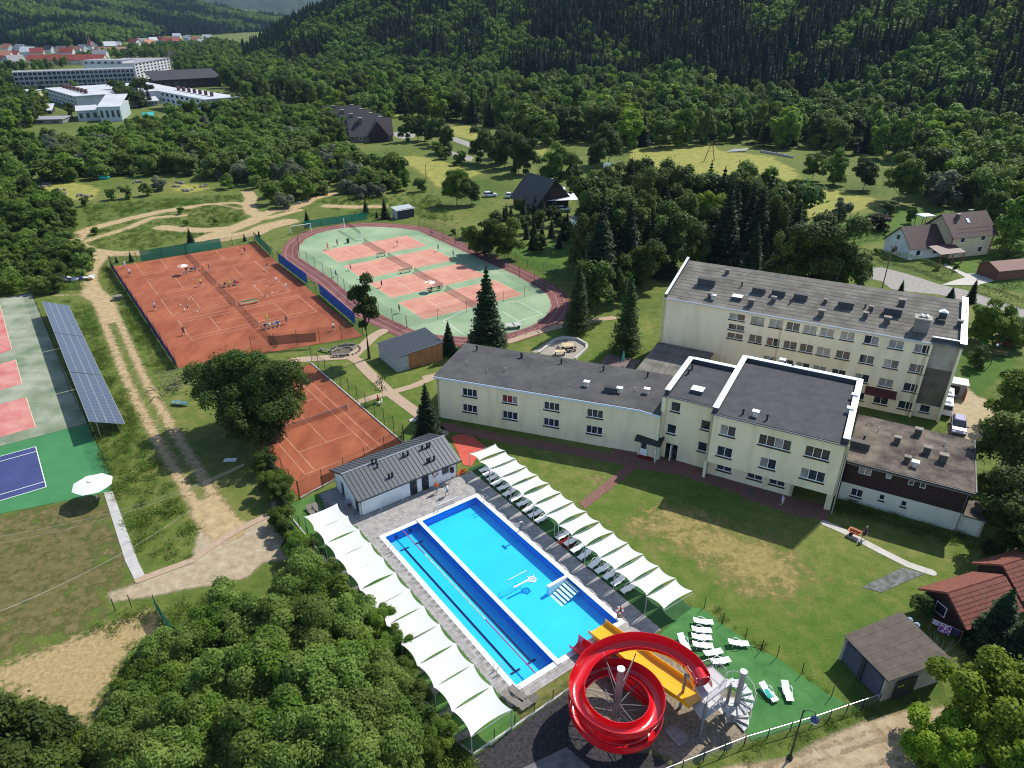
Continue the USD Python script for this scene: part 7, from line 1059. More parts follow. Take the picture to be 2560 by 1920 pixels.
for q, lb, s in ((T0(1840, 1430) if False else T0(820, 1415), 'turquoise tarpaulin in the dry clearing', 2.2),): p = at(q); tag(obj('tarpaulin', Geo().ball(p + [0, 0, .6], (s, s * .6, 1.0), 2), pm('turquoise_tarp', (.02, .33, .26), (.03, .4, .33), 1), smooth=True), lb, 'tarpaulin')
rng = np.random.default_rng(31)
for k, q in enumerate([T0(350, 1480), T0(390, 1455), T0(470, 1505), T0(500, 1535), T0(640, 1550), T0(690, 1560), T0(1090, 1440), T0(1385, 1480), T0(1440, 1450), T0(1460, 1510), T0(1490, 1515), T0(1600, 1480)]):
    p = at(q); t = thing('stone_heap', 'low heap of grey stones in the dry clearing', 'stone heap', p, 'stone heaps in the dry clearing')
    for _ in range(6): obj('stone', Geo().ball(p + np.array([*rng.normal(0, .8, 2), .25]), rng.uniform(.3, .6, 3), 1), MT['logs'], t)
for q, lb in ((T2(1900, 1200), 'stack of pale boards at the corner of the big meadow'), (B(325, 190), 'pale boards beside the sandy track')):
    p = at(q); t = thing('board_stack', lb, 'board stack', p); [obj('board', Geo().bar(p + [-4 + .8 * k, -1 + .5 * k, .3 + .15 * k], p + [4 + .4 * k, .5 + .4 * k, .5 + .15 * k], .9, .12), pm('pale_board', (.48, .5, .5), (.6, .62, .62), 1), t) for k in range(4)] if 'meadow' in lb else [obj('board', Geo().bar(p + [-1.2, -.4 + .35 * k, .25], p + [1.2, .1 + .35 * k, .3 + .1 * k], .3, .08), MT['logs'], t) for k in range(4)]
rb = thing('ruined_wall', 'low grey ruined wall at the far corner of the big meadow', 'wall', at(T3(250, 1230))); [obj('wall_block', Geo().bar(at(T3(130 + 44 * k, 1203 + 8 * k)) + [0, 0, .5], at(T3(168 + 44 * k, 1210 + 8 * k)) + [0, 0, .5], .5, 1.0 - .12 * (k % 3)), MT['greyb'], rb) for k in range(6)]
tag(obj('gravel_rows', Geo().hexa(np.array([at(q, .01) for q in (Q(930, 215), Q(1080, 260), Q(1430, 110), Q(1250, 60))]), np.array([at(q, .05) for q in (Q(935, 213), Q(1080, 256), Q(1425, 110), Q(1250, 63))])), pm('grey_bed', (.05, .06, .05), (.13, .14, .14), 1.3, lo=.4, hi=.6)), 'grey planted bed in the lawn beside the pale path', 'flower bed', kind='structure')
# ---------------------------------------------------------------- the town up the valley
def block(label, a, b, topq, depth, floors, bays, wallm, roofm, name='apartment_block', over=.4, balcony=False, rise=0.0, glass='glass', cat='building'):
    a, b = at(a)[:2], at(b)[:2]; u = unit(b - a); n = np.array([-u[1], u[0]]); ln = np.linalg.norm(b - a); h = high(a, topq); t = thing(name, label, cat, (a + b) / 2)
    obj('wall', Geo().hexa(np.array([V3(p, 0) for p in (a, b, b + n * depth, a + n * depth)]), np.array([V3(p, h) for p in (a, b, b + n * depth, a + n * depth)])), wallm, t)
    lo = [a - n * over - u * over, b - n * over + u * over, b + n * (depth + over) + u * over, a + n * (depth + over) - u * over]; obj('roof', Geo().hexa(np.array([V3(p, h + .02 + (rise if k > 1 else 0)) for k, p in enumerate(lo)]), np.array([V3(p, h + .4 + (rise if k > 1 else 0)) for k, p in enumerate(lo)])), roofm, t)
    fh = h / floors
    for f in range(floors):
        g = Geo(); s_ = Geo()
        for k in range(bays): x = ln * (k + .5) / bays; w = ln / bays * (.8 if balcony else .45); g.bar(V3(a + u * (x - w / 2) - n * .04, fh * (f + .55)), V3(a + u * (x + w / 2) - n * .04, fh * (f + .55)), .1, fh * (.7 if balcony else .48)); s_.bar(V3(a + u * (ln * k / bays) - n * .5, fh * (f + .5)), V3(a + u * (ln * k / bays + .25) - n * .5, fh * (f + .5)), 1.0, fh)
        custom(obj('window_row', g, MT[glass], t), kind='stuff')
        if balcony: bl_ = obj('balcony', Geo().bar(V3(a - n * .6, fh * f + .1), V3(b - n * .6, fh * f + .1), 1.2, .25).bar(V3(a - n * 1.15, fh * f + .65), V3(b - n * 1.15, fh * f + .65), .08, .8), pm('grey_balcony', (.2, .22, .25)), t); custom(obj('balcony_walls', s_, wallm, bl_), kind='stuff')
    g = Geo(); [g.bar(V3(a + n * y, z), V3(b * 0 + a + n * (y + fh * .4), z), .1, fh * .45) for z in (fh * (f + .55) for f in range(floors)) for y in np.arange(1, depth - 2, 3.2)]
    return t, a, b, u, n, h
tw_ = pm('town_white', (.44, .45, .47), (.52, .53, .55), .1); tr_ = pm('town_pale_roof', (.42, .44, .47), (.52, .54, .57), .1); tgr = pm('town_grey_roof', (.26, .26, .28)); tdk = pm('town_dark_roof', (.035, .032, .04)); tred = pm('town_red_roof', (.22, .04, .03), (.28, .06, .04), .2)
block('long white hotel slab with rows of grey balconies in the town', T0(140, 720), T0(1085, 680), T0(95, 575), 16, 4, 26, tw_, tgr, balcony=True)
block('tall white tower wing behind the long hotel slab', T0(1090, 640), T0(1360, 582), T0(1050, 505), 40, 6, 10, tw_, tgr); block('white stair block joining the two hotel buildings', T0(690, 640), T0(1000, 640), T0(670, 480), 20, 5, 6, tw_, tgr)
t, a, b, u, n, h = block('low dark-roofed hall at the right of the town hotel', T0(1235, 710), T0(1750, 680), T0(1205, 640), 22, 1, 8, MT['brownw'], tdk, rise=5, over=1.2, name='hall')
for lb, a, b, tp, dp in (('left white-roofed apartment block with a row of brown chimneys', T0(395, 790), T0(625, 862), T0(375, 700), 62, ), ('right white-roofed apartment block with a row of brown chimneys', T0(1290, 850), T0(1650, 930), T0(1250, 722), 30)):
    t, a, b, u, n, h = block(lb, a, b, tp, dp if 'left' in lb else 18, 3, 9, tw_, tr_, over=1.0)
    for k in range(7): p = a + u * np.linalg.norm(b - a) * .5 + n * (6 + (dp if 'left' in lb else 46) * .8 * k / 7); obj('chimney', Geo().box(V3(a + (b - a) * (.1 + .12 * k) + n * 9, h + 1.5), (1.6, 3.5, 2.4), .3), pm('brown_chimney', (.09, .04, .035)), t)
block('white sports hall with a pale roof at the edge of the thicket', T0(800, 965), T0(972, 958), T0(790, 850), 34, 1, 4, pm('pale_hall', (.36, .42, .42)), tr_, rise=3, name='hall'); block('pale hall with a broad white roof and glazed front', T0(985, 850), T0(1250, 835), T0(975, 812), 30, 1, 10, tw_, tr_, rise=2.5, name='hall', over=1); block('pale lean-to hall beside the sports hall', T0(625, 960), T0(790, 950), T0(620, 880), 25, 1, 3, pm('pale_hall', (.36, .42, .42)), tr_, name='hall')
block('long low grey shed at the left edge of the town', T0(130, 985), T0(500, 975), T0(120, 955), 14, 1, 3, pm('grey_shed_wall', (.2, .21, .2)), tgr, name='shed', cat='shed'); block('small pale house with a white roof left of the hotel slab', T0(135, 770), T0(245, 770), T0(130, 725), 14, 2, 3, pm('town_beige', (.45, .4, .3)), tr_, name='small_house', cat='house'); block('garage with a white roof below the apartment blocks', T0(300, 905), T0(410, 900), T0(300, 880), 16, 1, 2, tdk, tr_, rise=2, name='garage', cat='garage')
a = at(T0(545, 510))[:2]; house('long_house', 'long red-roofed house behind the town hotel', a, 4, 80, 15, 5, 10, pm('town_beige', (.45, .4, .3)), tred, chim=0, wins=(8, 0)); b = at(T0(735, 440)); t = thing('church_tower', 'small red spire above the roofs of the town', 'tower', b); obj('wall', Geo().box(b + [0, 0, 7], (5, 5, 14)), tw_, t); obj('spire', Geo().lathe([(4, 12), (2, 15), (0, 24)], b, 8), tred, t)
tor = pm('town_orange_roof', (.42, .17, .10)); tbr = pm('town_brown_roof', (.2, .11, .08)); HL = [((70, 385), 'orange', tor), ((170, 385), 'grey', tgr), ((300, 420), 'red', tred), ((395, 395), 'dark', tdk), ((490, 400), 'dark', tdk), ((600, 400), 'brown', tbr), ((660, 385), 'grey', tgr), ((770, 410), 'brown', tbr), ((870, 365), 'pale', tr_), ((930, 360), 'pale', tr_), ((960, 410), 'brown', tbr), ((840, 415), 'orange', tor), ((1065, 335), 'red', tred), ((1130, 330), 'grey', tgr), ((1210, 320), 'pale', tr_), ((1275, 315), 'red', tred), ((1330, 325), 'red', tred), ((1395, 325), 'red', tred), ((1400, 285), 'pale', tr_), ((1490, 300), 'pale', tr_), ((1550, 315), 'orange', tor), ((1600, 340), 'grey', tgr), ((45, 450), 'orange', tor), ((110, 445), 'red', tred), ((1390, 455), 'dark', tdk), ((1480, 485), 'dark', tdk), ((1600, 470), 'dark', tdk), ((30, 490), 'red', tred), ((720, 360), 'pale', tr_), ((540, 420), 'red', tred), ((1640, 300), 'pale', tr_), ((230, 415), 'pale', tr_), ((1180, 345), 'orange', tor), ((130, 490), 'grey', tgr), ((800, 440), 'grey', tgr)]
rng = np.random.default_rng(17); seen = {}
for (x, y), c, m in HL:
    p = at(T0(x, y + 12), 2)[:2]; seen[c] = seen.get(c, 0) + 1; s = 1 + .25 * rng.random(); house('town_house', f'small distant house with a {c} roof in the town below the wooded hill', p, rng.uniform(-40, 60), 13 * s, 10 * s, 5.0, 9.5 * s ** .5, tw_ if rng.random() < .7 else pm('town_beige', (.45, .4, .3)), m, chim=1, wins=(3, 1), over=.6, group=f'distant town houses with {c} roofs')
tag(obj('tennis_ground', flat(poly([T0(1560, 955), T0(1670, 935), T0(1680, 955), T0(1570, 975)]), .06), pm('far_clay', (.36, .10, .05))), 'small orange court beside the right apartment block', 'court', kind='structure'); tag(obj('turquoise_pool', flat(poly([T0(1120, 895), T0(1215, 885), T0(1215, 915), T0(1130, 920)]), .25), pm('far_pool', (.02, .45, .45), rough=.3)), 'small turquoise pool beside the halls of the town', 'pool', kind='structure')
# ---------------------------------------------------------------- trees and shrubs
def leaf_mat(name, dark, light, trans=0.38, vary=0.25, nscale=0.35):
    n = {'g': ('geometry', {}), 'n': ('noise_texture', dict(scale=nscale, detail=3.0)), 'r': ('rgb_ramp', {'ramp': [(.35, dark), (.68, light)]}), 'o': ('object_info', {}), 'mv': ('map_range', dict(from_min=0, from_max=1, to_min=1 - vary, to_max=1 + vary)),
         'mi': ('map_range', dict(from_min=0, from_max=1, to_min=.7, to_max=1.3)), 'mm': ('math', dict(math_type='multiply')), 'mh': ('map_range', dict(from_min=0, from_max=1, to_min=.494, to_max=.506)), 'h': ('hsv', {}), 'p': ('principled_bsdf', dict(roughness=.62, specular_ior_level=.22)), 't': ('translucent_bsdf', {}), 'x': ('mix_closure', dict(fac=trans))}
    l = [('g.position', 'n.vector'), ('n.fac', 'r.fac'), ('r.color', 'h.color'), ('o.random', 'mv.value'), ('g.random_per_island', 'mi.value'), ('mv.result', 'mm.value1'), ('mi.result', 'mm.value2'), ('mm.value', 'h.value'), ('o.random', 'mh.value'), ('mh.result', 'h.hue'), ('h.color', 'p.base_color'), ('h.color', 't.color'), ('p.BSDF', 'x.closure1'), ('t.BSDF', 'x.closure2')]
    return raw(name, n, l, surface='x.closure')
LF = dict(oak=leaf_mat('leaf_green', (.098, .195, .018), (.215, .335, .036)), dark=leaf_mat('leaf_dark_green', (.056, .115, .016), (.130, .200, .030)), bright=leaf_mat('leaf_bright_green', (.19, .32, .016), (.33, .45, .03)), willow=leaf_mat('leaf_willow', (.140, .245, .036), (.285, .400, .080)),
          grey=leaf_mat('leaf_silver_green', (.19, .23, .125), (.29, .33, .21)), spruce=leaf_mat('needle_spruce', (.020, .052, .016), (.044, .088, .024), .12), birch=leaf_mat('leaf_birch', (.105, .170, .026), (.200, .265, .046)), hill=leaf_mat('leaf_hill_green', (.125, .225, .024), (.27, .40, .050), nscale=.05), hspruce=leaf_mat('needle_hill_spruce', (.024, .058, .018), (.050, .096, .024), .12, nscale=.05), larch=leaf_mat('needle_larch', (.048, .100, .020), (.088, .150, .032), .2), weed=leaf_mat('weed_green', (.095, .170, .016), (.20, .27, .035), nscale=.8), red=leaf_mat('leaf_purple', (.06, .035, .022), (.10, .06, .035)))
def leaves(rng, P, N, size, aspect=.6, g=None):
    """one small quad per point, facing N more or less"""
    n = len(P); N = N + rng.normal(0, .52, (n, 3)); N /= np.linalg.norm(N, axis=1, keepdims=True) + 1e-9; a = np.cross(N, rng.normal(size=(n, 3))); a /= np.linalg.norm(a, axis=1, keepdims=True) + 1e-9; b = np.cross(N, a); s = size * rng.uniform(.6, 1.35, (n, 1))
    v = np.stack([P - a * s, P - b * s * aspect, P + a * s, P + b * s * aspect], 1).reshape(-1, 3); k = np.arange(n)[:, None] * 4; return (g or Geo()).add(v, np.hstack([k, k + 1, k + 2, k + 3]))
def sphere_pts(rng, n): d = rng.normal(size=(n, 3)); return d / np.linalg.norm(d, axis=1, keepdims=True)
def broadleaf(name, seed, H, r, base, nl, n, size, mat, bark='bark', squash=1.0, droop=0.0, trunk=.16, top=.62, aspect=.6):
    """crown of leafy clumps on limbs; H height, r crown radius, base height of the lowest leaves"""
    rng = np.random.default_rng(seed); k = kind_of(name); cz = base + (H - base) * .5; hz = (H - base) / 2; C_ = []
    for i in range(nl):
        d = sphere_pts(rng, 1)[0]; f = rng.uniform(.35, .88) if i > nl * .2 else rng.uniform(0, .3); c = np.array([d[0] * r * f, d[1] * r * f, cz + d[2] * hz * f * squash * (1.3 if d[2] < 0 else 1.0)]); R_ = r * rng.uniform(.20, .40) * (26 / max(nl, 14)) ** .3; C_.append((c, R_))
    w = np.array([R_ ** 2 for _, R_ in C_]); cnt = np.maximum(8, (n * w / w.sum()).astype(int)); g = Geo()
    for (c, R_), m in zip(C_, cnt):
        d = sphere_pts(rng, m); d[:, 2] = np.where(d[:, 2] < -.35, -d[:, 2] * .6, d[:, 2]); rad = R_ * rng.uniform(.55, 1.08, (m, 1)) ** .6; bump = 1 + .25 * (meshkit.noise(d * 2.2 + c, seed)[:, None] - .5)
        P = c + d * rad * bump * [1, 1, 1.0]; P[:, 2] -= droop * rng.random(m) * R_ * 1.2 * np.clip(1 - d[:, 2], 0, 2); st_ = rng.random(m) < .12; P[st_] += rng.normal(0, .28 * R_, (int(st_.sum()), 3)); P[:, 2] = np.maximum(P[:, 2], .1); leaves(rng, P, d + [0, 0, .5], size, aspect, g)
    obj('crown', g, LF[mat], k); tg = Geo(); tg.tube([(0, 0, -.1), (.05, .03, base + (cz - base) * .4), (0, 0, cz + hz * .3)], [trunk * H / 10, trunk * H / 14, .04], 7)
    for c, R_ in C_[:min(9, nl)]: s0 = np.array([0, 0, base * .7 + .35 * (c[2] - base * .7)]); tg.tube([s0, (s0 + c) / 2 + [0, 0, .15], c], [trunk * .45 * H / 10, trunk * .3 * H / 10, .03], 5)
    obj('trunk', tg, MT[bark], k); return k
def spruce(name, seed, H, r, n, size, mat='spruce', base=.06, taper=1.0, gap=0):
    rng = np.random.default_rng(seed); k = kind_of(name); g = Geo(); tiers = max(9, int(H * 1.6)); P, N = [], []
    for i in range(tiers):
        f = i / tiers; z = H * (base + (1 - base) * f); R_ = r * (1 - f) ** taper * rng.uniform(.86, 1.1) + .08; nb = max(5, int(11 * (1 - f * .5)))
        for b in range(nb):
            a = 2 * np.pi * (b + rng.random() * .7) / nb + i; L_ = R_ * rng.uniform(.75, 1.12); m = max(3, int(n / tiers / nb * (1.5 * (1 - f) + .25))); t = rng.random(m) ** .7; side = rng.normal(0, .11 + .13 * t) * L_
            x = np.cos(a) * t * L_ - np.sin(a) * side; y = np.sin(a) * t * L_ + np.cos(a) * side; zz_ = z - .28 * L_ * t ** 1.3 + .10 * L_ * (t > .8) + rng.normal(0, .05, m); P.append(np.stack([x, y, zz_], 1)); N.append(np.stack([np.cos(a) * .5 * np.ones(m), np.sin(a) * .5 * np.ones(m), np.ones(m)], 1))
    P.append(np.stack([rng.normal(0, .05, 12), rng.normal(0, .05, 12), np.linspace(H * .93, H * 1.02, 12)], 1)); N.append(sphere_pts(rng, 12)); leaves(rng, np.vstack(P), np.vstack(N), size, .42, g)
    obj('crown', g, LF[mat], k); obj('trunk', Geo().tube([(0, 0, -.1), (0, 0, H * .97)], [.017 * H, .02], 6), MT['bark'], k); return k
OAK = [broadleaf('leafy_tree', 40 + s, 10, 4.2, .8, 34, 15000, .21, 'oak') for s in range(3)]; DARK = [broadleaf('dark_tree', 50 + s, 10, 3.9, .6, 32, 13000, .21, 'dark') for s in range(2)]
WIL = [broadleaf('willow_bush', 60 + s, 7, 3.3, .5, 44, 26000, .125, 'willow', aspect=.5) for s in range(3)]; WILO = [broadleaf('green_bush', 64 + s, 7, 3.2, .5, 44, 26000, .13, 'oak', aspect=.5) for s in range(2)]; MAPLE = broadleaf('bright_maple', 70, 9, 4.4, 1.0, 80, 40000, .15, 'bright', aspect=.75)
BIR = [broadleaf('birch_tree', 80 + s, 14, 3.4, 2.5, 30, 15000, .20, 'birch', 'birchbark', 1.1, 1.0) for s in range(2)]; GRY = broadleaf('silver_bush', 85, 5, 2.4, .3, 16, 6000, .2, 'grey'); SHR = [broadleaf('garden_shrub', 90 + s, 2.4, 1.3, .1, 12, 3200, .11, m) for s, m in enumerate(('oak', 'dark', 'bright', 'red'))]
SPR = [spruce('spruce', 100 + s, 12, 2.7, 11000, .24) for s in range(2)]; LAR = [spruce('larch', 104 + s, 14, 2.6, 9000, .22, 'larch', .1, .75) for s in range(2)]; TPN = spruce('tall_pine', 108, 18, 3.4, 12000, .30, 'spruce', .22, .55)
FAR = [broadleaf('belt_tree', 120 + s, 11, 4.0, .8, 26, 4200, .36, ('oak', 'hill', 'willow', 'dark', 'bright')[s]) for s in range(5)]; FARB = [broadleaf('thicket_bush', 126 + s, 7, 3.4, .2, 22, 3600, .32, ('willow', 'oak', 'hill', 'willow')[s]) for s in range(4)]; HIL = [broadleaf('hill_tree', 132 + s, 15, 4.6, 1.0, 14, 1100, .75, 'hill') for s in range(3)]; HSP = [spruce('hill_spruce', 140 + s, 21, 3.0, 1300, .68, 'hspruce', .05, .8) for s in range(3)]
KH = {}
for ks, h in ((OAK, 10), (DARK, 10), (WIL, 7), (WILO, 7), ([MAPLE], 9), (BIR, 14), ([GRY], 5), (SHR, 2.4), (SPR, 12), (LAR, 14), ([TPN], 18), (FAR, 11), (FARB, 7), (HIL, 15), (HSP, 21)):
    for k in ks: KH[k] = h
trng = np.random.default_rng(77); PLANTED = []
def tree(kind, loc, H, label, name=None, cat='tree', group=None, w=1.0):
    s = H / KH[kind]; z = float(height(loc[0], loc[1])); PLANTED.append((loc[0], loc[1], H * .33)); nm = name or kind.split('/')[-1].rsplit('_', 1)[0] if kind[-3:].isdigit() else name or kind.split('/')[-1]
    return copy(kind, nm, label, cat, (loc[0], loc[1], z), trng.uniform(0, 360), (s * w, s * w, s), group)
def treebt(kind, base, topq, label, w=1.0, **k): p = at(base); return tree(kind, p, max(.5, high(p, topq)), label, w=w, **k)
def treec(kind, q, H, label, w=1.0, **k): return tree(kind, at(q, H * .6), H, label, w=w, **k)
# trees one can point at
treebt(SPR[0], B(1828, 1312), B(1815, 692), 'big spruce standing between the oval and the low hotel wing', 1.15); treebt(SPR[1], B(1525, 1372), B(1505, 1117), 'small spruce behind the shed with the seamed roof', 1.15); treebt(SPR[1], A(1362, 650), A(1358, 188), 'full dark spruce between the changing house and the low wing', 1.05)
p = at(B(895, 1412)); Ht = high(p, B(840, 725)); k_ = broadleaf('tall_crooked_tree', 151, 15, 2.5, 6.2, 22, 11000, .2, 'dark', trunk=.2); KH[k_] = 15; tree(k_, p, Ht, 'tall narrow tree with a bare lower trunk beside the paved path', 'tall_tree')
BIGT = broadleaf('spreading_tree', 152, 12, 5.6, 1.4, 50, 40000, .165, 'dark', trunk=.22); KH[BIGT] = 12
treec(BIGT, L(1800, 150), 13.5, 'big dark leafy tree hiding the left part of the single clay court', 1.05); treec(BIGT, A(80, 260), 13.0, 'right-hand half of the big leafy pair beside the single clay court', 1.0); treec(DARK[1], L(1960, 480), 9, 'lower dark tree in front of the big leafy pair', 1.05)
k_ = broadleaf('young_tree', 153, 5, 1.3, 1.6, 10, 380, .10, 'birch', trunk=.1); KH[k_] = 5; treebt(k_, A(1003, 318), A(985, 75), 'thin young tree by the white chair', name='sapling')
for q, t_, lb in ((B(405, 335), B(403, 235), 'small spruce in front of the green windbreak left of the oval'), (B(870, 268), B(868, 148), 'spruce behind the far bend of the running track'), (B(1020, 305), B(1022, 142), 'taller spruce next to the field hut'), (K(1510, 497), K(1508, 372), 'lone spruce behind the green windbreak of the clay courts'), (K(1935, 482), K(1935, 420), 'little round-topped conifer behind the clay courts'), (K(2048, 450), K(2042, 398), 'little spruce by the far right clay court corner'), (K(1040, 645), K(1035, 562), 'small spruce at the far left clay court fence'), (K(925, 655), K(920, 598), 'low spruce next to the far left clay court corner'), (R(1238, 882), R(1240, 785), 'young spruce on the verge behind the hotel roof'), (R(1785, 965), R(1778, 770), 'spruce at the right end of the hotel roof'), (B(955, 300), B(950, 240), 'short dark spruce between two taller ones behind the track')): treebt(SPR[int(q[0]) % 2], q, t_, lb, 1.1)
for q, t_, kd, lb, w in ((C(640, 1200), C(660, 650), LAR[0], 'tall larch at the bend of the running track', 1.0), (C(1025, 1350), C(1075, 760), LAR[1], 'tall larch in front of the hotel gable', 1.1), (C(800, 960), C(740, 240), TPN, 'tall dark pine beside the narrow white house', 1.1), (C(940, 950), C(880, 560), DARK[0], 'dark tree behind the two larches', .9)): treebt(kd, q, t_, lb, w)
for q, H, kd, lb, w in ((C(960, 250), 17, BIR[0], 'tall drooping birch behind the white house', 1.1), (C(1090, 300), 16, BIR[1], 'second drooping birch left of the hotel roof', 1.1), (C(1360, 420), 11, OAK[1], 'broad greyish tree next to the hotel gable', 1.2), (C(1180, 600), 12, DARK[1], 'dark tree between the hotel gable and the larch', 1.1), (C(1480, 260), 17, BIR[1], 'birch rising behind the hotel roof corner', 1.0), (C(1700, 240), 13, MAPLE, 'bright yellow-green tree among the dark ones behind the hotel', .8), (C(1830, 300), 20, SPR[0], 'tall dark spruce behind the middle of the hotel roof', 1.1), (R(120, 330), 17, TPN, 'dark pine among the trees behind the hotel', 1.0), (R(290, 300), 17, BIR[0], 'tall drooping poplar-like tree behind the hotel', .9), (R(400, 420), 17, SPR[1], 'broad dark spruce nearest the house gardens', 1.3), (C(1600, 480), 12, DARK[0], 'dark leafy tree right behind the hotel roof', 1.1), (R(640, 610), 8, DARK[1], 'round dark tree beside the road behind the hotel', 1.0), (R(800, 680), 7, OAK[0], 'leafy tree left of the road behind the hotel', 1.1), (R(960, 690), 8.5, BIR[0], 'pale drooping tree in front of the road', 1.0), (R(790, 200), 6, GRY, 'light green loose tree in the garden', 1.0), (R(1140, 200), 4, SHR[1], 'dark rounded bush in the garden behind the house', 1.5), (R(1050, 310), 4.5, SHR[3], 'purple-leaved bush in the garden', 1.7), (R(900, 370), 3.4, SHR[0], 'ball-shaped small tree in the garden', .8), (R(870, 480), 3.2, SPR[0], 'small columnar conifer in the garden', .6), (R(700, 420), 3.4, SPR[1], 'second columnar conifer in the garden', .6), (R(1330, 260), 5, OAK[2], 'slender fruit tree behind the lower wing of the cream house', .8)): treec(kd, q, H, lb, w)
for q, H, kd, lb, w in ((R(1950, 1080), 8.5, OAK[0], 'rounded tree at the right end of the hotel roof', 1.1), (R(2130, 1120), 8, OAK[2], 'leafy tree at the right edge behind the hotel end', 1.1), (R(1870, 1375), 4.2, DARK[0], 'round dark bush on the lawn at the hotel end', 1.25), (R(1640, 905), 4, SPR[1], 'low conifer bush beside the right end of the roof', 1.6), (F(2110, 640), 12, BIR[0], 'big drooping birch at the right edge beside the mossy roof', 1.25), (F(2180, 250), 9, OAK[1], 'dark tree at the right edge above the sandy yard', 1.1), (F(2060, 1010), 8, BIR[1], 'lower drooping tree next to the small lean-to', 1.2), (F(2230, 1200), 10, DARK[0], 'dark tree in deep shade at the right edge', 1.2), (Q(2050, 420), 7.5, SPR[0], 'broad dark spruce in front of the tiled cabin', 1.5), (Q(2200, 620), 7.0, SPR[1], 'dark spruce at the right edge near the tiled cabins', 1.6), (Q(1420, 330), 3.0, SHR[1], 'dark ivy-like bush at the left end of the tiled cabin', 1.0)): treec(kd, q, H, lb, w)
treec(MAPLE, Q(1990, 1080), 8.5, 'big bright maple filling the lower right corner', 1.1); treec(MAPLE, Q(1560, 1420), 5.5, 'lower bright maple branch mass beside the dirt road', 1.1); treec(MAPLE, Q(2250, 1500), 7, 'bright maple at the very corner of the picture', 1.1)
bs = at(Q(1500, 850)); rg = np.random.default_rng(9); t = thing('bare_shrub', 'leafless grey shrub leaning against the garage roof', 'shrub', bs)
for k in range(36): a = rg.uniform(0, 6.28); l_ = rg.uniform(1.4, 3.2); e_ = bs + [math.cos(a) * l_ * .6, math.sin(a) * l_ * .6, l_]; m_ = (bs + e_) / 2 + rg.normal(0, .15, 3); obj('branch', Geo().tube([bs, m_, e_], [.035, .02, .008], 4).tube([m_, m_ + (e_ - bs) * .35 + rg.normal(0, .3, 3)], [.015, .006], 4), MT['logs'], t)
# foreground bushes
FG = [(M(1250, 760), 5.5, 'W'), (M(1120, 930), 5.5, 'G'), (M(1450, 720), 6, 'W'), (M(1800, 350), 6, 'W'), (M(1640, 560), 6, 'G'), (M(1980, 520), 6.5, 'W'), (M(1750, 950), 7, 'W'), (M(1350, 1020), 6, 'G'), (M(1050, 1230), 6, 'W'), (M(1400, 1330), 7, 'W'), (M(2020, 850), 7, 'W'), (M(1650, 1300), 7, 'G'), (M(1900, 1450), 7.5, 'W'), (M(1000, 1500), 6.5, 'W'), (M(1300, 1620), 7, 'W'), (M(800, 1450), 4.5, 'G'), (N(300, 160), 6.5, 'W'), (N(520, 250), 6.5, 'G'), (N(120, 520), 7, 'W'), (N(420, 600), 7, 'W'), (N(720, 480), 6, 'W'), (N(850, 720), 5.5, 'G'), (N(80, 880), 7.5, 'G'), (N(560, 950), 8, 'W'), (N(300, 1050), 7.5, 'W'), (N(1040, 960), 5.5, 'W'), (N(760, 1250), 7.5, 'W'), (N(480, 1380), 8, 'W'), (N(180, 1350), 7.5, 'G'), (N(1000, 1330), 6, 'G'), (N(700, 1580), 8, 'W'), (N(1020, 1600), 6.5, 'W'), (N(250, 1640), 8, 'W'), (N(1300, 1280), 4.0, 'D'), (N(1380, 1480), 2.8, 'G'), (N(1120, 640), 3.6, 'G'), (N(980, 480), 3.6, 'G')]
for k, (q, H, c) in enumerate(FG):
    kd = {'W': WIL[k % 3], 'G': WILO[k % 2], 'D': DARK[0]}[c]; where = 'near the bottom edge' if q[1] > 1800 else ('beside the left-hand sails' if q[0] > 860 else ('at the left of the thicket' if q[0] < 460 else 'in the middle of the thicket'))
    treec(kd, q, H, f'bushy {"grey-green willow" if c == "W" else "dark tree" if c == "D" else "fresh green tree"} {where} in the foreground', 1.05, name='bushy_tree', group=f'foreground trees {where}, {c.lower()}')
for k, (q, H) in enumerate([(M(150, 1380), 8), (M(420, 1420), 6.5), (M(60, 1600), 8), (M(330, 1640), 7.5), (M(-150, 1450), 9)]): treec(DARK[k % 2], q, H, 'dark leafy tree in the lower left corner', 1.15, group='dark trees of the lower left corner')
for k, (q, H) in enumerate([(A(60, 780), 3.6), (A(120, 860), 3.8), (A(150, 950), 3.8), (A(185, 1040), 3.2), (A(215, 1130), 2.4), (A(190, 1230), 2.6), (A(235, 1300), 2.8), (A(290, 1370), 3), (A(340, 1440), 3.2), (A(400, 1500), 3.2), (A(450, 1570), 3.2), (N(540, 110), 3.2), (N(610, 210), 3.0), (N(690, 300), 3), (N(1150, 900), 3), (N(1260, 1080), 3), (N(1340, 1200), 3), (N(1430, 1350), 2.8)]): treec((DARK[0], SPR[1], WILO[0])[k % 3], q, H, 'dark bush in the row outside the pool compound fence', 1.3 if k % 3 != 1 else 2.0, name='hedge_bush', cat='bush', group='bushes along the pool compound fence')
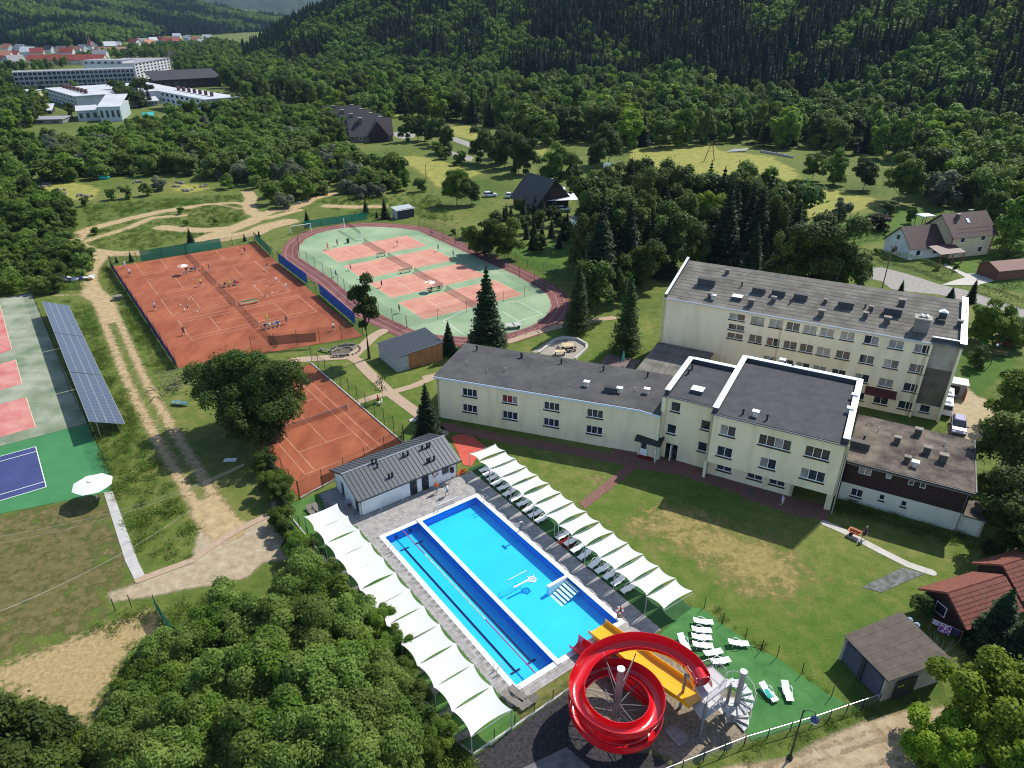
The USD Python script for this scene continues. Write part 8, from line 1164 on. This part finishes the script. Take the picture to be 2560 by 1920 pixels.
# clipped roadside trees
for k, q in enumerate([T1(1185, 990), T1(1270, 980), T1(1325, 985), T1(1385, 1000), T1(1455, 1020), T1(1500, 1060)]): treec(DARK[k % 2], q, 12, 'dense clipped dark tree in the first row along the road', .85, name='roadside_tree', group='first row of clipped roadside trees')
for k, q in enumerate([T1(1770, 1110), T1(1860, 1130), T1(1950, 1110), T1(2060, 1140), T1(2140, 1190), T2(70, 1150), T2(180, 1190), T2(60, 1070)]): treec(DARK[k % 2], q, 14, 'dense dark roadside tree beyond the raked field', .9, name='roadside_tree', group='second clump of dark roadside trees')
for q, H, lb in ((T2(470, 1260), 14, 'big dark tree behind the dark cottage'), (T2(600, 1330), 13, 'second big dark tree behind the dark cottage'), (T2(900, 1080), 17, 'tall dark lime tree at the left edge of the big meadow'), (T2(800, 1180), 12, 'lower dark tree at the left edge of the big meadow'), (T2(1030, 1390), 11, 'rounded dark tree in front of the big meadow'), (T2(1380, 1470), 12, 'tree in front of the big meadow, next to the rounded one'), (T1(1580, 1450), 11, 'dense round tree at the right of the raked field'), (T1(1700, 1480), 9, 'round tree left of the dark cottage'), (T2(770, 1420), 8, 'small dark tree beside the white backboard'), (B(1860, 400), 11, 'big round dark bush beyond the running track'), (B(1990, 440), 10, 'second big round bush beyond the running track'), (B(1740, 440), 8, 'third round bush beyond the running track'), (T3(740, 1290), 12, 'broad rounded tree at the right end of the big meadow'), (T3(980, 1330), 12, 'second broad rounded tree at the right end of the big meadow'), (T3(1280, 1370), 15, 'dome-shaped dark tree standing alone at the right'), (T3(560, 1300), 9, 'lower tree in front of the rounded pair at the meadow'), (T3(1580, 1430), 12, 'silvery tree near the gardens'), (R(200, 60), 14, 'tree at the near edge of the big meadow'), (T3(30, 1480), 15, 'dark tree hiding the near edge of the big meadow'), (T2(1560, 1440), 14, 'feathery tree at the near edge of the big meadow'), (T2(1950, 1440), 15, 'dark broad tree at the near edge of the big meadow')): treec((DARK + OAK)[int(q[0] + q[1]) % 5] if 'silvery' not in lb else GRY, q, H, lb, 1.05)
for q, lb in ((T1(720, 1450), 'silvery willow bush beside the sandy track'), (T1(820, 1490), 'second silvery willow bush beside the sandy track'), (T1(950, 1480), 'third silvery willow bush beside the sandy track'), (B(220, 140), 'low silvery bush below the grey pole'), (T0(1250, 1430), 'silvery bush in the dry clearing'), (T0(1890, 1290), 'pale silvery tree at the edge of the thicket')): treec(GRY, q, 5, lb, 1.3, name='silver_bush', cat='bush')
for q, H in ((T0(1000, 1500), 4.5), (T0(860, 1520), 4), (T0(1150, 1480), 4.5), (T0(1790, 1420), 5), (T0(2000, 1420), 5), (T0(2150, 1470), 5.5), (B(120, 80), 7), (B(260, 40), 7), (T1(1290, 1440), 5), (K(1420, 235), 2.2), (K(750, 390), 2.2), (K(1470, 330), 1.8), (K(1700, 320), 1.6), (K(660, 160), 3)): treec(FARB[int(q[0]) % 4], q, H, 'rounded bush near the dirt tracks beyond the courts', 1.1, name='track_bush', cat='bush', group='bushes near the dirt tracks')
# hedges of the gardens
def hedge(qs, h, w, label):
    g = Geo(); pts = [at(q)[:2] for q in qs]; hr = np.random.default_rng(int(abs(qs[0][0])))
    for a, b in zip(pts[:-1], pts[1:]):
        n = int(np.linalg.norm(b - a) * w * 60); t_ = hr.random((n, 1)); u = unit(b - a); nn_ = np.array([-u[1], u[0]]); o = hr.uniform(-w / 2, w / 2, n); z = h * hr.random(n) ** .45; e = np.where(hr.random(n) < .55, np.sign(o) * w / 2, o); z = np.where(np.abs(e) < w / 2 - .01, h, z); P = np.c_[a + (b - a) * t_ + nn_ * e[:, None], z] + hr.normal(0, .04, (n, 3)); leaves(hr, P, np.c_[nn_[0] * e, nn_[1] * e, z * .6], .12, .6, g)
    return tag(obj('hedge', g, LF['dark']), label, 'hedge')
hedge([R(1090, 640), R(1250, 660), R(1400, 700), R(1560, 770)], 2.4, 1.8, 'tall clipped hedge between the road and the cream house'); hedge([R(1540, 770), R(1640, 790)], 2.2, 1.6, 'short clipped hedge beside the driveway'); hedge([R(730, 500), R(900, 490), R(1080, 465)], 1.2, 1.0, 'low hedge crossing the garden behind the hotel'); hedge([R(820, 560), R(950, 580), R(1090, 640)], 1.1, 1.0, 'second low garden hedge behind the hotel'); hedge([R(2010, 870), R(2212, 830)], 1.2, 1.2, 'low hedge on the lawn right of the timber shed'); hedge([R(1850, 880), R(2030, 940), R(2212, 1010)], 1.6, 1.3, 'hedge along the road at the right edge')
for q, H, k in ((R(1670, 690), 1.5, 1), (R(1540, 680), 1.8, 2), (R(1050, 550), 1.8, 2), (R(2000, 590), 1.4, 2), (R(2090, 590), 2, 0), (R(2150, 620), 2.4, 1), (R(760, 470), 1.4, 1), (R(920, 440), 1.2, 0), (R(1120, 410), 1.5, 1), (R(620, 390), 3, 2), (R(780, 400), 3, 0), (R(700, 290), 3.2, 1), (R(850, 430), 1.4, 1)): treec(SHR[k], q, H, 'small ornamental shrub in the gardens round the cream house', 1.0, name='garden_shrub', cat='shrub', group='ornamental shrubs of the gardens')

# ---------------------------------------------------------------- scattered vegetation: the largest as trees of their own, the rest as stuff
BLOCK = unary_union([clay4.buffer(2), oval.buffer(6), lawn.buffer(1), deck.buffer(8), poly([T0(60, 560), T0(1100, 480), T0(1360, 440), T0(1800, 560), T0(1760, 720), T0(1100, 730), T0(150, 740)])])
def scatter(geom, spacing, seed, jit=.45):
    r_ = np.random.default_rng(seed); x0, y0, x1, y1 = geom.bounds; xs, ys = np.meshgrid(np.arange(x0, x1, spacing), np.arange(y0, y1, spacing * .87), indexing='ij'); xs = xs + (np.arange(xs.shape[1]) % 2)[None] * spacing / 2
    P = np.stack([xs.ravel(), ys.ravel()], 1) + r_.uniform(-jit, jit, (xs.size, 2)) * spacing; shapely.prepare(geom); P = P[shapely.contains(geom, shapely.points(P))]; return P, r_
def visible(P, z, m=120):
    X = np.c_[P, z] - [0, 0, CAM_H]; q = X @ _R.T; px, py = 1280 + F_PX * q[:, 0] / q[:, 2], 960 + F_PX * q[:, 1] / q[:, 2]; return (q[:, 2] > 5) & (px > -m) & (px < 2560 + m) & (py > -m) & (py < 1920 + m)
RULE = []                                                 # (distance, kind, x, y, z, H, width, name)
KEEP = unary_union([poly([T2(1060, 1190), T2(1690, 1140), T2(2212, 1240), T3(400, 1340), T3(480, 1440), T3(1050, 1560), R(880, 260), R(480, 310), T2(1900, 1560), T2(1020, 1320)]).buffer(-2), poly([T1(1110, 1230), T1(1470, 1270), T1(1800, 1370), T1(1440, 1500), T1(1180, 1290)]), poly([T1(1525, 985), T1(1830, 1040), T1(1720, 1110), T1(1560, 1075)]).buffer(8), poly([K(250, 30), K(620, 20), K(800, 60), K(760, 160), K(420, 170)]), poly([T1(1380, 1040), T1(1900, 1180), T1(1900, 1230), T1(1380, 1060)]).buffer(5)])
def plant(geom, spacing, seed, kinds, hr, name, w=(.9, 1.2), block=True):
    P, r_ = scatter(geom, spacing, seed); P = P[meshkit.fbm(np.c_[P / 16, P[:, 0] * 0], 2, seed) > (.36 if name in ('thicket_bush', 'belt_tree') else 0)]; z = height(P[:, 0], P[:, 1]); ok = visible(P, z + 6)
    if block: ok &= ~shapely.contains(KEEP, shapely.points(P)) & ~shapely.contains(BLOCK, shapely.points(P))
    for (x, y), zz_ in zip(P[ok], z[ok]):
        if any((x - a) ** 2 + (y - b) ** 2 < (c + 1.2) ** 2 for a, b, c in PLANTED[:260]): continue
        RULE.append((math.hypot(x, y), kinds[r_.integers(len(kinds))], x, y, zz_, r_.uniform(*hr), r_.uniform(*w), name))
Z5 = lambda qs, z=5: Polygon([tuple(xy(q, z)) for q in qs]).buffer(0)
plant(Z5([T0(-100, 1060), T0(400, 1030), T0(1000, 1020), T0(1500, 990), T0(2000, 900), T1(60, 930), T1(500, 1070), T1(720, 1200), T1(850, 1220), T1(1080, 1290), T1(1210, 1370), T1(1380, 1480), T1(1250, 1480), T1(900, 1440), T1(600, 1430), T1(300, 1500), T1(60, 1430), T0(1900, 1360), T0(1500, 1320), T0(900, 1330), T0(-100, 1380)], 4), 5.2, 201, FARB + FARB + FAR[:3] + [GRY], (3.5, 9.5), 'thicket_bush', (.8, 1.45))
plant(Z5([T0(1250, 900), T0(1900, 820), T0(2212, 830), T1(560, 900), T1(700, 870), T1(560, 1000), T1(400, 980), T1(0, 900), T0(1900, 930)], 5), 6.5, 202, FAR, (8, 12), 'belt_tree'); plant(Z5([T0(1000, 960), T0(1500, 930), T0(1980, 850), T0(1980, 920), T0(1500, 1000), T0(1000, 1010)], 4), 6, 214, FARB, (5, 9), 'thicket_bush')
plant(Z5([T0(1700, 480), T0(2212, 560), T1(0, 500), T1(1000, 560), T1(1700, 600), T2(0, 620), T2(900, 640), T2(1700, 680), T3(0, 720), T3(800, 820), T3(1600, 920), T3(2300, 1100), T3(2300, 1220), T3(1500, 1150), T3(900, 1100), T3(500, 1080), T3(200, 1040), T2(2000, 980), T2(1830, 1030), T2(1250, 1080), T2(1060, 1050), T2(700, 1000), T2(350, 1040), T2(150, 980), T1(1900, 930), T1(1500, 860), T1(1100, 820), T1(1050, 900), T1(700, 820), T1(300, 760), T1(0, 680), T0(1950, 760), T0(1800, 620)], 7), 7.4, 203, FAR + FAR + [BIR[0], SPR[0], LAR[0]], (6, 18), 'belt_tree', (.75, 1.3))
plant(Z5([T3(1300, 1180), T3(2300, 1150), R(2300, 480), R(2050, 380), R(2010, 160), R(1700, 60), T3(1750, 1520), T3(1450, 1440), T3(1480, 1300)], 7), 6.5, 204, FAR, (10, 17), 'belt_tree'); plant(Z5([C(560, 640), C(700, 520), C(720, 160), C(1200, 20), T2(1900, 1500), R(0, 100), R(480, 430), R(560, 560), R(1000, 680), R(760, 730), R(300, 650), C(1800, 580), C(1450, 620), C(1220, 760), C(1000, 900), C(620, 850)], 6), 6.0, 205, DARK[:1] + FAR[3:4] + SPR[:1] + BIR[:1], (11, 19), 'grove_tree'); plant(Z5([C(30, 190), C(420, 120), C(600, 200), C(600, 440), C(240, 460), C(180, 300)], 4), 4.4, 206, FAR[3:4] + SPR, (3.5, 6), 'grove_tree')
plant(Z5([K(-100, -20), K(250, 40), K(560, 180), K(590, 330), K(480, 400), K(620, 540), K(690, 610), K(640, 760), K(500, 850), K(230, 850), K(-100, 870)], 2), 3.4, 207, FARB[:2] + FAR[3:4], (2.5, 5), 'roadside_bush'); plant(Z5([T0(-100, 1400), T0(200, 1440), T0(430, 1580), K(500, 200), K(420, 330), K(-100, 340)], 4), 4.5, 208, FAR[3:4] + FARB[1:2], (5, 8.5), 'thicket_bush')
plant(Z5([T0(-100, 680), T0(120, 740), T0(400, 800), T0(200, 960), T0(-100, 1000)], 5), 7, 209, FAR, (7, 12), 'belt_tree'); plant(Z5([T0(-100, 500), T0(380, 490), T0(700, 420), T0(1040, 360), T0(1700, 320), T0(1680, 480), T0(1390, 540), T0(1330, 430), T0(700, 430), T0(400, 520), T0(-100, 560)], 5), 11, 210, FAR, (7, 11), 'belt_tree', block=False); plant(Z5([T0(900, 720), T0(1080, 700), T0(1190, 650), T0(1180, 780), T0(930, 790)], 6), 8, 211, FAR[3:4] + SPR[:1], (9, 14), 'belt_tree', block=False)
plant(Z5([B(1300, 300), B(1600, 390), B(1900, 530), C(60, 560), C(260, 660), C(480, 760), C(560, 900), C(470, 830), C(200, 700), B(1880, 590), B(1560, 450)], 1.5), 3.2, 212, FARB[:2], (1.6, 3.5), 'roadside_bush'); plant(Z5([T1(1350, 1150), T1(1560, 1150), T1(1700, 1250), T1(1560, 1290), T1(1380, 1200)], 2), 6, 213, FARB[:2] + DARK[:1], (4, 6), 'roadside_bush')
plant(Z5([T0(60, 640), T0(130, 760), T0(380, 830), T0(600, 900), T0(620, 860), T0(400, 790), T0(360, 690), T0(900, 720), T0(1080, 700), T0(1200, 720), T0(1240, 740), T0(1300, 860), T0(1640, 950), T0(1900, 900), T0(1950, 790), T0(1760, 720), T0(1260, 690), T0(1060, 660)], 5), 15, 215, FAR + SPR[:1], (4, 8), 'belt_tree', block=False)
plant(Z5([T0(1620, 310), T0(2212, 430), T0(2212, 540), T0(1760, 590), T0(1400, 540), T0(1370, 440), T0(1640, 480)], 6), 9, 216, FAR + HSP[:1], (9, 15), 'belt_tree', block=False); plant(Z5([T0(-150, 560), T0(80, 560), T0(120, 690), T0(-150, 690)], 5), 10, 217, FAR, (7, 11), 'belt_tree', block=False); plant(Z5([T1(-60, 960), T1(520, 880), T1(700, 1000), T1(700, 1080), T1(500, 1060)], 5), 6, 218, FAR, (7, 11), 'belt_tree')
# the wooded hills
_near_r = HILL_R.intersection(shapely.box(-460, 200, 700, 1300)); P, r_ = scatter(_near_r, 5.9, 301); z = height(P[:, 0], P[:, 1]); ok = visible(P, z + 10, 60); P, z = P[ok], z[ok]; nz = meshkit.fbm(np.c_[P / 42, P[:, 0] * 0], 3, 5); dn = r_.random(len(P))
for (x, y), zz_, a, b in zip(P, z, nz, dn): con = (a + .22 * (b - .5)) < .505; RULE.append((math.hypot(x, y), (HSP if con else HIL)[int(b * 977) % 3], x, y, zz_, r_.uniform(16, 25) if con else r_.uniform(11, 18), r_.uniform(.85, 1.2), 'hill_spruce' if con else 'hill_tree'))
P, r_ = scatter(HILL_L.intersection(shapely.box(-1500, 900, -300, 2500)), 9.5, 302); z = height(P[:, 0], P[:, 1]); ok = visible(P, z + 10, 40); P, z = P[ok], z[ok]; nz = meshkit.fbm(np.c_[P / 90, P[:, 0] * 0], 3, 9)
for (x, y), zz_, a in zip(P, z, nz): con = a + .2 * (r_.random() - .5) < .52; RULE.append((math.hypot(x, y), (HSP if con else HIL)[r_.integers(3)], x, y, zz_, r_.uniform(18, 26), r_.uniform(1.1, 1.5), 'hill_spruce' if con else 'hill_tree'))
TXT = dict(thicket_bush=('rounded grey-green bush in the dense thicket beyond the courts', 'bush', 'bushes of the thicket beyond the courts'), belt_tree=('leafy tree in the broad belt along the valley floor', 'tree', 'leafy trees of the valley belt'), grove_tree=('dark tree in the grove behind the hotel', 'tree', 'trees of the grove behind the hotel'), roadside_bush=('low green bush in the rough verge along the tracks and fences', 'bush', 'low bushes along tracks and fences'), hill_spruce=('dark spruce in the forest on the hillside', 'tree', 'spruces of the hillside forest'), hill_tree=('lighter leafy tree among the spruces on the hillside', 'tree', 'leafy trees of the hillside forest'))
RULE.sort(key=lambda t: t[0]); cnt, over_ = {}, []
for d, k, x, y, zz_, H, w, nm in RULE:
    cnt[nm] = cnt.get(nm, 0) + 1; s = H / KH[k]
    if cnt[nm] <= 290: copy(k, nm, TXT[nm][0], TXT[nm][1], (x, y, zz_), trng.uniform(0, 360), (s * w, s * w, s), TXT[nm][2])
    else: over_.append((k, x, y, zz_, s, w))
def instancer(name, items, kinds, label, cat):
    pi = UsdGeom.PointInstancer.Define(stage, numbered('/World', name)); path = str(pi.GetPath()); rel = pi.CreatePrototypesRel(); idx = {}
    for k in kinds: q = stage.DefinePrim(f'{path}/protos/{k.split("/")[-1]}', 'Xform'); q.GetReferences().AddInternalReference(k); rel.AddTarget(q.GetPath()); idx[k] = len(idx)
    stage.OverridePrim(f'{path}/protos').SetSpecifier(Sdf.SpecifierDef); r_ = np.random.default_rng(len(items)); th = r_.uniform(0, 2 * np.pi, len(items))
    pi.CreateProtoIndicesAttr([idx[i[0]] for i in items]); pi.CreatePositionsAttr(Vt.Vec3fArray.FromNumpy(np.array([i[1:4] for i in items], np.float32))); pi.CreateScalesAttr(Vt.Vec3fArray.FromNumpy(np.array([(i[4] * i[5], i[4] * i[5], i[4]) for i in items], np.float32)))
    pi.CreateOrientationsAttr(Vt.QuathArray([Gf.Quath(float(math.cos(t / 2)), 0, 0, float(math.sin(t / 2))) for t in th])); return tag(path, label, cat, kind='stuff')
instancer('forest', over_, sorted({i[0] for i in over_}), 'dense mixed forest covering the hillsides and the valley belt', 'forest')
# weeds and rough tufts
WD = []
for s in range(3):
    k = kind_of('weed_clump'); r_ = np.random.default_rng(400 + s); m = 110; P = r_.normal(0, .32, (m, 3)) * [1, 1, 0] + np.c_[np.zeros((m, 2)), r_.uniform(.05, .5, m)]; obj('blades', leaves(r_, P, sphere_pts(r_, m) + [0, 0, .4], .085, .4), LF[('weed', 'oak', 'willow')[s]], k); WD.append(k)
def weeds(geom, spacing, seed, s=(.6, 1.6)):
    P, r_ = scatter(geom, spacing, seed, .6); P = P[visible(P, 0 * P[:, 0], 30) & (r_.random(len(P)) < .25 + 1.5 * np.clip(meshkit.fbm(np.c_[P / 5, P[:, 0] * 0], 2, 4) - .38, 0, 1))]; return [(WD[r_.integers(3)], x, y, 0.0, sc, r_.uniform(.8, 1.5)) for (x, y), sc in zip(P, r_.uniform(*s, len(P)))]
strip1 = poly([K(460, 930), K(560, 980), K(660, 1240), K(810, 1540), L(1000, 500), L(720, 520), L(900, 1050), L(1080, 1560), L(1500, 1570), L(1560, 1400), L(1500, 1180), L(1330, 780), L(1180, 480), L(1030, 130), K(900, 1240), K(800, 1060), K(740, 980)]).difference(dirt.buffer(.4)); strip2 = poly([K(800, 640), K(870, 700), K(1400, 1490), L(1400, 60), L(1250, 100), L(1220, 250), L(1450, 600), L(1500, 700), L(1300, 300), L(1100, 20), K(880, 1000), K(850, 900)]).difference(dirt.buffer(.4))
mound = poly([K(650, 200), K(1900, 120), K(1960, 240), K(1950, 330), K(1500, 470), K(1100, 560), K(700, 540), K(740, 400)]).difference(dirt.buffer(.6)); far_g = poly([B(430, 200), B(560, 140), B(1400, 100), B(1600, 350), B(1250, 290), B(900, 290)]).difference(dirt.buffer(.6)); fgw = poly([M(700, 540), M(1100, 400), M(1180, 390), M(1400, 350), M(1900, 190), M(2000, 500), M(1100, 1000), M(1050, 700)]); edge = poly([O(1560, 375), O(1640, 385), O(1970, 620), Q(130, 715), Q(450, 905), Q(690, 1075), Q(760, 1060), Q(470, 850), Q(200, 680), O(2010, 560), O(1680, 330)]); rd = poly([Q(0, 1500), Q(560, 1320), Q(1060, 1140), Q(1080, 1190), Q(620, 1380), Q(300, 1560), Q(0, 1600)]); rgt = poly([F(680, 1180), F(780, 1120), F(1850, 1420), F(2200, 1400), F(2200, 1560), F(1900, 1500), F(700, 1210)])
bank = poly([N(1250, 1250), N(1500, 1420), N(1700, 1560), N(1800, 1700), N(1200, 1700), N(1100, 1500)]); left_ = poly([K(-50, 300), K(600, 330), K(700, 640), K(640, 880), K(-50, 900)])
items = weeds(strip1, .8, 501, (.5, 1.4)) + weeds(strip2, .85, 502, (.5, 1.2)) + weeds(mound, 1.1, 503, (.6, 1.4)) + weeds(far_g, 1.3, 504, (.6, 1.4)) + weeds(fgw, .7, 505, (.5, 1.2)) + weeds(edge, .55, 506, (.3, .7)) + weeds(rd, .55, 507, (.3, .8)) + weeds(rgt, .5, 508, (.5, 1.2)) + weeds(bank, .45, 509, (.5, 1.4)) + weeds(left_, 1.1, 510, (.8, 1.8))
instancer('weeds', items, WD, 'rough weeds and tall grass along tracks, fences and banks', 'weeds')

# ---------------------------------------------------------------- far hills and the air
def far_ridge(name, pts, dep, mat, label, seed):
    xs = np.linspace(0, 1, 60); X = np.interp(xs, np.linspace(0, 1, len(pts)), [p[0] for p in pts]); Yd = np.interp(xs, np.linspace(0, 1, len(pts)), [p[1] for p in pts]); Hh = np.interp(xs, np.linspace(0, 1, len(pts)), [p[2] for p in pts]); rows = []
    for j in np.linspace(0, 1, 22): nzs = meshkit.fbm(np.stack([X / 300, np.full(60, j * 6), X * 0], -1), 4, seed); rows.append(np.stack([X, Yd + dep * (j - .5), Hh * np.sin(np.pi * j) ** .8 * (.75 + .5 * nzs) - 4], -1))
    return tag(obj(name, Geo().gridsurf(np.array(rows)), mat, smooth=True), label, 'hills', kind='structure')
forest_far = pm('far_forest', (.014, .030, .012), (.034, .058, .022), .02, rough=1.0, bump=1.0, bscale=.06, lo=.4, hi=.6)
far_ridge('hills', [(-3400, 4300, 330), (-2600, 4700, 300), (-1900, 5200, 330), (-1200, 5600, 300), (-600, 6200, 260)], 2200, forest_far, 'blue forested mountains far up the valley', 3)
far_ridge('hills', [(-3000, 2900, 60), (-2200, 2900, 95), (-1700, 2900, 92), (-1300, 2950, 60), (-1000, 3050, 12)], 700, pm('far_fields', (.10, .105, .03), (.02, .04, .014), .008, rough=1, lo=.5, hi=.56), 'pale hill fields with strips of wood far up the valley', 6)
z0 = -1.5
hz = obj('haze', Geo().box((-400, 5400, 340), (19900, 13700, 683)), raw('haze', {'v': ('principled_volume', dict(color=(.46, .68, 1.0), density=.000034, anisotropy=.1))}, [], volume='v.volume'))
custom(hz, label='thin bluish haze over the whole valley', category='haze', kind='stuff')
